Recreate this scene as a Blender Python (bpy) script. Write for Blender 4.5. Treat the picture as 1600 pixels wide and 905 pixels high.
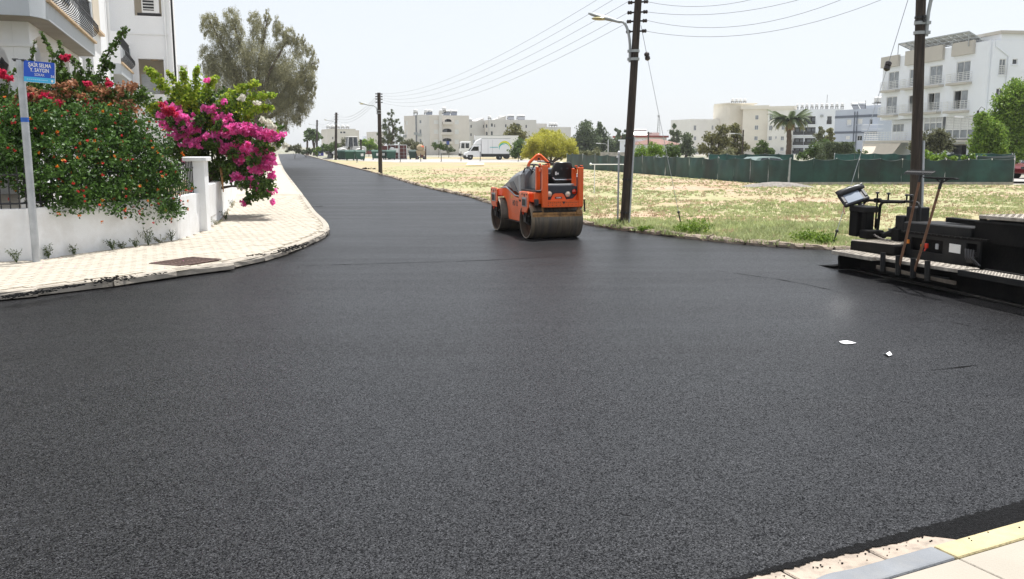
import bpy, bmesh, math, random
import numpy as np
from mathutils import Vector, Matrix, noise as mnoise

random.seed(7)
RNG = np.random.default_rng(11)
SC = bpy.context.scene
COL = SC.collection
for _o in list(bpy.data.objects):
    bpy.data.objects.remove(_o)

# ------------------------------------------------------------------ camera
FPX, CX, CY, CAMH = 1400.0, 800.0, 452.5, 1.86
PITCH = math.radians(9.03)
cam_d = bpy.data.cameras.new('camera')
cam_d.sensor_width = 36.0
cam_d.lens = FPX / 1600.0 * 36.0
cam_d.clip_start = 0.05
cam_d.clip_end = 6000.0
cam = bpy.data.objects.new('camera', cam_d)
cam.location = (0, 0, CAMH)
cam.rotation_euler = (math.pi / 2 - PITCH, 0, 0)
COL.objects.link(cam)
SC.camera = cam

# ------------------------------------------------------------------ daylight
SUN_EL = math.radians(75.0)
SUN_DIR = Vector((0.60, 0.80))          # horizontal direction towards the sun
SUN_DIR.normalize()
w = bpy.data.worlds.new('World')
SC.world = w
w.use_nodes = True
nt = w.node_tree
bg = nt.nodes['Background']
sky = nt.nodes.new('ShaderNodeTexSky')
sky.sky_type = 'NISHITA'
sky.sun_disc = False
sky.sun_elevation = SUN_EL
sky.sun_rotation = math.atan2(SUN_DIR.x, SUN_DIR.y)
sky.altitude = 150.0
sky.air_density = 1.0
sky.dust_density = 1.2
sky.ozone_density = 1.0
hs = nt.nodes.new('ShaderNodeHueSaturation')          # hazy midsummer sky: pale, nearly white
hs.inputs['Saturation'].default_value = 0.5
nt.links.new(sky.outputs[0], hs.inputs['Color'])
hz = nt.nodes.new('ShaderNodeMix')
hz.data_type = 'RGBA'
hz.inputs[0].default_value = 0.72
hz.inputs[7].default_value = (5.0, 5.2, 5.5, 1)
nt.links.new(hs.outputs[0], hz.inputs[6])
nt.links.new(hz.outputs[2], bg.inputs[0])
bg.inputs[1].default_value = 0.086
sun_d = bpy.data.lights.new('sun', 'SUN')
sun_d.energy = 3.2
sun_d.angle = math.radians(0.53)
sun_d.color = (1.0, 0.98, 0.95)
sun = bpy.data.objects.new('sun', sun_d)
_sv = Vector((SUN_DIR.x * math.cos(SUN_EL), SUN_DIR.y * math.cos(SUN_EL), math.sin(SUN_EL)))
sun.rotation_euler = _sv.to_track_quat('Z', 'Y').to_euler()
sun.location = (0, 0, 60)
COL.objects.link(sun)
vs = SC.view_settings
vs.view_transform = 'Standard'
vs.look = 'None'
vs.exposure = 1.08
vs.gamma = 1.0
vs.use_curve_mapping = False

# ------------------------------------------------------------------ survey helpers
def ray(u, v):
    x = (u - CX) / FPX
    y = (CY - v) / FPX
    c, s = math.cos(PITCH), math.sin(PITCH)
    return Vector((x, c + y * s, -s + y * c))

def G(u, v, z=0.0):
    """point of the level z seen along a line of sight"""
    d = ray(u, v)
    t = (z - CAMH) / d.z
    return Vector((d.x * t, d.y * t, z))

def A(u, v, D):
    """point at the distance Y = D"""
    d = ray(u, v)
    t = D / d.y
    return Vector((d.x * t, D, CAMH + d.z * t))

def XY(p):
    return Vector((p[0], p[1]))

class Facade:
    """a vertical plane; pixel() gives (s, z) on it, at() the world point s along, z up, o outwards"""
    def __init__(self, p0, p1):
        self.o = XY(p0)
        d = XY(p1) - self.o
        self.L = d.length
        self.d = d / d.length
        self.n = Vector((self.d.y, -self.d.x))
        if (self.n.dot(-self.o)) < 0:
            self.n = -self.n
    def pixel(self, u, v):
        r = ray(u, v)
        t = self.n.dot(self.o) / (self.n.x * r.x + self.n.y * r.y)
        p = Vector((r.x * t, r.y * t))
        return (p - self.o).dot(self.d), CAMH + r.z * t
    def at(self, s, z, o=0.0):
        p = self.o + self.d * s + self.n * o
        return Vector((p.x, p.y, z))

# ------------------------------------------------------------------ mesh builder
class MB:
    def __init__(self):
        self.v = []
        self.f = []
    def add(self, vs, fs):
        b = len(self.v)
        self.v.extend([tuple(p) for p in vs])
        self.f.extend([tuple(b + i for i in f) for f in fs])
        return self
    def hexa(self, p):
        return self.add(p, [(3, 2, 1, 0), (4, 5, 6, 7), (0, 1, 5, 4), (1, 2, 6, 5), (2, 3, 7, 6), (3, 0, 4, 7)])
    def box(self, c, s, M=None):
        x, y, z = s[0] / 2, s[1] / 2, s[2] / 2
        c = Vector(c)
        ps = [Vector(q) for q in ((-x, -y, -z), (x, -y, -z), (x, y, -z), (-x, y, -z), (-x, -y, z), (x, -y, z), (x, y, z), (-x, y, z))]
        if M is not None:
            ps = [M @ q for q in ps]
        return self.hexa([c + q for q in ps])
    def box2(self, a, b):
        return self.box([(a[i] + b[i]) / 2 for i in range(3)], [abs(b[i] - a[i]) for i in range(3)])
    def bar(self, p0, p1, w, h, up=(0, 0, 1)):
        p0, p1 = Vector(p0), Vector(p1)
        d = (p1 - p0).normalized()
        up = Vector(up)
        r = d.cross(up)
        if r.length < 1e-4:
            r = d.cross(Vector((0, 1, 0)))
        r.normalize()
        q = r.cross(d)
        r, q = r * w / 2, q * h / 2
        return self.hexa([p0 - r - q, p0 + r - q, p0 + r + q, p0 - r + q, p1 - r - q, p1 + r - q, p1 + r + q, p1 - r + q])
    def extr(self, pts, vec):
        vec = Vector(vec)
        n = len(pts)
        pts = [Vector(p) for p in pts]
        b = [p + vec for p in pts]
        fs = [tuple(range(n)), tuple(range(2 * n - 1, n - 1, -1))]
        fs += [(i, i + n, (i + 1) % n + n, (i + 1) % n) for i in range(n)]
        return self.add(pts + b, fs)
    def tube(self, pts, r, n=8, cap=True):
        pts = [Vector(p) for p in pts]
        m = len(pts)
        rs = list(r) if isinstance(r, (list, tuple)) else [r] * m
        vsx, fs = [], []
        prev = None
        for i, p in enumerate(pts):
            t = (pts[min(i + 1, m - 1)] - pts[max(i - 1, 0)])
            t.normalize()
            if prev is None:
                a = t.cross(Vector((0, 0, 1)))
                if a.length < 0.1:
                    a = t.cross(Vector((0, 1, 0)))
            else:
                a = prev - t * prev.dot(t)
                if a.length < 1e-5:
                    a = t.cross(Vector((0.3, 1, 0.2)))
            a.normalize()
            prev = a
            b = t.cross(a)
            for k in range(n):
                an = 2 * math.pi * k / n
                vsx.append(p + (a * math.cos(an) + b * math.sin(an)) * rs[i])
        for i in range(m - 1):
            for k in range(n):
                fs.append((i * n + k, i * n + (k + 1) % n, (i + 1) * n + (k + 1) % n, (i + 1) * n + k))
        if cap:
            fs.append(tuple(range(n - 1, -1, -1)))
            fs.append(tuple((m - 1) * n + k for k in range(n)))
        return self.add(vsx, fs)
    def cyl(self, p0, p1, r, n=12):
        return self.tube([p0, p1], r, n)
    def lathe(self, prof, c, axis=(0, 0, 1), n=24, closed=False):
        """prof: (radius, height) pairs round an axis"""
        ax = Vector(axis).normalized()
        a = ax.cross(Vector((0, 0, 1)))
        if a.length < 0.1:
            a = Vector((1, 0, 0))
        a.normalize()
        b = ax.cross(a)
        c = Vector(c)
        m = len(prof)
        vsx, fs = [], []
        for (r, h) in prof:
            for k in range(n):
                an = 2 * math.pi * k / n
                vsx.append(c + ax * h + (a * math.cos(an) + b * math.sin(an)) * r)
        for i in range(m if closed else m - 1):
            j = (i + 1) % m
            for k in range(n):
                fs.append((i * n + k, i * n + (k + 1) % n, j * n + (k + 1) % n, j * n + k))
        if not closed:
            if prof[0][0] > 1e-4:
                fs.append(tuple(range(n - 1, -1, -1)))
            if prof[-1][0] > 1e-4:
                fs.append(tuple((m - 1) * n + k for k in range(n)))
        return self.add(vsx, fs)
    def ball(self, c, r, n=10, m=6):
        c = Vector(c)
        if not isinstance(r, (tuple, list)):
            r = (r, r, r)
        vsx = [c + Vector((0, 0, -r[2]))]
        for i in range(1, m):
            th = math.pi * i / m - math.pi / 2
            for k in range(n):
                an = 2 * math.pi * k / n
                vsx.append(c + Vector((math.cos(th) * math.cos(an) * r[0], math.cos(th) * math.sin(an) * r[1], math.sin(th) * r[2])))
        vsx.append(c + Vector((0, 0, r[2])))
        fs = []
        for k in range(n):
            fs.append((0, 1 + (k + 1) % n, 1 + k))
            fs.append((len(vsx) - 1, 1 + (m - 2) * n + k, 1 + (m - 2) * n + (k + 1) % n))
        for i in range(m - 2):
            for k in range(n):
                fs.append((1 + i * n + k, 1 + i * n + (k + 1) % n, 1 + (i + 1) * n + (k + 1) % n, 1 + (i + 1) * n + k))
        return self.add(vsx, fs)
    def quad(self, a, b, c, d):
        return self.add([a, b, c, d], [(0, 1, 2, 3)])
    def mesh(self, name):
        me = bpy.data.meshes.new(name)
        me.from_pydata(self.v, [], self.f)
        bm = bmesh.new()
        bm.from_mesh(me)
        bmesh.ops.recalc_face_normals(bm, faces=bm.faces)
        bm.to_mesh(me)
        bm.free()
        return me
    def xf(self, M):
        self.v = [tuple(M @ Vector(p)) for p in self.v]
        return self

FRAME = {}

def thing(name, label, cat, loc=(0, 0, 0), rotz=0.0, group=None):
    o = bpy.data.objects.new(name, None)
    o.empty_display_size = 0.2
    o.location = loc
    o.rotation_euler = (0, 0, rotz)
    COL.objects.link(o)
    o['label'] = label
    o['category'] = cat
    if group:
        o['group'] = group
    FRAME[o.name] = Matrix.Translation(Vector(loc)) @ Matrix.Rotation(rotz, 4, 'Z')
    return o

def root_of(o):
    while o.parent:
        o = o.parent
    return o

def obj(name, geo, m, parent=None, world=False, smooth=None, bevel=0.0, label=None, kind=None, segs=1):
    me = geo.mesh(name) if isinstance(geo, MB) else geo
    if world and parent is not None:
        me.transform(FRAME[root_of(parent).name].inverted())
    if m is not None and len(me.materials) == 0:
        me.materials.append(m)
    o = bpy.data.objects.new(name, me)
    COL.objects.link(o)
    if parent is not None:
        o.parent = parent
    if smooth is not None:
        me.polygons.foreach_set('use_smooth', [True] * len(me.polygons))
        me.set_sharp_from_angle(angle=math.radians(smooth))
    if bevel:
        b = o.modifiers.new('bevel', 'BEVEL')
        b.width = bevel
        b.segments = segs
        b.limit_method = 'ANGLE'
        b.angle_limit = math.radians(35)
    if label:
        o['label'] = label
    if kind:
        o['kind'] = kind
    return o

def tag(o, label, cat, group=None):
    o['label'] = label
    o['category'] = cat
    if group:
        o['group'] = group
    return o

def struct(name, geo, m, **k):
    return obj(name, geo, m, kind='structure', **k)

def copy_tree(o, parent=None):
    c = o.copy()
    COL.objects.link(c)
    if parent is not None:
        c.parent = parent
    else:
        FRAME[c.name] = FRAME.get(o.name, Matrix())
    for ch in list(o.children):
        copy_tree(ch, c)
    return c

def place(o, loc, rotz=0.0, label=None, scale=None):
    o.location = loc
    o.rotation_euler = (0, 0, rotz)
    if scale:
        o.scale = (scale, scale, scale) if not isinstance(scale, (tuple, list)) else scale
    if label:
        o['label'] = label
    FRAME[o.name] = Matrix.Translation(Vector(loc)) @ Matrix.Rotation(rotz, 4, 'Z')
    return o

# ------------------------------------------------------------------ materials
def node(nt, t, **k):
    n = nt.nodes.new(t)
    for a, b in k.items():
        if a.startswith('i_'):
            n.inputs[a[2:].replace('_', ' ')].default_value = b
        else:
            setattr(n, a, b)
    return n

def noise_fac(nt, co, scale, detail=4.0, rough=0.55, lo=0.0, hi=1.0, a=0.35, b=0.65):
    n = node(nt, 'ShaderNodeTexNoise')
    n.inputs['Scale'].default_value = scale
    n.inputs['Detail'].default_value = detail
    n.inputs['Roughness'].default_value = rough
    nt.links.new(co, n.inputs['Vector'])
    mr = node(nt, 'ShaderNodeMapRange')
    mr.inputs[1].default_value = a
    mr.inputs[2].default_value = b
    mr.inputs[3].default_value = lo
    mr.inputs[4].default_value = hi
    nt.links.new(n.outputs['Fac'], mr.inputs[0])
    return mr.outputs[0]

def mixc(nt, fac, c1, c2, blend='MIX'):
    m = node(nt, 'ShaderNodeMix', data_type='RGBA', blend_type=blend)
    for s, c in ((6, c1), (7, c2)):
        if isinstance(c, (tuple, list)):
            m.inputs[s].default_value = (c[0], c[1], c[2], 1)
        else:
            nt.links.new(c, m.inputs[s])
    if isinstance(fac, (int, float)):
        m.inputs[0].default_value = fac
    else:
        nt.links.new(fac, m.inputs[0])
    return m.outputs[2]

def base_mat(name):
    m = bpy.data.materials.new(name)
    m.use_nodes = True
    nt = m.node_tree
    p = nt.nodes['Principled BSDF']
    tc = node(nt, 'ShaderNodeTexCoord')
    return m, nt, p, tc.outputs['Object']

def add_bump(nt, p, co, scale, strength, detail=5.0, dist=0.02):
    n = node(nt, 'ShaderNodeTexNoise')
    n.inputs['Scale'].default_value = scale
    n.inputs['Detail'].default_value = detail
    nt.links.new(co, n.inputs['Vector'])
    b = node(nt, 'ShaderNodeBump')
    b.inputs['Strength'].default_value = strength
    b.inputs['Distance'].default_value = dist
    nt.links.new(n.outputs['Fac'], b.inputs['Height'])
    nt.links.new(b.outputs[0], p.inputs['Normal'])
    return b

def pmat(name, c, rough=0.6, var=0.12, scale=3.0, bump=0.0, bscale=40.0, metal=0.0, dirt=None, dscale=1.2, damt=0.4, spec=0.5, coat=0.0):
    m, nt, p, co = base_mat(name)
    f = noise_fac(nt, co, scale, lo=1 - var, hi=1 + var)
    mul = node(nt, 'ShaderNodeMix', data_type='RGBA', blend_type='MULTIPLY')
    mul.inputs[0].default_value = 1.0
    mul.inputs[6].default_value = (c[0], c[1], c[2], 1)
    nt.links.new(f, mul.inputs[7])
    out = mul.outputs[2]
    if dirt is not None:
        df = noise_fac(nt, co, dscale, detail=7, rough=0.65, lo=0.0, hi=damt, a=0.45, b=0.72)
        out = mixc(nt, df, out, dirt)
    nt.links.new(out, p.inputs['Base Color'])
    p.inputs['Roughness'].default_value = rough
    p.inputs['Metallic'].default_value = metal
    p.inputs['Specular IOR Level'].default_value = spec
    if coat:
        p.inputs['Coat Weight'].default_value = coat
        p.inputs['Coat Roughness'].default_value = 0.15
    if bump:
        add_bump(nt, p, co, bscale, bump)
    return m

def leafmat(name, c1, c2, trans=0.35, rough=0.5, c3=None, spec=0.3):
    """two or three leaf tones picked per leaf, light passing through"""
    m, nt, p, co = base_mat(name)
    g = node(nt, 'ShaderNodeNewGeometry')
    r = node(nt, 'ShaderNodeValToRGB')
    r.color_ramp.elements[0].color = (*c1, 1)
    r.color_ramp.elements[1].color = (*c2, 1)
    if c3:
        e = r.color_ramp.elements.new(0.88)
        e.color = (*c3, 1)
        r.color_ramp.elements[1].position = 0.8
        r.color_ramp.elements[-1].color = (*c3, 1)
        r.color_ramp.elements[1].color = (*c2, 1)
    nt.links.new(g.outputs['Random Per Island'], r.inputs[0])
    f = noise_fac(nt, co, 1.3, lo=0.8, hi=1.2)
    col = mixc(nt, 1.0, r.outputs[0], f, 'MULTIPLY')
    nt.links.new(col, p.inputs['Base Color'])
    p.inputs['Roughness'].default_value = rough
    p.inputs['Specular IOR Level'].default_value = spec
    t = node(nt, 'ShaderNodeBsdfTranslucent')
    nt.links.new(col, t.inputs['Color'])
    mx = node(nt, 'ShaderNodeMixShader')
    mx.inputs[0].default_value = trans
    nt.links.new(p.outputs[0], mx.inputs[1])
    nt.links.new(t.outputs[0], mx.inputs[2])
    nt.links.new(mx.outputs[0], nt.nodes['Material Output'].inputs['Surface'])
    return m

def glassmat(name, c=(0.02, 0.025, 0.03), rough=0.08):
    m, nt, p, co = base_mat(name)
    f = noise_fac(nt, co, 0.8, lo=0.6, hi=1.5)
    col = mixc(nt, 1.0, c, f, 'MULTIPLY')
    nt.links.new(col, p.inputs['Base Color'])
    p.inputs['Roughness'].default_value = rough
    p.inputs['Specular IOR Level'].default_value = 0.8
    return m

M = {}
M['white_wall'] = pmat('white_wall_paint', (0.80, 0.81, 0.82), 0.75, 0.04, 1.2, 0.15, 60, dirt=(0.50, 0.47, 0.42), dscale=1.3, damt=0.5)
M['house_wall'] = pmat('house_wall_paint', (0.82, 0.83, 0.85), 0.8, 0.04, 0.8, 0.12, 40, dirt=(0.66, 0.63, 0.57), dscale=0.5, damt=0.3)
M['steel'] = pmat('galvanised_steel', (0.42, 0.44, 0.46), 0.45, 0.12, 6, 0.05, 80, metal=0.35)
M['black_iron'] = pmat('black_iron', (0.018, 0.018, 0.02), 0.5, 0.2, 8)
M['dark_glass'] = glassmat('dark_glass')
M['concrete'] = pmat('weathered_concrete', (0.42, 0.39, 0.34), 0.9, 0.15, 5, 0.5, 60, dirt=(0.16, 0.14, 0.12), dscale=4, damt=0.6)
# ================================================================== GROUND, ROAD, KERBS
def asphalt_material():
    m, nt, p, co = base_mat('fresh_asphalt')
    def stones(scale, cols):
        v = node(nt, 'ShaderNodeTexVoronoi')
        v.inputs['Scale'].default_value = scale
        nt.links.new(co, v.inputs['Vector'])
        sep = node(nt, 'ShaderNodeSeparateColor')
        nt.links.new(v.outputs['Color'], sep.inputs[0])
        r = node(nt, 'ShaderNodeValToRGB')
        e = r.color_ramp.elements
        e[0].position, e[0].color = cols[0][0], (*cols[0][1], 1)
        e[1].position, e[1].color = cols[-1][0], (*cols[-1][1], 1)
        for q, c in cols[1:-1]:
            x = e.new(q)
            x.color = (*c, 1)
        nt.links.new(sep.outputs[0], r.inputs[0])
        dr = node(nt, 'ShaderNodeMapRange')
        dr.inputs[1].default_value = 0.2
        dr.inputs[2].default_value = 0.7
        dr.inputs[3].default_value = 1.15
        dr.inputs[4].default_value = 0.22
        nt.links.new(v.outputs['Distance'], dr.inputs[0])
        return mixc(nt, 1.0, r.outputs[0], dr.outputs[0], 'MULTIPLY'), v
    fine, v1 = stones(170.0, ((0.0, (.004, .004, .0042)), (.55, (.009, .009, .0102)), (.85, (.034, .034, .038)), (1.0, (.13, .13, .139))))
    coarse, v2 = stones(105.0, ((0.0, (.001, .001, .0011)), (.5, (.007, .007, .0079)), (.8, (.032, .032, .036)), (1.0, (.07, .07, .076))))
    c = mixc(nt, .5, fine, coarse)
    # pits and closed patches, a few centimetres to a metre wide
    pit = noise_fac(nt, co, 110.0, 3, .75, .28, 1.55, .34, .62)
    c = mixc(nt, 1.0, c, pit, 'MULTIPLY')
    mp = node(nt, 'ShaderNodeMapping')
    mp.inputs['Rotation'].default_value = (0, 0, math.radians(-8))
    mp.inputs['Scale'].default_value = (0.16, 1.0, 1.0)
    nt.links.new(co, mp.inputs[0])
    f = noise_fac(nt, mp.outputs[0], 1.1, 5, 0.6, 0.88, 1.12)
    c = mixc(nt, 1.0, c, f, 'MULTIPLY')
    f2 = noise_fac(nt, co, 2.6, 6, 0.7, 0.84, 1.14)
    c = mixc(nt, 1.0, c, f2, 'MULTIPLY')
    nt.links.new(c, p.inputs['Base Color'])
    # only the stones' faces shine; the pits between them do not
    s1 = node(nt, 'ShaderNodeSeparateColor')
    nt.links.new(v1.outputs['Color'], s1.inputs[0])
    s2 = node(nt, 'ShaderNodeSeparateColor')
    nt.links.new(v2.outputs['Color'], s2.inputs[0])
    ml = node(nt, 'ShaderNodeMath', operation='MULTIPLY')
    nt.links.new(s1.outputs[1], ml.inputs[0])
    nt.links.new(s2.outputs[1], ml.inputs[1])
    m2 = node(nt, 'ShaderNodeMath', operation='MULTIPLY')
    nt.links.new(ml.outputs[0], m2.inputs[0])
    nt.links.new(pit, m2.inputs[1])
    mr_ = node(nt, 'ShaderNodeMapRange')
    mr_.inputs[1].default_value = .05
    mr_.inputs[2].default_value = .6
    mr_.inputs[3].default_value = .03
    mr_.inputs[4].default_value = .70
    nt.links.new(m2.outputs[0], mr_.inputs[0])
    nt.links.new(mr_.outputs[0], p.inputs['Specular IOR Level'])
    rr = noise_fac(nt, mp.outputs[0], 0.7, 5, 0.6, 0.35, 0.43)
    nt.links.new(rr, p.inputs['Roughness'])
    b = node(nt, 'ShaderNodeBump')
    b.inputs['Strength'].default_value = .5
    b.inputs['Distance'].default_value = 0.004
    b.invert = True
    nt.links.new(v2.outputs['Distance'], b.inputs['Height'])
    nt.links.new(b.outputs[0], p.inputs['Normal'])
    return m

def soil_material(name, sand, pale, green, gscale=0.09, gamt=0.5):
    m, nt, p, co = base_mat(name)
    f = noise_fac(nt, co, 0.35, 8, 0.65, 0, 1, 0.38, 0.62)
    c = mixc(nt, f, sand, pale)
    f2 = noise_fac(nt, co, gscale, 7, 0.62, 0, gamt, 0.40, 0.57)
    c = mixc(nt, f2, c, green)
    f3 = noise_fac(nt, co, 9.0, 6, 0.7, 0.72, 1.22)
    c = mixc(nt, 1.0, c, f3, 'MULTIPLY')
    nt.links.new(c, p.inputs['Base Color'])
    p.inputs['Roughness'].default_value = 0.95
    p.inputs['Specular IOR Level'].default_value = 0.1
    add_bump(nt, p, co, 7.0, 0.7, 8, 0.05)
    return m

M['asphalt'] = asphalt_material()
M['loose_asphalt'] = pmat('loose_black_asphalt', (0.007, 0.007, 0.0075), 0.85, 0.6, 60, 1.0, 90, spec=.12)
M['field'] = soil_material('dry_field', (0.40, 0.275, 0.19), (0.44, 0.335, 0.25), (0.31, 0.325, 0.17), 0.16, 0.85)
M['earth'] = soil_material('dry_earth', (0.30, 0.275, 0.24), (0.34, 0.315, 0.28), (0.21, 0.23, 0.15), 0.03, 0.7)
M['garden'] = soil_material('garden_soil', (0.20, 0.15, 0.10), (0.26, 0.2, 0.14), (0.12, 0.14, 0.06), 0.5, 0.5)
M['paver'] = pmat('cream_paving_stone', (0.44, 0.395, 0.325), 0.9, 0.07, 2.2, 0.4, 70, dirt=(0.33, 0.29, 0.235), dscale=1.1, damt=0.5)
M['paver_bed'] = pmat('joint_sand', (0.40, 0.36, 0.29), 0.95, 0.2, 6, 0.5, 60)
M['kerb'] = pmat('cream_kerb_concrete', (0.38, 0.34, 0.285), 0.9, 0.12, 4, 0.5, 50, dirt=(0.20, 0.18, 0.16), dscale=5, damt=0.5)
M['lane'] = pmat('pale_gravel_lane', (0.36, 0.34, 0.32), 0.9, 0.1, 0.6, 0.3, 30)

def poly_sheet(pts, z):
    """flat sheet with straight edges through pts"""
    bm = bmesh.new()
    vs_ = [bm.verts.new((p[0], p[1], z)) for p in pts]
    es = [bm.edges.new((vs_[i], vs_[(i + 1) % len(vs_)])) for i in range(len(vs_))]
    bmesh.ops.triangle_fill(bm, use_beauty=True, use_dissolve=False, edges=es)
    bmesh.ops.recalc_face_normals(bm, faces=bm.faces)
    for f in bm.faces:
        if f.normal.z < 0:
            f.normal_flip()
    me = bpy.data.meshes.new('sheet')
    bm.to_mesh(me)
    bm.free()
    return me

def smooth_line(pts, n=6):
    """Catmull-Rom through 2-D points"""
    out = []
    P_ = [Vector((p[0], p[1])) for p in pts]
    for i in range(len(P_) - 1):
        a = P_[max(i - 1, 0)]
        b, c = P_[i], P_[i + 1]
        d = P_[min(i + 2, len(P_) - 1)]
        for k in range(n):
            t = k / n
            out.append(0.5 * ((2 * b) + (c - a) * t + (2 * a - 5 * b + 4 * c - d) * t * t + (3 * b - a - 3 * c + d) * t ** 3))
    out.append(P_[-1])
    return out

def walk(line, step, start=0.0):
    """points every step metres along a polyline: (point, direction, distance)"""
    res = []
    acc, nxt = 0.0, start
    for a, b in zip(line, line[1:]):
        L = (b - a).length
        if L < 1e-6:
            continue
        d = (b - a) / L
        while nxt <= acc + L:
            res.append((a + d * (nxt - acc), d, nxt))
            nxt += step
        acc += L
    return res

KERB_L = [Vector((-60, -14)), Vector((-12, 7.6)), Vector((-8.0, 9.7))] + [XY(G(u, v)) for u, v in
          ((0, 471), (77, 462), (210, 445), (298, 432), (350, 424), (437, 403), (493, 380), (511, 369), (514, 361), (508, 351), (492, 335), (478, 315),
           (464, 296), (446, 271), (441, 261), (437, 251), (434, 241))]
KERB_L = KERB_L[:1] + smooth_line(KERB_L[1:], 6)
KERB_R = [XY(G(u, v)) for u, v in ((468, 240), (504, 250), (546, 261), (597, 274), (659, 292), (727, 307), (764, 318), (840, 337), (920, 352),
          (1000, 364), (1100, 376), (1200, 385), (1310, 391))] + [Vector((8.4, 16.5)), Vector((12, 17.4)), Vector((30, 22))]
KERB_R = smooth_line(KERB_R, 6) + [Vector((160, 55))]
K_A, K_B = XY(G(1272, 904, 0.05)), XY(G(1600, 812, 0.05))       # near kerb, road side of its top
K_D = (K_B - K_A).normalized()
K_N = Vector((K_D.y, -K_D.x))
if K_N.y > 0:
    K_N = -K_N
K_START = K_A - K_D * 6.0
K_END = K_A + K_D * 14.0

ground_me = bpy.data.meshes.new('ground')
_R = 4000
ground_me.from_pydata([(-_R, -_R, -0.06), (_R, -_R, -0.06), (_R, _R, -0.06), (-_R, _R, -0.06)], [], [(0, 1, 2, 3)])
struct('ground', ground_me, M['earth'])

road_pts = [KERB_L[0]] + KERB_L[1:] + KERB_R + [Vector((160, 44)), Vector((40, 13.2)), K_END + K_N * 0.05, K_START + K_N * 0.05, Vector((-3, -12)), Vector((-60, -30))]
struct('road', poly_sheet(road_pts, 0.0), M['asphalt'])

# the far end of the street: pale strip where the asphalt stops
# field on the right, to the back
FENCE_PX = ((1581, 290), (1231.5, 290.2), (1147, 284.6), (1057, 276.8), (987, 271), (886, 262.3))
fp = [p for p in KERB_R if p.y < 140 and p.x < 31] + [Vector((34, 43))] + [XY(G(u, v)) for u, v in FENCE_PX] + [Vector((14, 125)), Vector((4, 165)), Vector((-30, 170))]
struct('field', poly_sheet(fp, 0.045), M['field'])

# pale lane behind the field, where the trucks stand
LANE = [XY(G(505, 249.6)), XY(G(620, 254.5)), XY(G(860, 254.5)), XY(G(880, 250.5)), XY(G(700, 249.3)), XY(G(520, 247.6))]
struct('gravel_lane', poly_sheet(LANE, 0.052), M['lane'])

# ------------------------------------------------------------------ left footpath
SW = 0.12
WALL_PX = ((0, 409), (60, 405), (116, 397), (199, 385.5), (275, 374), (315, 361))
WALL_LINE = [Vector((-15, 12.0)), Vector((-10.5, 13.0))] + [XY(G(u, v, SW)) for u, v in WALL_PX]
WALL_LINE = [WALL_LINE[0]] + smooth_line(WALL_LINE[1:], 5)
WALL_SIDE = [XY(G(318, 360, SW)), XY(G(344, 343, SW)), XY(G(367, 310, SW)), XY(G(376, 288, SW)), XY(G(392, 268, SW))]
inner = WALL_LINE + WALL_SIDE
sw_pts = [p for p in KERB_L if p.y > 7.2 and p.y < 190]
sw_poly = sw_pts + [Vector((-52, 190))] + [p for p in reversed(inner)] + [Vector((-15, 8.0))]
struct('footpath', poly_sheet(sw_poly, SW - 0.012), M['paver_bed'])
FOOT = bpy.data.objects['footpath']

def inside(poly, x, y):
    c = False
    n = len(poly)
    j = n - 1
    for i in range(n):
        a, b = poly[i], poly[j]
        if (a.y > y) != (b.y > y) and x < (b.x - a.x) * (y - a.y) / (b.y - a.y) + a.x:
            c = not c
        j = i
    return c

def dist_line(line, p):
    best = 1e9
    for a, b in zip(line, line[1:]):
        d = b - a
        L2 = d.length_squared
        if L2 < 1e-9:
            continue
        t = max(0, min(1, (p - a).dot(d) / L2))
        q = (a + d * t - p).length
        if q < best:
            best = q
    return best

# kerb stones of the left corner: separate stones, each a little out of line
def kerb_stone(L, wd, h, seed):
    rnd = random.Random(seed)
    b = MB()
    n = 5
    prof = []
    for i in range(n + 1):
        x = -L / 2 + L * i / n
        j = lambda a: rnd.uniform(-a, a)
        prof.append([(x, -wd / 2 + j(.006), -0.1), (x, wd / 2 + j(.004), -0.1), (x, wd / 2 + j(.005), h - .012 + j(.005)), (x, wd / 2 - .015, h + j(.004)),
                     (x, -wd / 2 + .03 + j(.01), h + j(.005)), (x, -wd / 2 + j(.01), h - .035 + j(.012))])
    vs_ = [p for q in prof for p in q]
    fs = []
    for i in range(n):
        for k in range(6):
            fs.append((i * 6 + k, i * 6 + (k + 1) % 6, (i + 1) * 6 + (k + 1) % 6, (i + 1) * 6 + k))
    fs.append(tuple(range(6)))
    fs.append(tuple(n * 6 + k for k in range(5, -1, -1)))
    return b.add(vs_, fs).mesh('kerb_stone')

stone_meshes = [kerb_stone(0.985, 0.14, 0.0, s) for s in range(5)]
for me in stone_meshes:
    me.materials.append(M['kerb'])
kl = [p for p in KERB_L if p.y > 7.4]
for i, (p, d, s) in enumerate(walk(kl, 1.0, 0.5)):
    if p.y > 95:
        break
    me = stone_meshes[i % 5]
    o = bpy.data.objects.new('kerb_stone', me)
    COL.objects.link(o)
    o.parent = FOOT
    nrm = Vector((-d.y, d.x))
    q = p + nrm * 0.07
    o.location = (q.x, q.y, SW + 0.004 + random.uniform(-.008, .008))
    o.rotation_euler = (random.uniform(-.03, .03), random.uniform(-.012, .012), math.atan2(d.y, d.x) + random.uniform(-.012, .012))
# the rest of that kerb, too far to pick stones apart
far = MB()
fk = [p for p in kl if p.y > 90]
for a, b_ in zip(fk, fk[1:]):
    d = (b_ - a).normalized()
    nrm = Vector((-d.y, d.x)) * 0.07
    far.bar((a.x + nrm.x, a.y + nrm.y, 0.06), (b_.x + nrm.x, b_.y + nrm.y, 0.06), 0.14, 0.13)
obj('far_kerb', far, M['kerb'], FOOT)

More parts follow.
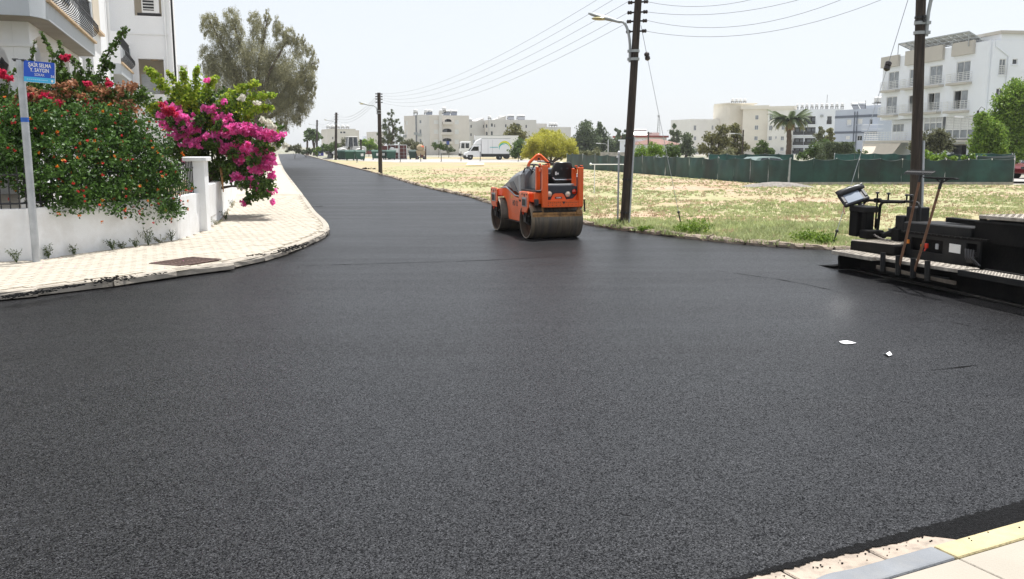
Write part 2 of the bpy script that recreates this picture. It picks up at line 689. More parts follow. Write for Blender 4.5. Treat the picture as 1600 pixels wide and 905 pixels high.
# paving stones: rows laid along the corner; nearest 300 single, the rest joined
PD = Vector((0.42, 0.908)).normalized()
PN = Vector((PD.y, -PD.x))
stones = []
core = [p for p in sw_pts if p.y < 36]
for i in range(-80, 130):
    for k in range(-70, 60):
        base = Vector((-6.5, 16)) + PD * (i * 0.212 + (0.106 if k % 2 else 0)) + PN * (k * 0.112)
        if base.y < 9 or base.y > 36 or base.x > -3.8 or base.x < -11.5:
            continue
        if not inside(sw_poly, base.x, base.y):
            continue
        if dist_line(core, base) < 0.2 or dist_line(inner, base) < 0.06:
            continue
        stones.append(base)
stones.sort(key=lambda p: (p - Vector((0, 0))).length)
pm = []
for s in range(6):
    rnd = random.Random(s + 40)
    b = MB()
    z = [0.012 + rnd.uniform(-.001, .001) for _ in range(4)]
    b.hexa([(-.102, -.053, -.02), (.102, -.053, -.02), (.102, .053, -.02), (-.102, .053, -.02), (-.1, -.051, z[0]), (.1, -.051, z[1]), (.1, .051, z[2]), (-.1, .051, z[3])])
    me = b.mesh('paving_stone')
    me.materials.append(M['paver'])
    pm.append(me)
ang = math.atan2(PD.y, PD.x)
GRATE_C = XY(G(291, 409, SW))
vis = [p for p in stones if ((ray(0, 452).x / ray(0, 452).y) < p.x / p.y)]
near_set = set(id(p) for p in vis[:300])
rest = MB()
for p in stones:
    if abs((p - GRATE_C).x) < 0.5 and abs((p - GRATE_C).y) < 0.5 and (p - GRATE_C).length < 0.42:
        continue
    zz = SW - 0.01 + random.uniform(-.0015, .0015)
    if id(p) in near_set:
        o = bpy.data.objects.new('paving_stone', random.choice(pm))
        COL.objects.link(o)
        o.parent = FOOT
        o.location = (p.x, p.y, zz)
        o.rotation_euler = (random.uniform(-.006, .006), random.uniform(-.006, .006), ang + random.uniform(-.015, .015))
    else:
        c, s = PD * 0.1015, Vector((-PD.y, PD.x)) * 0.0525
        t = zz + 0.012
        a = [(p - c - s), (p + c - s), (p + c + s), (p - c + s)]
        rest.add([(q.x, q.y, zz - .02) for q in a] + [(q.x, q.y, t + random.uniform(-.002, .002)) for q in a],
                 [(4, 5, 6, 7), (0, 1, 5, 4), (1, 2, 6, 5), (2, 3, 7, 6), (3, 0, 4, 7)])
obj('paving_stones', rest, M['paver'], FOOT, kind='stuff')
# beyond the stones one can tell apart
far_sw = [p for p in KERB_L if 33 < p.y < 188]
fin = [Vector((p.x - 2.6 - 0.01 * p.y, p.y)) for p in far_sw]
obj('far_paving', poly_sheet(far_sw + list(reversed(fin)), SW - 0.002), M['paver'], FOOT)

# soil behind the wall
gp = list(reversed(inner)) + [Vector((-40, 12)), Vector((-60, 90))]
struct('garden_soil', poly_sheet(gp, 0.30), M['garden'])

# iron drain grate in the footpath
gr = thing('drain_grate', 'rusty brown iron drain grate set in the cream footpath at the corner', 'drain grate', (GRATE_C.x, GRATE_C.y, SW + 0.006), math.atan2(G(345, 406, .12).y - G(280, 416, .12).y, G(345, 406, .12).x - G(280, 416, .12).x))
M['rust'] = pmat('rusty_iron', (0.085, 0.05, 0.04), 0.85, 0.35, 14, 0.5, 60)
b = MB()
gw, gl = 0.62, 0.82
for sx in (-1, 1):
    b.box2((sx * gl / 2 - .03, -gw / 2, -.05), (sx * gl / 2 + .03, gw / 2, .006))
for sy in (-1, 1):
    b.box2((-gl / 2 + .03, sy * gw / 2 - .03, -.05), (gl / 2 - .03, sy * gw / 2 + .03, .006))
obj('frame', b, M['rust'], gr)
obj('pit', MB().box((0, 0, -.05), (gl - .07, gw - .07, .02)), M['black_iron'], gr)
for i in range(9):
    x = -gl / 2 + .09 + i * (gl - .18) / 8
    obj('bar', MB().box((x, 0, -.012), (.045, gw - .064, .03)), M['rust'], gr)
obj('cross_bar', MB().box((0, 0, -.0105), (gl - .064, .03, .03)), M['rust'], gr)

# ------------------------------------------------------------------ right kerb of broken stones along the field
M['old_kerb'] = pmat('broken_old_kerb', (0.30, 0.24, 0.185), 0.95, 0.25, 6, 0.8, 40, dirt=(0.10, 0.085, 0.07), dscale=6, damt=0.75)
FIELD = bpy.data.objects['field']
old_meshes = []
for s in range(8):
    rnd = random.Random(s + 70)
    L = rnd.uniform(0.45, 0.9)
    me = kerb_stone(L, 0.15, 0.0, s + 200)
    for v in me.vertices:
        k = mnoise.noise(Vector((v.co.x * 5 + s * 9, v.co.y * 6, v.co.z * 6)))
        v.co += Vector((0, k * 0.03, k * 0.03))
    me.materials.append(M['old_kerb'])
    old_meshes.append((L, me))
pos, i = 0.0, 0
kr = list(reversed([p for p in KERB_R if p.x < 14 and p.y < 70]))
tot = sum((b - a).length for a, b in zip(kr, kr[1:]))
marks = walk(kr, 0.02, 0.0)
while pos < tot - 1:
    L, me = old_meshes[random.randrange(8)]
    k = int((pos + L / 2) / 0.02)
    if k >= len(marks):
        break
    p, d, _ = marks[k]
    nrm = Vector((d.y, -d.x))
    q = p + nrm * (0.07 + random.uniform(-.03, .03))
    if random.random() > 0.07:
        o = bpy.data.objects.new('kerb_stone', me)
        COL.objects.link(o)
        o.parent = FIELD
        o.location = (q.x, q.y, 0.09 + random.uniform(-.025, .02))
        o.rotation_euler = (random.uniform(-.1, .1), random.uniform(-.05, .05), math.atan2(d.y, d.x) + math.pi + random.uniform(-.06, .06))
    pos += L + random.uniform(.01, .06)
far = MB()
fk = [p for p in KERB_R if p.y > 66 and p.y < 250]
for a, b_ in zip(fk, fk[1:]):
    far.bar((a.x + .07, a.y, 0.03), (b_.x + .07, b_.y, 0.03), 0.15, 0.12)
obj('far_kerb', far, M['old_kerb'], FIELD)

# black loose asphalt spilt along that kerb, and along the left kerb
def ragged(line, w0, w1, z, seed, side=1, step=0.12):
    rnd = random.Random(seed)
    b = MB()
    pts = walk(line, step)
    L_, R_ = [], []
    for p, d, s in pts:
        nrm = Vector((-d.y, d.x)) * side
        k = mnoise.noise(Vector((s * 1.7, seed, 0))) + .7 * mnoise.noise(Vector((s * 6.0, seed + 5, 0)))
        wd = w0 + (w1 - w0) * max(0, min(1, 0.5 + k))
        L_.append((p.x, p.y, z))
        R_.append((p.x - nrm.x * wd, p.y - nrm.y * wd, z))
    n = len(L_)
    b.add(L_ + R_, [(i, i + 1, n + i + 1, n + i) for i in range(n - 1)])
    return b
obj('asphalt_spill', ragged([p for p in KERB_R if 3 > p.x > -6 and p.y < 40], 0.02, 0.30, 0.005, 3, -1), M['loose_asphalt'], bpy.data.objects['road'])

# ------------------------------------------------------------------ near corner at lower right
M['grey_paint'] = pmat('worn_grey_kerb_paint', (0.19, 0.20, 0.215), 0.8, 0.08, 6, 0.3, 50, dirt=(0.27, 0.26, 0.24), dscale=5, damt=0.4)
M['yellow_paint'] = pmat('worn_yellow_kerb_paint', (0.50, 0.42, 0.235), 0.8, 0.08, 6, 0.3, 50, dirt=(0.25, 0.21, 0.12), dscale=9, damt=0.45)
M['slab'] = pmat('cream_pavement_slab', (0.36, 0.325, 0.27), 0.9, 0.06, 1.5, 0.35, 90, dirt=(0.36, 0.32, 0.27), dscale=2, damt=0.5)
M['gutter'] = pmat('pinkish_gutter_concrete', (0.40, 0.33, 0.265), 0.9, 0.08, 3, 0.4, 80, dirt=(0.05, 0.05, 0.05), dscale=14, damt=0.5)
def kp(s, o, z):
    p = K_A + K_D * s + K_N * o
    return Vector((p.x, p.y, z))
corner = struct('pavement', MB().hexa([kp(-6, .165, -.2), kp(14, .165, -.2), kp(14, 3.5, -.2), kp(-6, 3.5, -.2), kp(-6, .165, .02), kp(14, .165, .02), kp(14, 3.5, .02), kp(-6, 3.5, .02)]), M['paver_bed'])
sY = (XY(G(1478, 862, .05)) - K_A).dot(K_D)
KW = 0.128
edges = [sY - 2.0, sY - 1.0, sY - 0.5 + 0.0, sY, sY + 1.0, sY + 2.0, sY + 3.0, sY + 4.0]
edges = [sY - 2.0 - i for i in range(4, 0, -1)] + [sY - 2.0, sY - 1.0, sY, sY + 1.0, sY + 2.0, sY + 3.0, sY + 4.0]
for a, b_ in zip(edges, edges[1:]):
    g = MB().hexa([kp(a + .004, 0, -.15), kp(b_ - .004, 0, -.15), kp(b_ - .004, KW, -.15), kp(a + .004, KW, -.15), kp(a + .004, .0, .05), kp(b_ - .004, .0, .05), kp(b_ - .004, KW, .05), kp(a + .004, KW, .05)])
    yel = a >= sY - .01
    obj('kerb_stone', g, M['yellow_paint'] if yel else M['grey_paint'], corner, bevel=0.012, segs=2,
        label='yellow painted kerb stone' if yel else 'grey painted kerb stone')
sl0 = (XY(G(1497, 871, .05)) - K_A).dot(K_D)
for i in range(-3, 6):
    for j in range(4):
        a, b_ = sl0 + i * 0.5 + .004, sl0 + (i + 1) * 0.5 - .004
        c, d_ = KW + .012 + j * 0.5, KW + .012 + (j + 1) * 0.5 - .008
        zt = .046 + random.uniform(-.002, .002)
        obj('paving_slab', MB().hexa([kp(a, c, .01), kp(b_, c, .01), kp(b_, d_, .01), kp(a, d_, .01), kp(a, c, zt), kp(b_, c, zt), kp(b_, d_, zt), kp(a, d_, zt)]), M['slab'], corner, bevel=0.004)
# gutter stones in front of the kerb, half covered by the new asphalt
g0 = (XY(G(1361, 865, .0)) - K_A).dot(K_D)
for i in range(-7, 3):
    a, b_ = g0 + i * 0.5 + .006, g0 + (i + 1) * .5 - .006
    obj('gutter_stone', MB().hexa([kp(a, -.205, -.1), kp(b_, -.205, -.1), kp(b_, -.008, -.1), kp(a, -.008, -.1), kp(a, -.205, .006), kp(b_, -.205, .006), kp(b_, -.008, .012), kp(a, -.008, .012)]), M['gutter'], corner, bevel=0.006)
def black_edge():
    b = MB()
    L_, R_ = [], []
    n = 0
    s = -2.5
    while s < 7.0:
        k = mnoise.noise(Vector((s * 6, 1.3, 0))) * .6 + .4 * mnoise.noise(Vector((s * 19, 4.3, 0)))
        t = max(0, min(1, (s - .86) / .16))
        inner_ = -0.185 + 0.055 * max(0, min(1, s)) + 0.035 * k + .018 * mnoise.noise(Vector((s * 55, 8, 0)))
        inner_ = inner_ * (1 - t) + (0.004) * t
        outer_ = -0.225 - 0.012 * (mnoise.noise(Vector((s * 3, 9, 0)))) - .02 * mnoise.noise(Vector((s * 25, 2, 0))) - .014 * mnoise.noise(Vector((s * 70, 2, 0)))
        L_.append(kp(s, outer_, .009))
        R_.append(kp(s, min(inner_, -.002), .014))
        n += 1
        s += .012
    b.add(L_ + R_, [(i, i + 1, n + i + 1, n + i) for i in range(n - 1)])
    return b
obj('asphalt_edge', black_edge(), M['loose_asphalt'], bpy.data.objects['road'])
sp = []
for i in range(60):
    q = -0.4 + i * (sY + .39) / 59
    sp.append((q, -.03 - .03 * max(-.6, mnoise.noise(Vector((q * 4.2, 7, 1)))) - .02 * math.sin(q * 5)))
n = len(sp)
obj('paint_spill', MB().add([kp(a, 0.0, .0165) for a, o in sp] + [kp(a, o, .0145) for a, o in sp], [(i, i + 1, n + i + 1, n + i) for i in range(n - 1)]), M['grey_paint'], corner)
# crumbs of black asphalt on the gutter and the kerb
crumb = MB()
rnd = random.Random(5)
for i in range(150):
    s = rnd.uniform(-1.2, 3.5)
    o = -0.14 + abs(rnd.gauss(0, .035)) + (0.12 if s > .9 else 0) + (.07 if s > 1.1 else 0)
    z = .013 if o < -.01 else .052
    if o > -.01 and rnd.random() < .6:
        continue
    r = rnd.uniform(.002, .006)
    crumb.ball(kp(s, o, z), (r, r * rnd.uniform(.6, 1.2), r * .7), 5, 3)
obj('asphalt_crumbs', crumb, M['loose_asphalt'], bpy.data.objects['road'], kind='stuff')

# seams and scuffs left in the rolled surface
ROAD = bpy.data.objects['road']
def seam(px, wd, z, seed):
    line = smooth_line([XY(G(u, v)) for u, v in px], 8)
    b = MB()
    pts = walk(line, .04)
    L_, R_ = [], []
    n = len(pts)
    for i, (p, d, s) in enumerate(pts):
        nrm = Vector((-d.y, d.x))
        k = wd * max(0.08, .5 + 1.1 * mnoise.noise(Vector((s * 4, seed, 0)))) * min(1, 6 * min(i, n - 1 - i) / n + .1)
        q = mnoise.noise(Vector((s * 2.2, seed + 3, 2))) * wd
        L_.append((p.x + nrm.x * (k + q), p.y + nrm.y * (k + q), z))
        R_.append((p.x - nrm.x * (k - q), p.y - nrm.y * (k - q), z))
    b.add(L_ + R_, [(i, i + 1, n + i + 1, n + i) for i in range(n - 1)])
    return b
obj('asphalt_seam', seam(((470, 416), (600, 412), (760, 407), (900, 399)), .022, .004, 1), M['loose_asphalt'], ROAD)
obj('asphalt_seam', seam(((1450, 580), (1500, 574), (1545, 569)), .012, .004, 2), M['loose_asphalt'], ROAD)
obj('asphalt_seam', seam(((1480, 502), (1520, 511), (1556, 518)), .01, .004, 3), M['loose_asphalt'], ROAD)
obj('asphalt_seam', seam(((1110, 422), (1240, 441), (1330, 462)), .014, .004, 4), M['loose_asphalt'], ROAD)
obj('asphalt_patch', seam(((488, 323), (496, 322.5), (504, 322)), .16, .004, 6), M['loose_asphalt'], ROAD)
# crumbs of asphalt thrown over the left kerb
crumb = MB()
rnd = random.Random(15)
for (u0, v0, u1, v1, n, w_) in ((5, 466, 75, 455, 170, .05), (85, 452, 135, 445, 60, .03), (150, 441, 205, 434, 130, .09), (385, 401, 420, 397, 30, .03), (438, 394, 478, 382, 170, .07), (235, 430, 260, 427, 14, .03)):
    for i in range(n):
        t = rnd.random()
        q = G(u0 + (u1 - u0) * t, v0 + (v1 - v0) * t, SW)
        r = rnd.uniform(.006, .018)
        crumb.ball((q.x + rnd.gauss(0, w_), q.y + rnd.gauss(0, w_ * 1.6), SW + .008), (r * rnd.uniform(1, 2.2), r, r * .5), 5, 3)
obj('asphalt_crumbs', crumb, M['loose_asphalt'], FOOT, kind='stuff')
# ================================================================== LEFT: BOUNDARY WALL, HOUSE, SIGN
bw = thing('boundary_wall', 'low white garden wall curving round the corner below the flowering shrubs', 'wall', (WALL_LINE[-1].x, WALL_LINE[-1].y, SW))
def wall_strip(line, t, z0, z1, cap=0.0):
    b = MB()
    vs_ = []
    n = len(line)
    for i, p in enumerate(line):
        d = (line[min(i + 1, n - 1)] - line[max(i - 1, 0)]).normalized()
        nn = Vector((-d.y, d.x))
        q = p + nn * t
        vs_ += [(p.x, p.y, z0), (p.x, p.y, z1), (q.x, q.y, z1), (q.x, q.y, z0)]
    fs = []
    for i in range(n - 1):
        for k in range(4):
            fs.append((i * 4 + k, i * 4 + (k + 1) % 4, (i + 1) * 4 + (k + 1) % 4, (i + 1) * 4 + k))
    fs += [(0, 1, 2, 3), tuple((n - 1) * 4 + k for k in (3, 2, 1, 0))]
    return b.add(vs_, fs)
WTOP = SW + 0.80
obj('wall_body', wall_strip(WALL_LINE, 0.2, 0.0, WTOP), M['white_wall'], bw, world=True, smooth=40)
WALL_SIDE2 = [WALL_LINE[-1] + (WALL_SIDE[1] - WALL_LINE[-1]).normalized() * 0.21] + WALL_SIDE[1:]
obj('side_wall', wall_strip(WALL_SIDE2, 0.2, 0.0, WTOP + .1), M['white_wall'], bw, world=True, smooth=40)
c = WALL_LINE[-1]
pa = math.atan2(0.95, -.1)
Rz = Matrix.Rotation(pa, 3, 'Z')
pc = Vector((c.x - .06, c.y + .12, 0))
pil = obj('pillar', MB().box((pc.x, pc.y, .8), (.36, .36, 1.55), Rz), M['white_wall'], bw, world=True, bevel=.01)
obj('pillar_cap', MB().box((pc.x, pc.y, 1.615), (.48, .48, .09), Rz), M['white_wall'], pil, world=True, bevel=.012)
# iron railing on the wall
rl = thing('iron_railing', 'black iron bar railing on top of the low white garden wall', 'railing', (c.x, c.y, WTOP))
mid = []
for i, p in enumerate(WALL_LINE):
    d = (WALL_LINE[min(i + 1, len(WALL_LINE) - 1)] - WALL_LINE[max(i - 1, 0)]).normalized()
    mid.append(p + Vector((-d.y, d.x)) * .1)
mid = [p for p in mid if p.y > 9]
for zz in (WTOP + .08, WTOP + .52):
    obj('rail', MB().tube([(p.x, p.y, zz) for p in mid], .017, 6), M['black_iron'], rl, world=True)
bar_me = MB().box((0, 0, .33), (.017, .017, .66)).mesh('bar')
bar_me.materials.append(M['black_iron'])
for p, d, s in walk(mid, .125):
    o = bpy.data.objects.new('bar', bar_me)
    COL.objects.link(o)
    o.parent = rl
    o.location = FRAME[rl.name].inverted() @ Vector((p.x, p.y, WTOP - .01))
    o.rotation_euler = (0, 0, math.atan2(d.y, d.x))

# ------------------------------------------------------------------ street-name sign
SP = G(57, 409, SW)
sg = thing('street_sign', 'blue street-name plate on a leaning grey steel post by the white garden wall', 'street sign', SP)
top = A(31, 94, SP.y)
L = top - SP
obj('post', MB().tube([(0, 0, 0), L * .5, L], .055, 14), M['steel'], sg, smooth=40)
M['sticker'] = pmat('blue_sticker', (0.02, 0.12, 0.5), .5)
obj('sticker', MB().tube([L * .70, L * .722], .0558, 14, cap=False), M['sticker'], sg, smooth=40)
bd = MB()
bd.box(L * 0.999, (.17, .075, .03))
bd.box(L * 1.0 + Vector((-.07, 0, .015)), (.09, .03, .02))
obj('clamp', bd, M['black_iron'], sg, bevel=.006)
bd = MB()
bd.tube([L * .918, L * .928], .064, 14)
bd.box(L * .923 + Vector((-.075, 0, 0)), (.07, .03, .025))
obj('clamp', bd, M['steel'], sg)
# plate: corner points seen in the photograph fix its turn
c0 = A(34.5, 94.5, SP.y) - SP
c1 = A(84, 100, SP.y + .12) - SP
dx = (c1 - c0)
dx.z = -0.03
PLW = dx.length
dx.normalize()
nrm = Vector((dx.y, -dx.x, 0)).normalized()
dz = Vector((0, 0, 1)) - dx * dx.z
dz.normalize()
M['sign_blue'] = pmat('sign_royal_blue', (0.012, 0.085, 0.52), .4, .05)
M['sign_cyan'] = pmat('sign_light_blue', (0.06, 0.46, 0.78), .4, .05)
M['sign_white'] = pmat('sign_white', (0.82, 0.82, 0.82), .5, .03)
PLH = 0.31
org = c0 + Vector((.03, 0, .0)) + nrm * .03
def pl(x, z, o=0.0):
    return org + dx * x - dz * z + nrm * o
def rr(x0, z0, x1, z1, r, o, right_only=True):
    pts = [(x0, z0)]
    for k in range(5):
        a = math.pi / 2 * k / 4
        pts.append((x1 - r + r * math.sin(a), z0 + r - r * math.cos(a)))
    for k in range(5):
        a = math.pi / 2 * k / 4
        pts.append((x1 - r + r * math.cos(a), z1 - r + r * math.sin(a)))
    pts.append((x0, z1))
    return [pl(a, b_, o) for a, b_ in pts]
plate = obj('plate', MB().extr(rr(0, 0, PLW, PLH, .025, 0), -nrm * .012), M['sign_white'], sg, label='blue plate with a light blue band and white lettering')
def band(x0, z0, x1, z1, top):
    r = .018
    pts = [(x0, z0)]
    if top:
        for k in range(5):
            a = math.pi / 2 * k / 4
            pts.append((x1 - r + r * math.sin(a), z0 + r - r * math.cos(a)))
        pts += [(x1, z1), (x0, z1)]
    else:
        pts += [(x1, z0)]
        for k in range(5):
            a = math.pi / 2 * k / 4
            pts.append((x1 - r + r * math.cos(a), z1 - r + r * math.sin(a)))
        pts += [(x0, z1)]
    return [pl(a, b_, .001) for a, b_ in pts]
obj('blue_field', MB().extr(band(.0, .0, PLW - .008, .232, True), nrm * .001), M['sign_blue'], plate)
obj('light_band', MB().extr(band(.0, .232, PLW - .008, PLH - .004, False), nrm * .0012), M['sign_cyan'], plate)

def text_mesh(body, size, align='CENTER', bold=0.0, spacing=1.0, depth=0.0):
    cu = bpy.data.curves.new('lettering', 'FONT')
    cu.body = body
    cu.size = size
    cu.align_x = align
    cu.align_y = 'CENTER'
    cu.offset = bold
    cu.space_character = spacing
    cu.extrude = depth
    cu.resolution_u = 3
    o = bpy.data.objects.new('lettering', cu)
    COL.objects.link(o)
    dg = bpy.context.evaluated_depsgraph_get()
    me = bpy.data.meshes.new_from_object(o.evaluated_get(dg))
    bpy.data.objects.remove(o)
    bpy.data.curves.remove(cu)
    me.name = 'lettering'
    me.materials.clear()
    return me

def letter(body, size, origin, xd, zd, m, parent, name='lettering', **k):
    """flat lettering: xd reading direction, zd up"""
    xs = k.pop('xs', 1.0)
    me = text_mesh(body, size, **k)
    nn = xd.cross(zd).normalized()
    Mx = Matrix(((xd.x * xs, zd.x, nn.x, origin.x), (xd.y * xs, zd.y, nn.y, origin.y), (xd.z * xs, zd.z, nn.z, origin.z), (0, 0, 0, 1)))
    me.transform(Mx)
    return obj(name, me, m, parent)
letter('ŞAİR SELMA', .078, pl(PLW * .5, .058, .004), dx, dz, M['sign_white'], plate, bold=.0015, xs=.72)
letter('Y. SAYGIN', .078, pl(PLW * .5, .130, .004), dx, dz, M['sign_white'], plate, bold=.0015, xs=.72)
letter('SOKAK', .056, pl(PLW * .5, .195, .004), dx, dz, M['sign_white'], plate, xs=.75)
letter('36', .05, pl(PLW * .91, .205, .004), dx, dz, M['sign_white'], plate, bold=.001)
em = MB()
em.extr([pl(PLW * .9 + .018 * math.cos(a), .272 + .022 * math.sin(a), .003) for a in [k * math.pi / 4 for k in range(8)]], nrm * .001)
obj('emblem', em, M['sign_white'], plate)
ln = MB()
for k in range(11):
    x = PLW * .1 + k * .026
    ln.extr([pl(x, .262, .003), pl(x + .018, .262, .003), pl(x + .018, .276 - .004 * (k % 2), .003), pl(x, .276, .003)], nrm * .0008)
M['pale_print'] = pmat('pale_print', (0.35, 0.65, 0.85), .5)
obj('small_print', ln, M['pale_print'], plate)

# ------------------------------------------------------------------ apartment house at left
HD = Vector((-0.314, 0.949))           # along its street side, away from the camera
HE = Vector((0.949, 0.314))            # outwards, towards the street
hs_ = thing('apartment_house', 'white apartment house with grey balconies and arches behind the flowering shrubs', 'house', (-16.0, 30.0, 0.3))
H0 = XY(A(75, 30, 18.2))               # balcony corner, plan position
BZ = A(75, 31, 18.2).z                 # underside of the balcony
def hp(a, e, z):
    """a along the street side from the balcony corner, e outwards, z up"""
    p = H0 + HD * a + HE * e
    return Vector((p.x, p.y, z))
FB = Facade(H0, H0 + HD * 10)          # plane of the balcony fronts
WS = -0.42                              # the wall stands back this far
M['balcony_grey'] = pmat('balcony_grey_blue', (0.47, 0.50, 0.53), .8, .06, 1.5, .2, 30, dirt=(.35, .36, .37), dscale=1.5, damt=.4)
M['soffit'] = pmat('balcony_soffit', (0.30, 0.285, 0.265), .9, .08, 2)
M['sill'] = pmat('marble_sill', (0.60, 0.44, 0.28), .6, .15, 5)
M['cream'] = pmat('cream_plaster', (0.62, 0.55, 0.45), .85, .06, 1.5)
M['stain_wall'] = pmat('rain_stained_wall', (0.82, 0.83, 0.85), .85, .04, .6, .12, 40, dirt=(.66, .52, .34), dscale=.35, damt=.4)
M['shutter'] = pmat('grey_shutter', (0.45, 0.46, 0.46), .6, .1)
def hbox(a0, a1, e0, e1, z0, z1):
    return MB().hexa([hp(a0, e0, z0), hp(a1, e0, z0), hp(a1, e1, z0), hp(a0, e1, z0), hp(a0, e0, z1), hp(a1, e0, z1), hp(a1, e1, z1), hp(a0, e1, z1)])
ZG, ZR = .2, 14.5
# ground-floor wall with arches along the street: piers and a flat band above arched openings
def arch_wall(length, z0, z1, openings, thick, place_, seg=10):
    """wall sheet with arched holes: openings = (s0, s1, spring z, sill z); place_(s, z, t) -> point"""
    b = MB()
    cuts = sorted(openings)
    s = 0.0
    def slab(poly):
        f = [place_(a, z, 0) for a, z in poly]
        g = [place_(a, z, thick) for a, z in poly]
        n = len(poly)
        b.add(f + g, [tuple(range(n)), tuple(range(2 * n - 1, n - 1, -1))] + [(i, i + n, (i + 1) % n + n, (i + 1) % n) for i in range(n)])
    for (s0, s1, sp_, sill) in cuts:
        if s0 > s + 1e-4:
            slab([(s, z0), (s0, z0), (s0, z1), (s, z1)])
        if sill > z0 + .01:
            slab([(s0, z0), (s1, z0), (s1, sill), (s0, sill)])
        r = (s1 - s0) / 2
        c_ = (s0 + s1) / 2
        rise = min(r, (z1 - sp_) - .12)
        for k in range(seg):
            a0 = math.pi * (1 - k / seg)
            a1 = math.pi * (1 - (k + 1) / seg)
            x0, x1 = c_ + r * math.cos(a0), c_ + r * math.cos(a1)
            slab([(x0, sp_ + rise * math.sin(a0)), (x1, sp_ + rise * math.sin(a1)), (x1, z1), (x0, z1)])
        s = s1
    if s < length - 1e-4:
        slab([(s, z0), (length, z0), (length, z1), (s, z1)])
    return b
FS = Facade(H0 + HE * WS, H0 + HE * WS + HD * 10)
FF = Facade(H0 + HE * WS - HE * 8 + HD * .9, H0 + HE * WS + HD * .9)   # front side, facing the corner
def s_of(u, v=100):
    return FS.pixel(u, v)[0]
cA = s_of(46, 60)                       # corner of the ground floor
zA = FS.pixel(80, 62)[1]
sA0, sA1 = s_of(56, 100) - cA, s_of(87, 100) - cA
L1 = s_of(131, 110) - cA
sA2, sA3 = sA1 + .55, sA1 + .55 + 1.3
pz = lambda s, z, t: hp(cA + s, WS - t, z)
obj('wall', arch_wall(L1, ZG, BZ - .004, [(sA0, sA1, zA - .35, ZG + .9), (sA1 + .7, sA1 + 2.2, zA - .45, ZG + .9)], .3, pz), M['house_wall'], hs_, world=True)
# front wall, seen square-on, with its arch at the left edge
EW = 7.0
pf = lambda s, z, t: hp(cA + t - .002, WS - .302 - EW + s, z)
def e_of(u):
    d = ray(u, 80)
    # plane a = cA
    o = H0 + HD * cA
    t = (HD.dot(o)) / (HD.x * d.x + HD.y * d.y)
    return (Vector((d.x * t, d.y * t)) - H0).dot(HE)
e1 = e_of(12) - (WS - .302 - EW)
e0 = e1 - 2.2
zB = A(10, 70, (H0 + HD * cA).y).z
obj('wall', arch_wall(EW, ZG, BZ - .006, [(e0, e1, zB - .35, ZG)], .3, pf), M['house_wall'], hs_, world=True)
obj('inner_wall', hbox(cA + .4, 8.5, WS - 3.2, WS - 3.0, ZG, BZ - .01), M['cream'], hs_, world=True)
obj('inner_wall', hbox(cA + 2.6, cA + 2.8, WS - 9, WS - 3.3, ZG, BZ - .01), M['cream'], hs_, world=True)
obj('floor', hbox(cA + .31, 9, WS - 7, WS - .31, ZG, ZG + .35), M['concrete'], hs_, world=True)
# pier capitals
for (uu, vv) in ((14, 69), (42, 69)):
    ee = e_of(uu)
    zz = A(uu, vv, (H0 + HD * cA).y).z
    obj('capital', hbox(cA - .05, cA + .2, ee - .16, ee + .16, zz - .07, zz), M['house_wall'], hs_, world=True)
# wall lamp in the porch
lm = MB()
lp = A(4, 104, (H0 + HD * (cA + .9)).y)
lm.lathe([(.0, -.2), (.06, -.16), (.11, .0), (.13, .04), (.05, .12), (.03, .16), (.0, .2)], lp, n=8)
obj('porch_lamp', lm, M['black_iron'], hs_, world=True)

# upper balcony: slab with a chamfered corner, fascia, marble sill, black bowed railing
ZS = FB.pixel(80, 9)[1]
a_end = FB.pixel(147, 63)[0]
a_lo = FB.pixel(147, 84)
tE = a_end
BH = ZS - BZ
p48 = G(46, 24.5, BZ)
_q = XY(p48) - H0
a48, e48 = _q.dot(HD), _q.dot(HE)
slab = [hp(a48, -9, 0), hp(a48, e48 - .3, 0), hp(a48 + .04, e48, 0), hp(a48 * .45, e48 * .35, 0), hp(0.1, 0, 0), hp(tE, 0, 0), hp(tE, WS + .0, 0), hp(cA + .1, WS - .1, 0), hp(cA + .1, -9, 0)]
bal = obj('balcony', MB().extr([Vector((p.x, p.y, BZ)) for p in slab], (0, 0, BH)), M['balcony_grey'], hs_, world=True, smooth=30, label='long grey upper balcony with a rounded corner')
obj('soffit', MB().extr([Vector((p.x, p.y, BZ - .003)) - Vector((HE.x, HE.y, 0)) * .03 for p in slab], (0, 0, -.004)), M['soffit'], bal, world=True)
obj('sill', hbox(.02, tE + .08, -.22, .07, ZS + .001, ZS + .06), M['sill'], bal, world=True, bevel=.006)
par = [p for p in slab[:5]]
pin = [hp(a48 + .2, -9, 0), hp(a48 + .2, e48 - .32, 0), hp(a48 + .24, e48 - .08, 0), hp(a48 * .45 + .1, e48 * .35 - .18, 0), hp(0.1, -.2, 0)]
pr = MB()
pts = [Vector((p.x, p.y, ZS + .001)) for p in par] + [Vector((p.x, p.y, ZS + .001)) for p in reversed(pin)]
pr.extr(pts, (0, 0, 1.0))
obj('parapet', pr, M['balcony_grey'], bal, world=True, smooth=30)
obj('end_pier', hbox(tE - .02, tE + .26, -.3, -.02, ZS + .062, ZS + 1.12), M['balcony_grey'], bal, world=True)
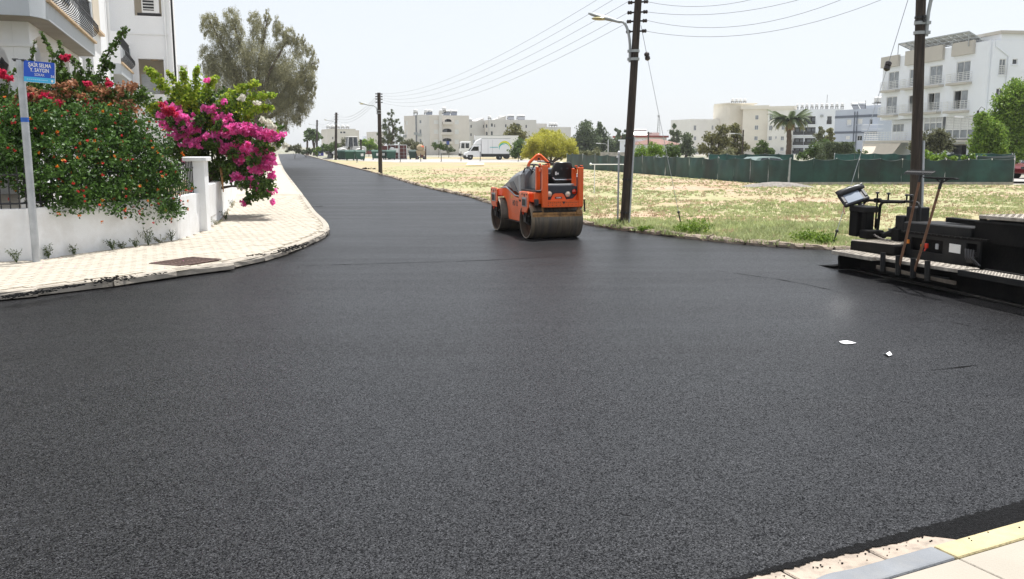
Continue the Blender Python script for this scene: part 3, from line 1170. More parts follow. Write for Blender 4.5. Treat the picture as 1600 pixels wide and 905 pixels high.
def bowed_railing(a0, a1, zs, parent, n):
    rg = obj('railing', MB().tube([hp(a0, -.06, zs + 1.02), hp(a1, -.06, zs + 1.02)], .022, 6).tube([hp(a0, -.06, zs + .08), hp(a1, -.06, zs + .08)], .016, 6).tube([hp(a0, .05, zs + .52), hp(a1, .05, zs + .52)], .016, 6), M['black_iron'], parent, world=True)
    prof = [(-.06, .08), (.06, .14), (.15, .26), (.14, .40), (.05, .52), (-.03, .66), (-.06, 1.02)]
    for i in range(n):
        a = a0 + (a1 - a0) * (i + .5) / n
        obj('baluster', MB().tube([hp(a, o, zs + z) for o, z in prof], .011, 5), M['black_iron'], rg, world=True)
bowed_railing(.12, tE - .05, ZS + .06, bal, 32)
# wall behind the balcony and the storeys above it
obj('wall', hbox(cA, L1 + cA, WS - .3, WS, BZ + BH + .002, ZR), M['house_wall'], hs_, world=True)
obj('wall', hbox(cA - .002, cA + .3, WS - 8, WS - .302, BZ + BH + .002, ZR), M['house_wall'], hs_, world=True)
bd_ = obj('balcony_door', hbox(1.6, 4.2, WS - .02, WS + .03, ZS + .05, ZS + 2.3), M['shutter'], hs_, world=True)
obj('window', hbox(5.2, 6.4, WS - .02, WS + .03, ZS + .8, ZS + 2.2), M['dark_glass'], hs_, world=True)
# white bay right of the balcony, out to the street plane
qa = L1 + cA
qb = FB.pixel(176, 40)[0]
obj('bay', hbox(qa + .002, qb, WS - 4, -.15, ZG, ZR), M['house_wall'], hs_, world=True)
z1w = FB.pixel(150, 38)[1]
wn = obj('window', hbox(qa + .55, qa + 2.2, -.16, -.13, z1w, z1w + 1.6), M['cream'], hs_, world=True)
obj('sill', hbox(qa + .45, qa + 2.3, -.15, -.02, z1w - .07, z1w - .002), M['sill'], wn, world=True)
obj('drainpipe', MB().cyl(hp(qb - .5, -.08, ZG), hp(qb - .5, -.08, ZR), .05, 8), M['house_wall'], hs_, world=True)
# second balcony
b2a = FB.pixel(189.5, 103)[0]
b2b = FB.pixel(207, 115)[0]
b2z = FB.pixel(206, 129)[1]
b2s = FB.pixel(206, 115)[1]
slab2 = [hp(b2a - .5, -1.6, b2z), hp(b2a - .5, -.5, b2z), hp(b2a, 0, b2z), hp(b2b, 0, b2z), hp(b2b, -1.6, b2z)]
bal2 = obj('balcony', MB().extr(slab2, (0, 0, b2s - b2z)), M['balcony_grey'], hs_, world=True, label='smaller grey balcony further along the house')
obj('sill', hbox(b2a, b2b + .05, -.2, .06, b2s + .001, b2s + .07), M['sill'], bal2, world=True)
obj('parapet', MB().extr([Vector((p.x, p.y, b2s + .001)) for p in (hp(b2a - .5, -1.6, 0), hp(b2a - .5, -.5, 0), hp(b2a, 0, 0), hp(b2a + .01, -.2, 0), hp(b2a - .36, -.6, 0), hp(b2a - .36, -1.6, 0))], (0, 0, 1.1)), M['house_wall'], bal2, world=True)
obj('end_pier', hbox(b2b - .25, b2b, -.3, -.02, b2s + .072, b2s + 1.0), M['balcony_grey'], bal2, world=True)
bowed_railing(b2a + .05, b2b - .27, b2s + .07, bal2, 20)
obj('wall', hbox(qb + .002, b2b + .3, WS - 3, WS - .4, ZG, ZR), M['stain_wall'], hs_, world=True)
# rear wing, facing the camera, with an opening on each floor
wa = b2b + .32
def wing_e(u, v=100):
    d = ray(u, v)
    o = H0 + HD * wa
    t = HD.dot(o) / (HD.x * d.x + HD.y * d.y)
    q = Vector((d.x * t, d.y * t))
    return (q - H0).dot(HE), CAMH + d.z * t
we0, we1 = WS - 1.0, wing_e(268, 60)[0]
o1a, o1b = wing_e(217.5, 120)[0], wing_e(257, 120)[0]
o1t, o1s = wing_e(235, 92)[1], wing_e(235, 139)[1]
o2a, o2b, o2s = wing_e(209.5, 10)[0], wing_e(252, 10)[0], wing_e(230, 25)[1]
pw = lambda s, z, t: hp(wa + t, we0 + s, z)
def wall_holes(length, z0, z1, holes, thick, place_):
    """wall with square holes (s0, s1, z0, z1), one above the other or side by side, built from slabs"""
    ss = sorted(set([0, length] + [h[0] for h in holes] + [h[1] for h in holes]))
    zs = sorted(set([z0, z1] + [h[2] for h in holes] + [h[3] for h in holes]))
    b = MB()
    keep = {}
    for i in range(len(ss) - 1):
        for j in range(len(zs) - 1):
            cs, cz = (ss[i] + ss[i + 1]) / 2, (zs[j] + zs[j + 1]) / 2
            keep[i, j] = not any(h[0] < cs < h[1] and h[2] < cz < h[3] for h in holes)
    idx = {}
    vs_, fs = [], []
    def V(i, j, t):
        k = (i, j, t)
        if k not in idx:
            idx[k] = len(vs_)
            vs_.append(place_(ss[i], zs[j], thick * t))
        return idx[k]
    for (i, j), on in keep.items():
        if not on:
            continue
        fs.append((V(i, j, 0), V(i + 1, j, 0), V(i + 1, j + 1, 0), V(i, j + 1, 0)))
        fs.append((V(i, j, 1), V(i, j + 1, 1), V(i + 1, j + 1, 1), V(i + 1, j, 1)))
        for (di, dj, q) in ((-1, 0, ((i, j), (i, j + 1))), (1, 0, ((i + 1, j), (i + 1, j + 1))), (0, -1, ((i, j), (i + 1, j))), (0, 1, ((i, j + 1), (i + 1, j + 1)))):
            if not keep.get((i + di, j + dj), False):
                a_, c_ = q
                fs.append((V(*a_, 0), V(*c_, 0), V(*c_, 1), V(*a_, 1)))
    return b.add(vs_, fs)
obj('wing_wall', wall_holes(we1 - we0, ZG, ZR, [(o1a - we0, o1b - we0, o1s - .6, o1t), (o2a - we0, o2b - we0, o2s, o2s + 1.9)], .25, pw), M['stain_wall'], hs_, world=True)
obj('wing_side', hbox(wa + .26, wa + 6, we1 - .25, we1, ZG, ZR), M['house_wall'], hs_, world=True)
obj('wing_back', hbox(wa + 1.7, wa + 1.9, we0, we1 - .26, ZG, ZR), M['cream'], hs_, world=True)
obj('wing_floor', hbox(wa + .26, wa + 1.7, we0, we1 - .26, o1t + .1, o1t + .35), M['house_wall'], hs_, world=True)
for sh in range(1):
    st = obj('shutter', hbox(wa + .5, wa + .54, o1a + .05, o1a + .75, o1s - .6, o1s + .62), M['shutter'], hs_, world=True)
    for k in range(12):
        z = o1s - .55 + k * .1
        obj('slat', hbox(wa + .47, wa + .502, o1a + .06, o1a + .74, z, z + .055), M['shutter'], st, world=True)
ac = obj('air_conditioner', hbox(wa + .02, wa + .3, o2a + .28, o2a + .95, o2s + .12, o2s + .95), M['sign_white'], hs_, world=True, bevel=.01)
obj('grille', hbox(wa + .005, wa + .021, o2a + .33, o2a + .75, o2s + .22, o2s + .85), M['black_iron'], ac, world=True)
for k in range(5):
    z = o2s + .26 + k * .12
    obj('slat', hbox(wa - .006, wa + .006, o2a + .32, o2a + .76, z, z + .03), M['sign_white'], ac, world=True)
obj('bracket', hbox(wa + .0, wa + .3, o2a + .1, o2a + 1.0, o2s + .03, o2s + .115), M['black_iron'], ac, world=True)
obj('ceiling_lamp', MB().lathe([(.0, -.07), (.13, -.05), (.16, 0), (.16, .02)], hp(wa + .9, (o1a + o1b) / 2 + .1, o1t + .06), n=14), M['sill'], hs_, world=True)
obj('string_course', hbox(wa - .04, wa + .001, we0 + .1, we1 - .1, o2s - .75, o2s - .68), M['house_wall'], hs_, world=True)
obj('drainpipe', MB().cyl(hp(wa - .06, we1 - .22, ZG), hp(wa - .06, we1 - .22, ZR), .04, 8), M['house_wall'], hs_, world=True)
obj('drainpipe', MB().cyl(hp(wa + .5, we1 + .06, ZG + 3), hp(wa + .5, we1 + .06, ZR), .045, 8), M['black_iron'], hs_, world=True)
# garden terrace wall below the wing
obj('terrace_wall', hbox(wa - 1.8, wa - 1.6, -3.2, we1 + .12, ZG, wing_e(230, 141)[1] - .25), M['house_wall'], hs_, world=True)
obj('far_bay', hbox(wa + 6.02, wa + 9, we1 - 2.0, we1 + .45, ZG, wing_e(275, 82)[1]), M['house_wall'], hs_, world=True)
obj('roof', hbox(cA, wa + 6, WS - 8, WS - .3, ZR + .002, ZR + .2), M['concrete'], hs_, world=True)
# ================================================================== POLES AND WIRES
M['pole_wood'] = None
def wood_material():
    m, nt, p, co = base_mat('tarred_pole_wood')
    mp = node(nt, 'ShaderNodeMapping')
    mp.inputs['Scale'].default_value = (14, 14, 0.7)
    nt.links.new(co, mp.inputs[0])
    f = noise_fac(nt, mp.outputs[0], 1.6, 8, 0.7, 0, 1, .35, .68)
    c = mixc(nt, f, (0.014, 0.011, 0.009), (0.085, 0.062, 0.047))
    nt.links.new(c, p.inputs['Base Color'])
    p.inputs['Roughness'].default_value = 0.85
    b = node(nt, 'ShaderNodeBump')
    b.inputs['Strength'].default_value = .8
    b.inputs['Distance'].default_value = .015
    nt.links.new(f, b.inputs['Height'])
    nt.links.new(b.outputs[0], p.inputs['Normal'])
    return m
M['pole_wood'] = wood_material()
M['lamp_grey'] = pmat('lamp_grey_paint', (0.36, 0.38, 0.38), .45, .06)
M['lens'] = pmat('yellowed_lamp_lens', (0.42, 0.38, 0.20), .25, .15)
M['porcelain'] = pmat('brown_insulator', (0.03, 0.02, 0.018), .3, .2)
M['wire'] = pmat('wire', (0.20, 0.20, 0.21), .6, .1)

def power_pole(base, top_p, r0, r1, label, insul=(), lamp=None, conduit=None, straps=(), group='timber power poles along the street', cat='utility pole'):
    """insul: fractions of the height with a pair of insulators; side vector gives their direction"""
    base = Vector(base)
    L = Vector(top_p) - base
    t = thing('power_pole', label, cat, base, 0, group)
    n = 10
    obj('pole', MB().tube([L * (k / n) for k in range(n + 1)], [r0 + (r1 - r0) * k / n for k in range(n + 1)], 14), M['pole_wood'], t, smooth=50)
    H = L.length
    for z, sd in insul:
        p = L * (z / H)
        s = Vector((sd[0], sd[1], 0)).normalized()
        rr_ = r0 + (r1 - r0) * z / H
        br = MB().bar(p - s * (rr_ + .13), p + s * (rr_ + .13), .03, .035)
        bo = obj('bracket', br, M['black_iron'], t)
        for q in (-1, 1):
            pp = p + s * q * (rr_ + .10)
            obj('insulator', MB().lathe([(.02, -.055), (.042, -.04), (.042, -.012), (.027, 0), (.042, .012), (.042, .04), (.02, .055)], pp, s, 10), M['porcelain'], bo, smooth=50)
    if lamp:
        z, d, reach, rise, sc = lamp
        p = L * (z / H)
        d = Vector((d[0], d[1], 0)).normalized()
        rr_ = r0 + (r1 - r0) * z / H
        s0 = p + d * (rr_ + .03) - Vector((0, 0, .25))
        pts = [s0]
        for k in range(9):
            a = math.pi / 2 * k / 8
            pts.append(p + d * (rr_ + .03 + (reach * .55) * (1 - math.cos(a))) + Vector((0, 0, rise * math.sin(a))))
        e_ = p + d * (rr_ + reach) + Vector((0, 0, rise + .06 * reach))
        pts.append(e_)
        arm = obj('lamp_arm', MB().tube(pts, .036 * sc, 8), M['lamp_grey'], t, smooth=60)
        for dz_ in (-.18, .0):
            q = p + Vector((0, 0, dz_))
            obj('arm_clamp', MB().lathe([(rr_ + .012, -.03), (rr_ + .02, -.03), (rr_ + .02, .03), (rr_ + .012, .03)], q, (0, 0, 1), 14, closed=True).box(q + d * (rr_ + .04), (.09, .09, .06)), M['lamp_grey'], arm)
        side = Vector((-d.y, d.x, 0))
        b = MB()
        secs = [(-.12, .035, .04, .03), (0.05, .06, .055, .04), (.25, .10, .07, .06), (.5, .11, .06, .06), (.68, .085, .04, .05), (.74, .03, .02, .03)]
        vs_, fs = [], []
        m_ = 10
        for (x, w_, up_, dn) in secs:
            for k in range(m_):
                a = 2 * math.pi * k / m_
                zz = math.sin(a)
                vs_.append(e_ + d * (x * sc) + side * (math.cos(a) * w_ * sc) + Vector((0, 0, (zz * up_ if zz > 0 else zz * dn) * sc + .32 * x * sc)))
        for i in range(len(secs) - 1):
            for k in range(m_):
                fs.append((i * m_ + k, i * m_ + (k + 1) % m_, (i + 1) * m_ + (k + 1) % m_, (i + 1) * m_ + k))
        fs += [tuple(range(m_)), tuple((len(secs) - 1) * m_ + k for k in range(m_))]
        b.add(vs_, fs)
        hd = obj('lamp_head', b, M['lamp_grey'], t, smooth=50)
        lb = MB().ball(e_ + d * (.40 * sc) + Vector((0, 0, .08 * sc)), (.10 * sc + .16 * sc * abs(d.x), .10 * sc + .16 * sc * abs(d.y), .05 * sc), 12, 6)
        obj('lens', lb, M['lens'], hd, smooth=60)
    if conduit:
        z0, z1, d, r = conduit
        d = Vector((d[0], d[1], 0)).normalized()
        f = lambda z: L * (z / H) + d * (r0 + (r1 - r0) * z / H + r * .8)
        obj('conduit', MB().tube([f(z0), f(z1)], r, 10), M['steel'], t, smooth=50)
    for z in straps:
        rr_ = r0 + (r1 - r0) * z / H
        q = L * (z / H)
        obj('strap', MB().lathe([(rr_ + .002, -.02), (rr_ + .014, -.02), (rr_ + .014, .02), (rr_ + .002, .02)], q, L.normalized(), 14, closed=True).box(q + Vector((.02, -rr_ - .03, 0)), (.05, .05, .05)), M['black_iron'], t)
    return t, L

# pole beside the roller
PA = G(976, 356, .0) + Vector((0, .12, 0))
tA = A(1001, -60, PA.y + .15)
HA = (tA - PA).length
zA_ = lambda v: (A(995, v, PA.y + .1) - PA).length
SA = (0.93, -0.36)
power_pole(PA, tA, .102, .078, 'dark timber power pole with a street lamp at the field edge beside the roller',
           [(zA_(v), SA) for v in (3, 19, 33, 49, -18, -35)], (zA_(80), (-0.95, .3), .38, .66, .86), (.1, zA_(215), (.93, -.36), .022), (zA_(217), zA_(283), zA_(347)))
# right pole, behind the paver
PC = Vector((A(1428, 376, 17.6).x, 17.6, 0.04))
tC = A(1442.5, -120, 17.8)
zC_ = lambda v: (A(1436, v, 17.7) - PC).length
power_pole(PC, tC, .108, .086, 'dark timber power pole standing behind the black paving machine at right',
           [(zC_(v), (0.3, .95)) for v in (-55, -75, -95)], (zC_(36), (0.85, -.5), .75, 1.0, 1.0), (.1, zC_(220), (.9, -.43), .026), (zC_(33), zC_(27)))
# farther poles along the street
PB = G(594.5, 272)
tB = A(592, 145, PB.y)
power_pole(PB, tB, .145, .12, 'thin dark timber power pole with a lamp arm, in front of the green bins', [((A(592, v, PB.y) - PB).length, (0.8, .6)) for v in (147, 151, 155, 160)],
           ((A(592, 173, PB.y) - PB).length, (-.96, .28), .75, .36, .9), None, ((A(592, 178, PB.y) - PB).length,))
PD_ = G(524.5, 250.5)
tD = A(525.5, 176, PD_.y)
power_pole(PD_, tD, .2, .16, 'dark timber power pole beside the white wheel loader', [((A(525, v, PD_.y) - PD_).length, (0.8, .6)) for v in (179, 183, 187)],
           ((A(525, 193, PD_.y) - PD_).length, (-.96, .28), 1.0, .35, 1.0))
PE = G(495, 244.5)
tE_ = A(495.5, 187.5, PE.y)
power_pole(PE, tE_, .22, .16, 'farthest dark timber power pole beside the blue container', [((A(495, v, PE.y) - PE).length, (0.8, .6)) for v in (190, 194)],
           ((A(495, 198, PE.y) - PE).length, (-.96, .28), 1.0, .35, 1.0))

def wire(p0, p1, sag, r, label, group, n=18):
    p0, p1 = Vector(p0), Vector(p1)
    pts = []
    for k in range(n + 1):
        t = k / n
        p = p0.lerp(p1, t)
        p.z -= sag * 4 * t * (1 - t)
        pts.append(tuple(p - p0))
    o = obj('power_line', MB().tube(pts, r, 5), M['wire'])
    o.location = p0
    tag(o, label, 'wire', group)
    return o
def on_pole(base, top_, z, sd, q, r=.20):
    L = Vector(top_) - Vector(base)
    s = Vector((sd[0], sd[1], 0)).normalized()
    return Vector(base) + L * (z / L.length) + s * q * r
ORD = ('topmost', 'second from top', 'middle', 'fourth from top', 'lowest')
for i, v in enumerate((-35, -18, 0, 18, 34)):
    a = on_pole(PA, tA, zA_(v), SA, -1)
    b_ = Vector(A(592 + .5 * (i % 2), 146 + 3.2 * i, PB.y))
    wire(a, b_, 0.75 + .05 * i, .0042, ORD[i] + ' of five lines sagging from the lamp pole towards the green bins', 'power lines from the lamp pole to the pole by the bins')
ORD = ('topmost', 'second from top', 'third from top', 'lowest')
for i, v in enumerate((3, 19, 32, 49)):
    a = on_pole(PA, tA, zA_(v), SA, 1)
    ye, sag = ((-141, .68), (-78, .45), (-66, .59), (-30, .47))[i]
    wire(a, A(1445, ye, 17.6), sag, .0048, ORD[i] + ' of the four lines swinging right from the lamp pole', 'power lines swinging right from the lamp pole')
ORD = ('upper', 'middle', 'lower')
for i in range(3):
    wire(A(592, 147 + 4.4 * i, PB.y), A(525, 179 + 4 * i, PD_.y), .9, .009, ORD[i] + ' of the thin far lines between the poles by the bins and the loader', 'power lines from the bins to the wheel loader')
for i in range(2):
    wire(A(525, 179 + 4 * i, PD_.y), A(495, 190 + 4 * i, PE.y), 1.0, .012, ('upper', 'lower')[i] + ' of the two far lines leading to the pole by the blue container', 'power lines to the farthest pole')

def guy(p0, mid_t, p1, label):
    t = thing('guy_wire', label, 'guy wire', p1)
    p0, p1 = Vector(p0) - Vector(p1), Vector((0, 0, 0))
    m_ = p0.lerp(p1, mid_t)
    d = (p1 - p0).normalized()
    obj('upper_cable', MB().tube([p0, m_ - d * .08], .006, 5), M['wire'], t)
    obj('strain_insulator', MB().lathe([(.02, -.10), (.06, -.07), (.06, -.01), (.035, 0), (.06, .01), (.06, .07), (.02, .10)], m_, d, 10), M['porcelain'], t, smooth=50)
    obj('lower_cable', MB().tube([m_ + d * .08, p1 - d * .3], .006, 5), M['steel'], t)
    obj('anchor_rod', MB().tube([p1 - d * .32, p1 + d * .05], .016, 6).ball(p1 - d * .3, .035, 6, 4), M['black_iron'], t)
gA = G(1064, 351, .045)
guy(on_pole(PA, tA, zA_(40), SA, 1, .1), .15, gA, 'thin steel guy wire running from the lamp pole down into the dry grass')
gC = G(1304, 386, .03) + Vector((0, .12, 0))
p0 = Vector(A(1437, -60, 17.7))
md = A(1393, 89, gC.y + .3)
guy(p0, (p0 - md).length / (p0 - gC).length, gC, 'dark guy wire slanting down to the kerb behind the control panel of the paver')

# slim post and pipe frame in the field
sp0 = G(965, 352, .045)
st = thing('steel_post', 'slim grey steel post standing left of the lamp pole at the field edge', 'post', sp0)
h = A(965, 238, sp0.y).z - sp0.z
obj('tube', MB().cyl((0, 0, -.05), (0, 0, h), .022, 10), M['steel'], st, smooth=50)
obj('cap', MB().lathe([(.03, -.03), (.03, .01), (.01, .035)], (0, 0, h), n=10), M['sign_white'], st)
obj('clip', MB().box((-.03, 0, h - .1), (.05, .03, .05)), M['sign_white'], st)
f0 = G(928.5, 302, .045)
fr = thing('pipe_frame', 'thin white pipe frame standing in the dry field behind the slim grey post', 'frame', f0)
fh = A(928.5, 257, f0.y).z - f0.z
fx = A(985, 257, f0.y).x - f0.x
for x in (0, fx):
    obj('leg', MB().cyl((x, 0, -.03), (x, 0, fh), .018, 6), M['sign_white'], fr)
obj('crossbar', MB().cyl((-.12, 0, fh), (fx + .1, 0, fh), .02, 6), M['sign_white'], fr)
obj('corner_knob', MB().ball((-.16, 0, fh + .01), .05, 8, 5), M['sign_white'], fr)
# ================================================================== ROAD ROLLER
M['orange'] = pmat('roller_orange_paint', (0.83, 0.118, 0.014), .38, .05, 3, .04, 30, dirt=(.34, .11, .04), dscale=2.5, damt=.35, coat=.25)
M['hood_grey'] = pmat('hood_grey_plastic', (0.085, 0.097, 0.12), .3, .06, 3, .03, 40, dirt=(.33, .30, .26), dscale=1.6, damt=.5)
M['hood_dark'] = pmat('hood_dark_inset', (0.035, 0.045, 0.065), .35, .1)
M['trim_grey'] = pmat('pale_grey_trim', (0.36, 0.37, 0.38), .5, .06)
M['black_plastic'] = pmat('black_plastic', (0.014, 0.014, 0.016), .45, .15, 6, .08, 60, dirt=(.08, .07, .06), dscale=4, damt=.35)
M['blue_black'] = pmat('dark_slate_plastic', (0.026, 0.03, 0.042), .4, .1, 4, .05, 60, dirt=(.1, .09, .08), dscale=3, damt=.35)
M['seat_vinyl'] = pmat('black_seat_vinyl', (0.012, 0.012, 0.013), .38, .1, 5, .1, 30)
M['dark_steel'] = pmat('greasy_dark_steel', (0.022, 0.021, 0.02), .5, .25, 9, .2, 50, metal=.5)
M['chrome'] = pmat('bright_metal', (0.55, 0.56, 0.58), .22, .05, metal=.9)
M['lamp_lens'] = pmat('cloudy_lamp_lens', (0.62, 0.52, 0.42), .2, .08, coat=.6)
M['red_lens'] = pmat('red_lamp_lens', (0.55, 0.03, 0.008), .15, .08, coat=.8)
M['yellow_mark'] = pmat('yellow_sticker', (0.75, 0.45, 0.02), .5, .05)
M['white_mark'] = pmat('white_sticker', (0.75, 0.75, 0.73), .5, .05)
def drum_material():
    m, nt, p, co = base_mat('worn_drum_steel')
    mp = node(nt, 'ShaderNodeMapping')
    mp.inputs['Scale'].default_value = (9.0, 0.6, 0.6)
    nt.links.new(co, mp.inputs[0])
    f = noise_fac(nt, mp.outputs[0], 1.0, 6, .65, 0, 1, .38, .64)
    c = mixc(nt, f, (0.10, 0.09, 0.08), (0.20, 0.155, 0.105))
    f2 = noise_fac(nt, mp.outputs[0], 2.3, 4, .6, 0, .75, .5, .66)
    c = mixc(nt, f2, c, (0.045, 0.042, 0.04))
    nt.links.new(c, p.inputs['Base Color'])
    p.inputs['Metallic'].default_value = .45
    rr_ = noise_fac(nt, mp.outputs[0], 2.0, 4, .6, .32, .55)
    nt.links.new(rr_, p.inputs['Roughness'])
    add_bump(nt, p, co, 40, .1)
    return m
M['drum'] = drum_material()
M['rusty_bar'] = pmat('rusty_yellow_bar', (0.40, 0.21, 0.075), .75, .3, 8, .3, 50, dirt=(.05, .035, .025), dscale=9, damt=.8)

P1, P2 = XY(G(821, 373)), XY(G(773, 359.5))
RH = (P2 - P1).normalized()
RR = Vector((RH.y, -RH.x))
RO = (P1 + P2) / 2 + RR * .575 - RH * .02
ro = thing('road_roller', 'orange tandem road roller with two steel drums parked on the fresh asphalt', 'road roller', (RO.x, RO.y, 0), math.atan2(-RH.x, RH.y))
WB, DR, DW = 1.96, 0.37, 1.13

def yz(x, pts):
    return [Vector((x, y, z)) for y, z in pts]
def plate_yz(b, x0, x1, pts):
    return b.extr(yz(x0, pts), (x1 - x0, 0, 0))
def plate_xz(b, y0, y1, pts):
    return b.extr([Vector((x, y0, z)) for x, z in pts], (0, y1 - y0, 0))

for yy in (-WB / 2, WB / 2):
    prof = [(DR - .03, -DW / 2 + .004), (DR - .004, -DW / 2), (DR, -DW / 2 + .006), (DR, DW / 2 - .006), (DR - .004, DW / 2), (DR - .03, DW / 2 - .004), (DR - .035, DW / 2 - .26), (0.02, DW / 2 - .262),
            (0.02, -DW / 2 + .262), (DR - .035, -DW / 2 + .26)]
    dm = obj('drum', MB().lathe(prof, (0, yy, DR), (1, 0, 0), 56, closed=True), M['drum'], ro, smooth=35)
    for sx in (-1, 1):
        obj('drum_disc', MB().lathe([(.0, 0), (.29, 0), (.29, .012), (.0, .012)], (sx * (DW / 2 - .24), yy, DR), (sx, 0, 0), 32), M['orange'], dm, smooth=35)
        hb = MB().lathe([(.0, .0), (.15, 0), (.15, .05), (.11, .06), (.11, .15), (.07, .16), (.07, .2), (0, .2)], (sx * (DW / 2 - .226), yy, DR), (sx, 0, 0), 20)
        for k in range(8):
            a = k * math.pi / 4
            hb.cyl((sx * (DW / 2 - .18), yy + .13 * math.cos(a), DR + .13 * math.sin(a)), (sx * (DW / 2 - .155), yy + .13 * math.cos(a), DR + .13 * math.sin(a)), .014, 6)
        obj('hub_motor', hb, M['dark_steel'], dm, smooth=35)

# drum brackets: orange side plates with grey step pads, and their arms down to the hubs
for (y0, y1, yh) in ((-1.24, -.80, -WB / 2), (.80, 1.26, WB / 2)):
    for sx in (-1, 1):
        x0, x1 = sx * .575, sx * .605
        pts = [(y0, .66), (y0, .93), (y0 + .03, .965), (y1 - .03, .965), (y1, .93), (y1, .66), (y1 - .06, .60), (yh + .15, .54), (yh - .15, .54), (y0 + .06, .60)]
        bp = obj('drum_bracket', plate_yz(MB(), x0, x1, pts), M['orange'], ro, bevel=.008)
        arm = MB()
        plate_yz(arm, sx * .56, sx * .585, [(yh - .16, .60), (yh - .07, .40), (yh - .075, .33), (yh + .075, .33), (yh + .07, .40), (yh + .16, .60)])
        obj('hub_arm', arm, M['dark_steel'], bp, bevel=.006)
        obj('step_pad', MB().box((sx * .612, (y0 + y1) / 2 - .01, .755), (.014, .26, .19)), M['trim_grey'], bp, bevel=.01)
        obj('step_tread', MB().box((sx * .620, (y0 + y1) / 2 - .01, .745), (.006, .20, .13)), M['dark_steel'], bp)
        for q in (0, 1):
            yq = y0 + .08 + q * (y1 - y0 - .16)
            obj('bolt', MB().cyl((sx * .60, yq, .91), (sx * .614, yq, .91), .014, 8), M['dark_steel'], bp)
        obj('lashing_eye', MB().extr([Vector((sx * .606, (y0 + y1) / 2 + a, .885 + c)) for a, c in ((-.045, .03), (.045, .03), (.0, -.035))], (sx * .004, 0, 0)), M['black_plastic'], bp)
        hose = [(sx * .57, yh + .05, .62), (sx * .60, yh + .03, .52), (sx * .59, yh - .02, .45), (sx * .50, yh - .03, .40)]
        obj('hose', MB().tube(hose, .016, 6), M['black_plastic'], bp, smooth=60)
        obj('hose_sleeve', MB().tube([(sx * .602, yh + .037, .54), (sx * .6, yh + .02, .49)], .021, 6), M['red_lens'], bp)

# rear frame
fr_ = MB()
plate_yz(fr_, -.50, .50, [(-1.32, .72), (-1.32, .955), (-.55, .955), (-.55, .80), (-.62, .755), (-1.28, .755)])
obj('rear_frame', fr_, M['orange'], ro, bevel=.012)
obj('fender_step', MB().box((-.535, -.70, .86), (.07, .24, .17)), M['orange'], ro, bevel=.012)
obj('fender_edge', MB().box((-.5025, -.93, .915), (.012, .62, .02)), M['orange'], ro, bevel=.003)
ub = MB()
plate_yz(ub, -.46, .46, [(-1.25, .70), (-1.25, .719), (-.5, .75), (-.42, .5), (-.55, .5), (-.6, .72)])
obj('underframe', ub, M['black_plastic'], ro)
# perforated rear cross member
cb = MB()
plate_xz(cb, -1.425, -1.345, [(-.345, .655), (.50, .655), (.52, .70), (.52, .775), (.505, .79), (-.345, .79)])
cbo = obj('rear_bumper', cb, M['orange'], ro, bevel=.008)
hl = MB()
for i in range(17):
    for j in range(2):
        if 7 <= i <= 8 or (j == 1 and i % 2):
            continue
        hl.cyl((-.235 + i * .043, -1.4275, .748 - j * .05 + .006 * (i % 2)), (-.235 + i * .043, -1.42, .748 - j * .05 + .006 * (i % 2)), .0085, 8)
obj('perforation', hl, M['black_plastic'], cbo, kind='stuff')
obj('lashing_mark', MB().extr([Vector((.1 + a, -1.4275, .755 + c)) for a, c in ((-.035, .015), (.035, .015), (.0, -.04))], (0, .005, 0)), M['black_plastic'], cbo)
obj('top_edge', MB().box((.085, -1.375, .793), (.80, .10, .012)), M['orange'], cbo)
# lower halves of the folding roll bar
for (xa, xb, zb, zt) in ((-.365, -.245, .66, 1.50), (.425, .525, .66, 1.46)):
    pst = obj('roll_bar_post', MB().box2((xa, -1.44, zb), (xb, -1.345, zt)), M['orange'], ro, bevel=.014, segs=2)
    obj('hinge_plate', MB().box2((xa - .018, -1.35, zt - .13), (xa - .002, -1.24, zt + .035)).box2((xb + .002, -1.35, zt - .13), (xb + .018, -1.24, zt + .035)), M['orange'], pst, bevel=.005)
    obj('hinge_pin', MB().cyl((xa - .04, -1.30, zt - .02), (xb + .04, -1.30, zt - .02), .022, 10), M['dark_steel'], pst)
    obj('end_cap', MB().box2((xa + .02, -1.43, zt + .001), (xb - .02, -1.36, zt + .02)), M['black_plastic'], pst)
    obj('front_web', MB().box2((xa - .05, -1.20, .957), (xa + .045, -1.14, zt - .03)), M['orange'], pst, bevel=.008)
# rear panel with lamps
rp = MB()
pp = [(-.30, .80), (-.15, .80), (-.105, .905), (-.06, .93), (.09, .93), (.135, .905), (.18, .80), (.33, .82), (.43, .92), (.43, 1.07), (.30, 1.10), (-.20, 1.10), (-.30, 1.07)]
plate_xz(rp, -1.35, -1.20, pp)
rpo = obj('rear_panel', rp, M['blue_black'], ro, bevel=.02, segs=2)
obj('panel_filler', MB().box2((-.24, -1.342, .792), (.40, -1.10, 1.0)), M['orange'], ro)
for x, z, m_, r in ((-.19, .925, 'lamp_lens', .062), (.215, .915, 'lamp_lens', .062), (.355, .965, 'red_lens', .055)):
    lo = obj('headlight' if m_ == 'lamp_lens' else 'tail_light', MB().lathe([(0, .03), (r * .5, .026), (r * .85, .012), (r, 0)], (x, -1.351, z), (0, -1, 0), 20), M[m_], ro, smooth=60)
    obj('bezel', MB().lathe([(r, -.004), (r, .012), (r + .012, .008), (r + .014, -.004)], (x, -1.351, z), (0, -1, 0), 20, closed=True), M['black_plastic'], lo, smooth=60)
npl = obj('name_plate', MB().box((.015, -1.346, .845), (.15, .008, .038)), M['black_plastic'], ro)
letter('HAMM', .036, Vector((.015, -1.3515, .845)), Vector((1, 0, 0)), Vector((0, 0, 1)), M['white_mark'], npl, bold=.0006)
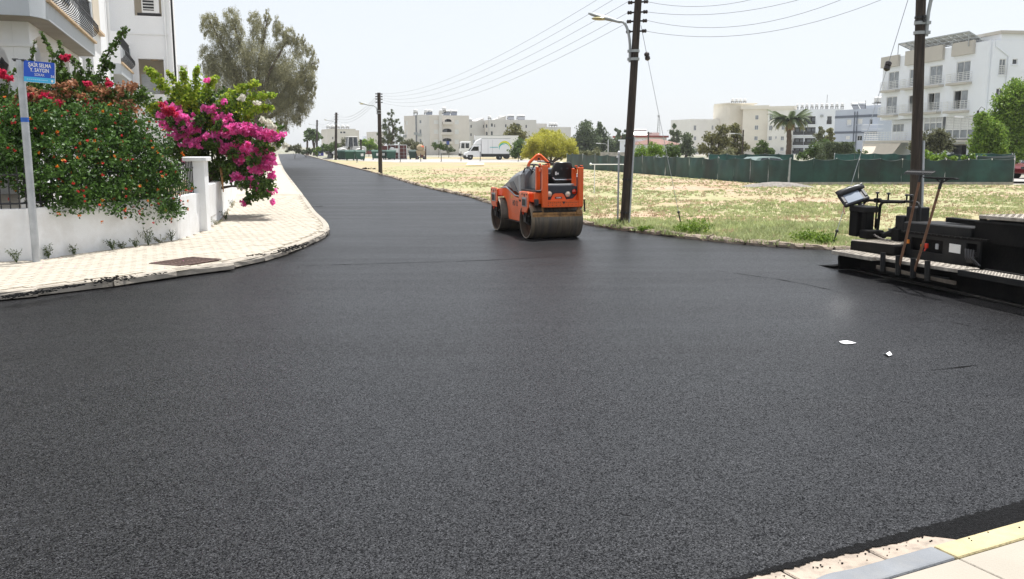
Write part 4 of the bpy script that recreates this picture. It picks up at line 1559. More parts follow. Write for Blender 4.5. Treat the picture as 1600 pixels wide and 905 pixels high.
# deck, seat
obj('deck', MB().box2((-.46, -1.33, .957), (.56, -.40, 1.0)), M['black_plastic'], ro, bevel=.006)
obj('deck_ledge', MB().box2((-.2, -1.30, 1.102), (.38, -1.12, 1.118)), M['trim_grey'], ro, bevel=.004)
st = thing  # (name kept free)
bel = MB()
for k in range(5):
    z = 1.0 + k * .036
    bel.box2((.06 + .02 * (k % 2), -1.02 + .02 * (k % 2), z), (.42 - .02 * (k % 2), -.62 - .02 * (k % 2), z + .0355))
obj('seat_bellows', bel, M['black_plastic'], ro)
cu = MB()
plate_yz(cu, .02, .46, [(-1.06, 1.20), (-1.04, 1.29), (-.95, 1.31), (-.6, 1.33), (-.52, 1.29), (-.54, 1.20)])
obj('seat_cushion', cu, M['seat_vinyl'], ro, bevel=.02, segs=2)
bk = MB()
secs = [(1.22, .235, -1.07), (1.27, .255, -1.085), (1.40, .235, -1.10), (1.52, .195, -1.125), (1.56, .15, -1.13)]
vs_, fs = [], []
for (z, hw, y) in secs:
    cx = .215
    ring = [(cx - hw, y + .10), (cx - hw * .96, y + .01), (cx - hw * .6, y - .025), (cx, y - .035), (cx + hw * .6, y - .025), (cx + hw * .96, y + .01), (cx + hw, y + .10), (cx + hw * .5, y + .075), (cx - hw * .5, y + .075)]
    vs_ += [Vector((a, c, z)) for a, c in ring]
n = 9
for i in range(len(secs) - 1):
    for k in range(n):
        fs.append((i * n + k, i * n + (k + 1) % n, (i + 1) * n + (k + 1) % n, (i + 1) * n + k))
fs += [tuple(range(n)), tuple((len(secs) - 1) * n + k for k in range(n))]
bko = obj('seat_backrest', MB().add(vs_, fs), M['seat_vinyl'], ro, smooth=50, bevel=.012)
for x in (.16, .29):
    obj('seat_button', MB().ball((x, -1.142, 1.42), (.028, .012, .03), 8, 5), M['black_plastic'], bko, smooth=60)
obj('seat_label', MB().box((.045, -1.122, 1.33), (.035, .004, .07)), M['white_mark'], bko)
obj('seat_label', MB().box((.085, -1.128, 1.325), (.03, .004, .035)), M['white_mark'], bko)
obj('seat_frame', MB().tube([(.0, -1.06, 1.24), (.03, -1.1, 1.2), (.40, -1.1, 1.2), (.43, -1.06, 1.24)], .018, 8), M['chrome'], ro, smooth=60)
# right-hand console and its grab rail
rc = MB()
plate_yz(rc, .47, .64, [(-1.12, 1.0), (-1.10, 1.26), (-.95, 1.31), (-.45, 1.25), (-.35, 1.0)])
obj('right_console', rc, M['blue_black'], ro, bevel=.02, segs=2)
obj('grab_rail', MB().tube([(.50, -.85, 1.26), (.50, -.84, 1.40), (.51, -.90, 1.435), (.51, -1.22, 1.45), (.50, -1.26, 1.42)], .014, 8), M['black_plastic'], ro, smooth=60)
# left-hand console, wheel and column
lc = MB()
plate_yz(lc, -.34, -.27, [(-.30, 1.0), (-.30, 1.10), (-.86, 1.37), (-.98, 1.38), (-.94, 1.0)])
obj('left_console', lc, M['hood_grey'], ro, bevel=.015, segs=2)
wc = Vector((-.13, -.42, 1.42))
ax = Vector((0, -.42, .9)).normalized()
sw = MB()
a1 = Vector((1, 0, 0))
a2 = ax.cross(a1)
sw.tube([wc + a1 * .185 * math.cos(k * math.pi / 12) + a2 * .185 * math.sin(k * math.pi / 12) for k in range(25)], .019, 8, cap=False)
swo = obj('steering_wheel', sw, M['black_plastic'], ro, smooth=60)
sp = MB()
for k in range(3):
    an = k * 2 * math.pi / 3 + .5
    sp.bar(wc, wc + a1 * .18 * math.cos(an) + a2 * .18 * math.sin(an), .03, .012, ax)
sp.lathe([(0, -.02), (.05, -.02), (.05, .02), (0, .03)], wc, ax, 14)
obj('spoke', sp, M['chrome'], swo)
obj('steering_column', MB().tube([wc - ax * .03, wc - ax * .22, Vector((-.13, -.22, 1.0))], .035, 10), M['black_plastic'], ro, smooth=60)
obj('dashboard', MB().box2((-.32, -.34, 1.0), (.10, -.10, 1.33)), M['blue_black'], ro, bevel=.03, segs=2)
obj('lever', MB().tube([(-.29, -.55, 1.1), (-.30, -.62, 1.36), (-.27, -.66, 1.46)], .013, 6).ball((-.27, -.665, 1.475), .028, 8, 5), M['black_plastic'], ro, smooth=60)
obj('grab_rail', MB().tube([(-.38, -.20, 1.0), (-.39, -.26, 1.25), (-.385, -.44, 1.42), (-.385, -.68, 1.45), (-.385, -.78, 1.40)], .016, 8), M['black_plastic'], ro, smooth=60)
# folded upper hoop, peaked, ahead of the operator
hp_ = [(-.275, -.36, .99), (-.275, -.36, 1.50), (-.25, -.37, 1.545), (-.10, -.39, 1.685), (-.06, -.395, 1.70), (-.02, -.39, 1.685), (.15, -.37, 1.545), (.18, -.36, 1.50), (.18, -.36, .99)]
ho = MB()
ho.tube(hp_, .033, 8)
hoo = obj('roll_bar_hoop', ho, M['orange'], ro, smooth=50)
gs = obj('gusset', MB().extr([Vector((-.06 + a, -.385, 1.63 + c)) for a, c in ((-.10, -.05), (.10, -.05), (.025, .045), (-.025, .045))], (0, -.016, 0)), M['orange'], hoo)
obj('gusset_hole', MB().cyl((-.06, -.4025, 1.615), (-.06, -.398, 1.615), .026, 12), M['dark_steel'], hoo)
cr = MB()
for k in range(6):
    t = k / 5
    cr.tube([(-.14 + .2 * t, -.5 - .1 * t, 1.57 - .03 * t), (.06 + .16 * t, -.62, 1.545 - .02 * t)], .010, 6)
cr.tube([(-.14, -.5, 1.57), (.06, -.6, 1.54), (.24, -.62, 1.52)], .012, 6)
obj('folded_canopy_frame', cr, M['dark_steel'], ro, smooth=60)

# engine hood: lofted from the front grille to the operator's side
hs2 = []
stations = [(1.02, .94, .40, .99, .30), (.84, .97, .42, 1.10, .33), (.58, .99, .43, 1.225, .34), (.20, .96, .435, 1.33, .345), (-.20, .88, .435, 1.40, .345), (-.46, .87, .435, 1.43, .34), (-.54, .87, .42, 1.40, .33)]
vs_, fs = [], []
for (y, zb, hw, zt, tw) in stations:
    ring = [(-hw, zb), (-hw - .005, (zb + zt) / 2 - .02), (-hw + .015, zt - .12), (-tw, zt - .03), (-tw + .06, zt), (tw - .06, zt), (tw, zt - .03), (hw - .015, zt - .12), (hw + .005, (zb + zt) / 2 - .02), (hw, zb)]
    vs_ += [Vector((a, y, c)) for a, c in ring]
n = 10
for i in range(len(stations) - 1):
    for k in range(n):
        fs.append((i * n + k, i * n + (k + 1) % n, (i + 1) * n + (k + 1) % n, (i + 1) * n + k))
fs += [tuple(range(n)), tuple((len(stations) - 1) * n + k for k in range(n))]
hd = obj('engine_hood', MB().add(vs_, fs), M['hood_grey'], ro, smooth=28, bevel=.01)
for sx in (-1, 1):
    x0 = sx * .446
    obj('vent_panel', MB().extr(yz(x0, [(.42, 1.10), (.14, 1.14), (-.16, .92), (.16, .92)]), (-sx * .03, 0, 0)), M['hood_dark'], hd, bevel=.006)
    obj('hood_rib', MB().extr(yz(x0, [(-.18, 1.30), (-.30, 1.30), (-.36, .90), (-.24, .90)]), (-sx * .03, 0, 0)), M['trim_grey'], hd, bevel=.008)
    tr = MB().tube([(sx * .45, .90, .965), (sx * .455, .56, .985), (sx * .455, .42, .955), (sx * .455, .02, .845), (sx * .455, -.06, .832), (sx * .455, -.52, .832)], .017, 8)
    obj('trim_strip', tr, M['trim_grey'], hd, smooth=60)
for k in range(5):
    obj('grille_slat', MB().box((0, .86 + .035 * k - .0, 1.12 - .027 * k), (.60, .014, .03)), M['black_plastic'], hd)
obj('hood_reflector', MB().box((-.452, -.30, .885), (.008, .08, .035)), M['yellow_mark'], hd)
# orange front body
fb = [(-.50, .80), (-.08, .80), (.04, .83), (.45, .95), (.62, .975), (.95, .955), (1.24, .93), (1.28, .86), (1.28, .78), (.80, .78), (.66, .74), (.55, .65), (.47, .50), (.43, .33), (.40, .30), (-.28, .30), (-.34, .34), (-.44, .58), (-.50, .62)]
fbo = obj('front_body', plate_yz(MB(), -.455, .455, fb), M['orange'], ro, bevel=.012, segs=2)
letter('HD 12', .15, Vector((-.4575, -.02, .665)), Vector((0, -1, 0)), Vector((0, 0, 1)), M['black_plastic'], fbo, bold=.006, xs=.8)
obj('round_sticker', MB().cyl((-.459, .20, .80), (-.455, .20, .80), .035, 16), M['yellow_mark'], fbo)
obj('fuel_cap', MB().box((-.47, -.38, .765), (.03, .09, .08)), M['black_plastic'], fbo, bevel=.008)
obj('front_bumper', MB().box2((-.54, 1.285, .74), (.54, 1.33, .92)), M['orange'], ro, bevel=.012)
obj('joint', MB().box2((-.14, -.62, .42), (.14, -.28, .74)), M['dark_steel'], ro, bevel=.02)
obj('belly_step', MB().box2((-.50, -.62, .285), (-.40, .58, .30)), M['dark_steel'], ro)
# scraper and sprinkler bars over both drums
for (yb, sgn) in ((-WB / 2 - .355, -1), (WB / 2 + .355, 1)):
    so = obj('scraper_bar', MB().box((0, yb, .53), (1.08, .05, .045)), M['rusty_bar'], ro, bevel=.004)
    obj('scraper_blade', MB().bar((-.54, yb + .0, .485), (.54, yb, .485), .014, .05), M['rusty_bar'], so)
    obj('sprinkler_pipe', MB().cyl((-.53, yb - sgn * .01, .568), (.53, yb - sgn * .01, .568), .016, 8), M['dark_steel'], so)
    obj('nozzle', MB().box((-.36, yb, .575), (.05, .04, .03)).box((0.0, yb, .575), (.05, .04, .03)).box((.36, yb, .575), (.05, .04, .03)), M['black_plastic'], so)
    obj('hanger', MB().box((-.33, yb, .62), (.045, .035, .16)).box((.46, yb, .62), (.05, .035, .16)), M['rusty_bar'], so)
    obj('spring_box', MB().box((.47, yb + sgn * .02, .545), (.12, .07, .09)), M['rusty_bar'], so, bevel=.008)
obj('deck_lamp_box', MB().box((-.47, -1.36, .76), (.08, .09, .13)), M['black_plastic'], ro, bevel=.012)
obj('right_ladder', MB().tube([(.60, -1.30, .80), (.61, -1.32, .55)], .018, 8), M['dark_steel'], ro)

# ================================================================== ASPHALT PAVER
M['black_paint'] = pmat('tarry_black_paint', (0.005, 0.005, 0.0052), .62, .25, 5, .15, 30, dirt=(.02, .018, .016), dscale=3, damt=.5, spec=.12)
M['charcoal'] = pmat('charcoal_steel', (0.013, 0.0135, 0.0145), .55, .15, 5, .12, 40, dirt=(.045, .04, .035), dscale=3, damt=.5, spec=.2)
M['tread'] = pmat('worn_tread_plate', (0.44, 0.40, 0.345), .65, .2, 9, .3, 40, dirt=(.13, .11, .09), dscale=5, damt=.75, metal=.25)
M['handle'] = pmat('old_rake_handle', (0.20, 0.10, 0.055), .7, .3, 7, .2, 40, dirt=(.05, .03, .02), dscale=5, damt=.7)
M['screen'] = pmat('pale_blue_screen', (0.17, 0.21, 0.27), .25, .1, 3, coat=.4)
M['orange_lens'] = pmat('amber_reflector', (0.75, 0.22, 0.01), .3, .05, coat=.5)
M['worn'] = pmat('worn_brown_steel', (0.13, 0.105, 0.08), .75, .3, 8, .2, 40, dirt=(.04, .035, .03), dscale=5, damt=.7)
M['rope'] = pmat('chain_steel', (0.15, 0.14, 0.13), .5, .2, metal=.5)
pa0, pb0 = XY(G(1299, 391, .30)), XY(G(1600, 449.5, .30))
PU = (pb0 - pa0).normalized()
PF = Vector((-PU.y, PU.x))
pv_ = thing('asphalt_paver', 'black asphalt paving machine with walkway and handrails at the right edge of the road', 'paving machine', (pa0.x, pa0.y, 0), math.atan2(PF.y, PF.x))
def tread_step(name, x0, x1, y0, y1, z0, z1, th, parent, m_=None, bumps=True):
    """walkway plate with raised chequer studs; z rises from z0 at y0 to z1 at y1"""
    b = MB().hexa([(x0, y0, z0 - th), (x1, y0, z0 - th), (x1, y1, z1 - th), (x0, y1, z1 - th), (x0, y0, z0), (x1, y0, z0), (x1, y1, z1), (x0, y1, z1)])
    o = obj(name, b, m_ or M['tread'], parent, bevel=.006)
    if bumps:
        s = MB()
        ny = int(abs(y1 - y0) / .05)
        nx = max(1, int((x1 - x0) / .05))
        for j in range(ny):
            for i in range(nx):
                y = y0 + (y1 - y0) * (j + .5) / ny
                x = x0 + (x1 - x0) * (i + .5) / nx
                z = z0 + (z1 - z0) * (j + .5) / ny
                d = .014 if (i + j) % 2 else -.014
                s.bar((x - .014, y - d, z + .002), (x + .014, y + d, z + .002), .006, .006)
        obj('stud', s, m_ or M['tread'], o, kind='stuff')
    return o
# rear walkways
tread_step('walkway', .0, .32, .0, -1.0, .30, .315, .06, pv_)
tread_step('walkway', .03, .34, -1.06, -2.72, .325, .365, .05, pv_)
obj('walkway_lip', MB().box2((.0, -2.70, .165), (.03, -1.12, .21)), M['worn'], pv_)
obj('lower_bar', MB().bar((.03, -1.15, .17), (.03, -2.55, .20), .05, .06), M['charcoal'], pv_)
for y in (-1.30, -1.63, -1.94, -2.22):
    obj('rake_socket', MB().tube([(-.03, y, .41 + .0), (-.03, y - .02, .15)], .036, 8), M['charcoal'], pv_, smooth=40, bevel=0)
# expanded-metal step to the near side
ms = MB()
y0, y1 = -2.76, -4.6
z_ = lambda y: .34 + .012 * (-y - 2.76)
for i in range(37):
    y = y0 + (y1 - y0) * i / 36
    for k in range(7):
        x = .02 + k * .05
        ms.bar((x, y, z_(y)), (x + .05, y - .05, z_(y - .05)), .012, .02)
        ms.bar((x + .05, y, z_(y)), (x, y - .05, z_(y - .05)), .012, .02)
mesh_ = obj('mesh_step', ms, M['tread'], pv_)
obj('mesh_frame', MB().bar((.0, y0, z_(y0) - .01), (.0, y1, z_(y1) - .01), .03, .07).bar((.385, y0, z_(y0) - .01), (.385, y1, z_(y1) - .01), .03, .07), M['charcoal'], mesh_)
# screed body under the walkway
sc_ = MB()
sc_.box2((.34, -4.6, .03), (.95, -.25, .27))
obj('screed_body', sc_, M['black_paint'], pv_, bevel=.01)
obj('screed_plate', MB().box2((.24, -4.6, .006), (1.0, -.16, .03)), M['dark_steel'], pv_)
obj('end_gate', MB().extr([Vector((x, -.05, z)) for x, z in ((.10, .01), (1.25, .01), (1.25, .12), (1.05, .30), (.15, .30), (.08, .2))], (0, -.04, 0)), M['black_paint'], pv_, bevel=.006)
# far extension box with a tread top
eb = MB().hexa([(.33, .02, .29), (.98, .02, .29), (.98, -1.05, .33), (.33, -1.05, .33), (.33, .02, .435), (.98, .02, .435), (.98, -1.05, .475), (.33, -1.05, .475)])
obj('extension_box', eb, M['black_paint'], pv_, bevel=.015)
tread_step('extension_lid', .335, .94, .01, -.99, .452, .49, .015, pv_)
# control tower and panel at the far end
obj('tower', MB().box2((.58, .24, .47), (.78, .46, .93)), M['black_paint'], pv_, bevel=.012)
obj('tower', MB().box2((.60, .04, .47), (.74, .17, .95)), M['black_paint'], pv_, bevel=.012)
obj('tower_head', MB().box2((.55, .02, .86), (.80, .44, .955)), M['charcoal'], pv_, bevel=.015)
obj('tower_foot', MB().box2((.5, -.14, .47), (.8, .06, .60)), M['black_paint'], pv_, bevel=.012)
# tilted control panel, its screen facing back and left
pc0 = Vector((.62, .44, 1.08))
pn = Vector((-.34, -.60, .68)).normalized()
pu = (Vector((.83, -.30, .46)) - pn * Vector((.83, -.30, .46)).dot(pn)).normalized()
pw_ = pn.cross(pu)
if pw_.z < 0:
    pw_ = -pw_
MM = Matrix((pu, pw_, pn)).transposed()
cp = obj('control_panel', MB().box(pc0, (.42, .29, .07), MM), M['black_plastic'], pv_, bevel=.03, segs=2)
obj('screen', MB().box(pc0 + pn * .037 - pw_ * .02 - pu * .02, (.26, .20, .012), MM), M['screen'], cp, bevel=.01)
for q in (-1, 1):
    obj('button_row', MB().box(pc0 + pn * .041 + pu * q * .172 - pw_ * .01, (.045, .15, .016), MM), M['black_plastic'], cp, bevel=.005)
cv = MB()
vs_ = []
for i in range(9):
    for j in range(5):
        a, c = (i / 8 - .5) * .44, (j / 4 - .5) * .20
        k = mnoise.noise(Vector((i * 1.3, j * 1.1, 3))) * .03
        edge = 1 - max(abs(i - 4) / 4, abs(j - 2) / 2) ** 3
        vs_.append(pc0 + pu * (a * (1 + k)) + pw_ * (.12 + c * .42) + pn * (.035 + .035 * edge + k))
cv.add(vs_, [(i * 5 + j, (i + 1) * 5 + j, (i + 1) * 5 + j + 1, i * 5 + j + 1) for i in range(8) for j in range(4)])
cvo = obj('panel_cover', cv, M['seat_vinyl'], cp, smooth=80)
sm_ = cvo.modifiers.new('thick', 'SOLIDIFY')
sm_.thickness = .025
obj('panel_stem', MB().tube([pc0 - pn * .05, Vector((.70, .30, .95))], .03, 8), M['black_plastic'], cp)
obj('cable', MB().tube([pc0 + pu * -.22 - pw_ * .12, pc0 + pu * -.26 - pw_ * .2, pc0 + pu * -.27 - pw_ * .26], .012, 6), M['handle'], cp, smooth=60)
# handrails and height knobs
rz = 1.05
obj('handrail', MB().tube([(.8, .46, .88), (.8, .44, .96), (.8, .38, 1.01), (.8, .28, 1.035), (.8, -.20, rz), (.8, -.78, rz + .025), (.8, -.88, rz + .01), (.8, -.92, rz - .06), (.8, -.93, .70)], .02, 8), M['charcoal'], pv_, smooth=60)
obj('handrail', MB().tube([(.78, .0, .58), (.78, -.03, .97), (.78, -.07, 1.02), (.78, -.16, 1.035), (.78, -.60, 1.06)], .022, 8), M['black_paint'], pv_, smooth=60)
obj('rail_clamp', MB().box((.8, .07, 1.045), (.07, .12, .07)), M['black_paint'], pv_, bevel=.01)
for y, zb in ((.10, .60), (-.17, 1.04), (-.60, 1.05), (-.70, 1.05)):
    sd = obj('adjusting_rod', MB().cyl((.81, y, zb), (.81, y, 1.15), .013, 8), M['black_paint'], pv_)
    obj('knob', MB().lathe([(0, -.015), (.03, -.01), (.03, .012), (0, .02)], (.81, y, 1.16), n=10), M['black_plastic'], sd, smooth=40)
obj('rod_sleeve', MB().cyl((.81, .09, .62), (.81, .09, .76), .022, 8), M['black_paint'], pv_)
obj('control_box', MB().box2((.74, -.66, .62), (.90, -.46, .855)), M['charcoal'], pv_, bevel=.012)
obj('control_box', MB().box2((.76, -.91, .76), (.98, -.67, 1.0)), M['charcoal'], pv_, bevel=.012)
obj('hydraulic_ram', MB().tube([(.75, -.20, .52), (.76, -.52, .67)], .04, 10).tube([(.76, -.5, .66), (.76, -.62, .71)], .022, 8), M['charcoal'], pv_, smooth=40)
obj('ram_bracket', MB().box2((.7, -.62, .46), (.92, -.44, .66)), M['black_paint'], pv_, bevel=.01)
obj('valve', MB().cyl((.8, -.27, .55), (.8, -.27, .62), .016, 8).lathe([(0, 0), (.03, .005), (.03, .02), (0, .025)], (.8, -.27, .62), n=8), M['black_plastic'], pv_)
obj('floor_bar', MB().box2((.72, -.46, .52), (.92, .02, .565)), M['black_paint'], pv_, bevel=.006)
ch = MB()
for k in range(26):
    t = k / 25
    p = Vector((.72, .50, .80)).lerp(Vector((.55, -.66, .50)), t)
    p.z -= .10 * 4 * t * (1 - t)
    q = Vector((.72, .50, .80)).lerp(Vector((.55, -.66, .50)), t + .034)
    q.z -= .10 * 4 * (t + .034) * (1 - t - .034)
    ch.bar(p, q, .03 if k % 2 else .012, .012 if k % 2 else .03)
obj('chain', ch, M['rope'], pv_, kind='stuff')
# main screed beam
obj('beam', MB().hexa([(.56, -.90, .66), (1.15, -.90, .66), (1.15, -2.24, .69), (.56, -2.24, .69), (.56, -.90, .80), (1.15, -.90, .80), (1.15, -2.24, .83), (.56, -2.24, .83)]), M['charcoal'], pv_, bevel=.015)
obj('beam_lip', MB().bar((.535, -.92, .655), (.535, -2.6, .69), .05, .03), M['black_paint'], pv_)
bt = MB()
for k in range(14):
    y = -1.0 - k * .115
    bt.cyl((.525, y, .668 + .02 * k / 14 * 1.7), (.50, y, .668 + .02 * k / 14 * 1.7), .012, 6)
obj('bolt_row', bt, M['dark_steel'], pv_)
obj('beam_strip', MB().box2((.85, -2.6, .83), (.97, -1.40, .895)), M['black_paint'], pv_, bevel=.008)
obj('back_plate', wall_holes(1.44, .30, .665, [(1.19, 1.38, .505, .615), (.10, .75, .42, .60)], .03, lambda s, z, t: Vector((.52 + t, -1.05 - s, z + .012 * s))), M['charcoal'], pv_)
obj('recess', MB().box2((.60, -4.5, .28), (.66, -.95, .655)), M['black_paint'], pv_)
obj('data_plate', MB().box((.514, -2.04, .535), (.008, .21, .115)), M['white_mark'], pv_)
obj('amber_reflector', MB().box((.50, -1.10, .535), (.02, .055, .055)), M['orange_lens'], pv_)
obj('amber_reflector', MB().box((.505, -1.40, .50), (.02, .03, .05)), M['orange_lens'], pv_)
obj('red_valve', MB().box((.50, -1.50, .515), (.03, .055, .065)).cyl((.5, -1.5, .49), (.47, -1.5, .44), .012, 6), M['red_lens'], pv_, bevel=.006)
obj('socket', MB().box((.51, -1.70, .525), (.025, .05, .075)), M['trim_grey'], pv_, bevel=.006)
hz_ = MB()
for k in range(4):
    hz_.tube([(.46, -2.30 - .05 * k, .56), (.42, -2.36 - .04 * k, .46), (.45, -2.40 - .06 * k, .38), (.56, -2.30 - .05 * k, .34)], .014, 6)
obj('hydraulic_hose', hz_, M['black_plastic'], pv_, smooth=60)
obj('hose_block', MB().box((.47, -2.42, .43), (.1, .12, .09)), M['dark_steel'], pv_, bevel=.01)
# tractor body to the right
obj('tractor_body', MB().hexa([(.60, -2.26, .42), (2.3, -2.26, .42), (2.3, -4.9, .42), (.60, -4.9, .46), (.60, -2.26, .93), (2.3, -2.26, .93), (2.3, -4.9, .98), (.60, -4.9, .98)]), M['black_paint'], pv_, bevel=.015)
obj('body_seam', MB().bar((.592, -2.28, .91), (.592, -4.9, .965), .02, .02), M['charcoal'], pv_)
tread_step('body_lid', .60, 1.35, -2.32, -4.9, 1.0, 1.05, .05, pv_)
obj('lid_hinge', MB().box((.64, -2.36, .94), (.05, .08, .05)), M['charcoal'], pv_)
obj('track', MB().box2((1.0, -4.4, .02), (3.6, -3.4, .5)), M['black_plastic'], pv_, bevel=.12, segs=3)
obj('hopper', MB().box2((2.32, -4.4, .5), (4.4, -2.3, .9)), M['black_paint'], pv_, bevel=.03)
obj('auger', MB().cyl((1.3, -4.4, .22), (1.3, -.2, .22), .16, 14), M['dark_steel'], pv_)
# loose hot asphalt heaped at the far end gate
hm = MB()
vs_ = []
for i in range(13):
    for j in range(9):
        x, y = .1 + i * .12, .06 + j * .055
        h_ = .14 * math.exp(-((i - 5) / 4.5) ** 2) * max(0, 1 - (j / 7.0) ** 1.3) + .012 * mnoise.noise(Vector((i * .9, j * .9, 4)))
        vs_.append((x, y, max(.002, h_)))
hm.add(vs_, [(i * 9 + j, (i + 1) * 9 + j, (i + 1) * 9 + j + 1, i * 9 + j + 1) for i in range(12) for j in range(8)])
obj('asphalt_heap', hm.xf(FRAME[pv_.name]), M['loose_asphalt'], bpy.data.objects['road'], smooth=70)

# two rakes leaning in the sockets
def rake(name, label, foot, top, half, tines_up):
    f = FRAME[pv_.name]
    a, c = f @ Vector(foot), f @ Vector(top)
    t = thing('asphalt_rake', label, 'rake', a, 0, 'rakes leaning on the paver')
    L = c - a
    obj('handle', MB().tube([(0, 0, 0), L * .35 + Vector((.006, 0, 0)), L * .93], .017, 8), M['handle'], t, smooth=50)
    sdv = (f.to_3x3() @ Vector((.12, -1, .0))).normalized()
    obj('socket', MB().tube([L * .90, L * 1.0], [.022, .014], 8), M['black_iron'], t)
    hb = MB().bar(L - sdv * half, L + sdv * half, .03, .022)
    hb.tube([L - sdv * half * .45, L * .955], .01, 6).tube([L + sdv * half * .45, L * .955], .01, 6)
    hd_ = obj('head', hb, M['black_iron'], t)
    fw = (f.to_3x3() @ Vector((-1, 0, 0))).normalized()
    me = MB().tube([(0, 0, 0), fw * .045 + Vector((0, 0, tines_up * .02)), fw * .075 + Vector((0, 0, tines_up * .05))], [.010, .008, .005], 5).mesh('tine')
    me.materials.append(M['black_iron'])
    for k in range(15):
        o = bpy.data.objects.new('tine', me)
        COL.objects.link(o)
        o.parent = hd_
        o.location = L + sdv * (half * (k / 7 - 1))
rake('asphalt_rake', 'rusty-handled asphalt rake leaning on the paver in front of the timber pole, comb uppermost', (-.03, -1.635, .16), (.02, -1.92, 1.55), .225, -1)
rake('asphalt_rake', 'second asphalt rake, right of and leaning further over than the one by the pole', (-.03, -1.95, .16), (.02, -2.32, 1.47), .25, .3)
# ================================================================== PLANTS
def mesh_from_arrays(name, V, F4=None, F3=None):
    me = bpy.data.meshes.new(name)
    V = np.asarray(V, dtype=np.float32)
    me.vertices.add(len(V))
    me.vertices.foreach_set('co', V.ravel())
    F = F4 if F4 is not None else F3
    k = F.shape[1]
    n = len(F)
    me.loops.add(n * k)
    me.loops.foreach_set('vertex_index', F.astype(np.int32).ravel())
    me.polygons.add(n)
    me.polygons.foreach_set('loop_start', np.arange(0, n * k, k, dtype=np.int32))
    me.update(calc_edges=True)
    return me

def unit(a):
    return a / np.maximum(np.linalg.norm(a, axis=1, keepdims=True), 1e-6)

def leaves(P, size, aspect=0.5, axis=None, spread=1.0, fold=0.25):
    """one small pointed leaf (two triangles sharing a rib) at every point"""
    P = np.asarray(P)
    n = len(P)
    s = (size if np.ndim(size) else np.full(n, size)) * RNG.uniform(.65, 1.3, n)
    a = unit(RNG.normal(size=(n, 3)))
    if axis is not None:
        a = unit(a * spread + np.asarray(axis))
    b = unit(np.cross(a, RNG.normal(size=(n, 3))))
    c = np.cross(a, b)
    s = s[:, None]
    V = np.stack([P - a * s * .5, P + b * s * aspect * .5 + c * s * fold * aspect, P + a * s * .5, P - b * s * aspect * .5 + c * s * fold * aspect], 1).reshape(-1, 3)
    F = np.arange(n * 4).reshape(-1, 4)
    return V, F

def ellipsoid_points(c, r, n, shell=0.55):
    d = unit(RNG.normal(size=(n, 3)))
    rad = (shell + (1 - shell) * RNG.random(n)) ** 1.0
    return np.asarray(c) + d * rad[:, None] * np.asarray(r)

def clumpy(c, r, n_clumps, per, rc, squash=(1, 1, 1), shell=.45):
    """sub-clumps spread through an ellipsoid; leaves crowd towards each sub-clump's skin"""
    cs = ellipsoid_points(c, r, n_clumps, shell)
    out = []
    for q in cs:
        k = max(3, int(per * RNG.uniform(.5, 1.4)))
        rr_ = rc * RNG.uniform(.6, 1.35)
        out.append(ellipsoid_points(q, (rr_ * squash[0], rr_ * squash[1], rr_ * squash[2]), k, .35))
    return np.concatenate(out)

def loc_of(t, V):
    return V - np.array(FRAME[t.name].translation, dtype=np.float64)

def foliage(name, t, P, size, m, aspect=.5, axis=None, spread=1.0, label=None):
    V, F = leaves(P, size, aspect, axis, spread)
    me = mesh_from_arrays(name, loc_of(t, V), F4=F)
    return obj(name, me, m, t, kind='stuff', label=label)

M['bark'] = pmat('grey_brown_bark', (0.10, 0.075, 0.055), .9, .3, 6, .6, 25)
M['palm_bark'] = pmat('palm_bark', (0.10, 0.065, 0.04), .95, .3, 6, .6, 20)
LF = {}
LF['casuarina'] = leafmat('grey_green_needles', (0.20, 0.20, 0.11), (0.43, 0.41, 0.25), .4, .6)
LF['pine'] = leafmat('pine_needles', (0.06, 0.085, 0.042), (0.16, 0.195, 0.085), .2, .6)
LF['yellow'] = leafmat('yellow_green_leaf', (0.36, 0.37, 0.055), (0.62, 0.58, 0.12), .5, .5)
LF['dark'] = leafmat('dark_green_leaf', (0.055, 0.08, 0.042), (0.15, 0.19, 0.085), .25, .5)
LF['mid'] = leafmat('mid_green_leaf', (0.045, 0.085, 0.022), (0.14, 0.21, 0.05), .3, .5)
LF['bright'] = leafmat('bright_green_leaf', (0.085, 0.17, 0.02), (0.28, 0.40, 0.06), .4, .45)
LF['olive'] = leafmat('olive_leaf', (0.08, 0.085, 0.045), (0.20, 0.205, 0.11), .25, .55)
LF['brownish'] = leafmat('brown_green_leaf', (0.10, 0.105, 0.04), (0.26, 0.25, 0.095), .25, .55)
LF['pale'] = leafmat('pale_bush_leaf', (0.14, 0.15, 0.08), (0.30, 0.30, 0.17), .3, .6)
LF['lantana'] = leafmat('lantana_leaf', (0.022, 0.055, 0.011), (0.10, 0.20, 0.035), .3, .45)
LF['boug'] = leafmat('bougainvillea_leaf', (0.03, 0.065, 0.013), (0.12, 0.20, 0.035), .35, .42)
LF['boug_lime'] = leafmat('young_bougainvillea_leaf', (0.17, 0.30, 0.02), (0.48, 0.56, 0.07), .5, .42)
LF['magenta'] = leafmat('magenta_bract', (0.78, 0.06, 0.36), (0.92, 0.26, 0.62), .5, .5)
LF['crimson'] = leafmat('crimson_bract', (0.45, 0.012, 0.05), (0.70, 0.05, 0.14), .45, .5)
LF['salmon'] = leafmat('faded_salmon_bract', (0.26, 0.11, 0.055), (0.48, 0.24, 0.13), .4, .6)
LF['white_bract'] = leafmat('white_bract', (0.70, 0.68, 0.58), (0.8, 0.78, 0.7), .3, .6)
LF['orange_flower'] = leafmat('orange_flower', (0.62, 0.10, 0.015), (0.80, 0.30, 0.02), .3, .5)
LF['red_flower'] = leafmat('red_flower', (0.55, 0.02, 0.03), (0.62, 0.06, 0.05), .3, .5)

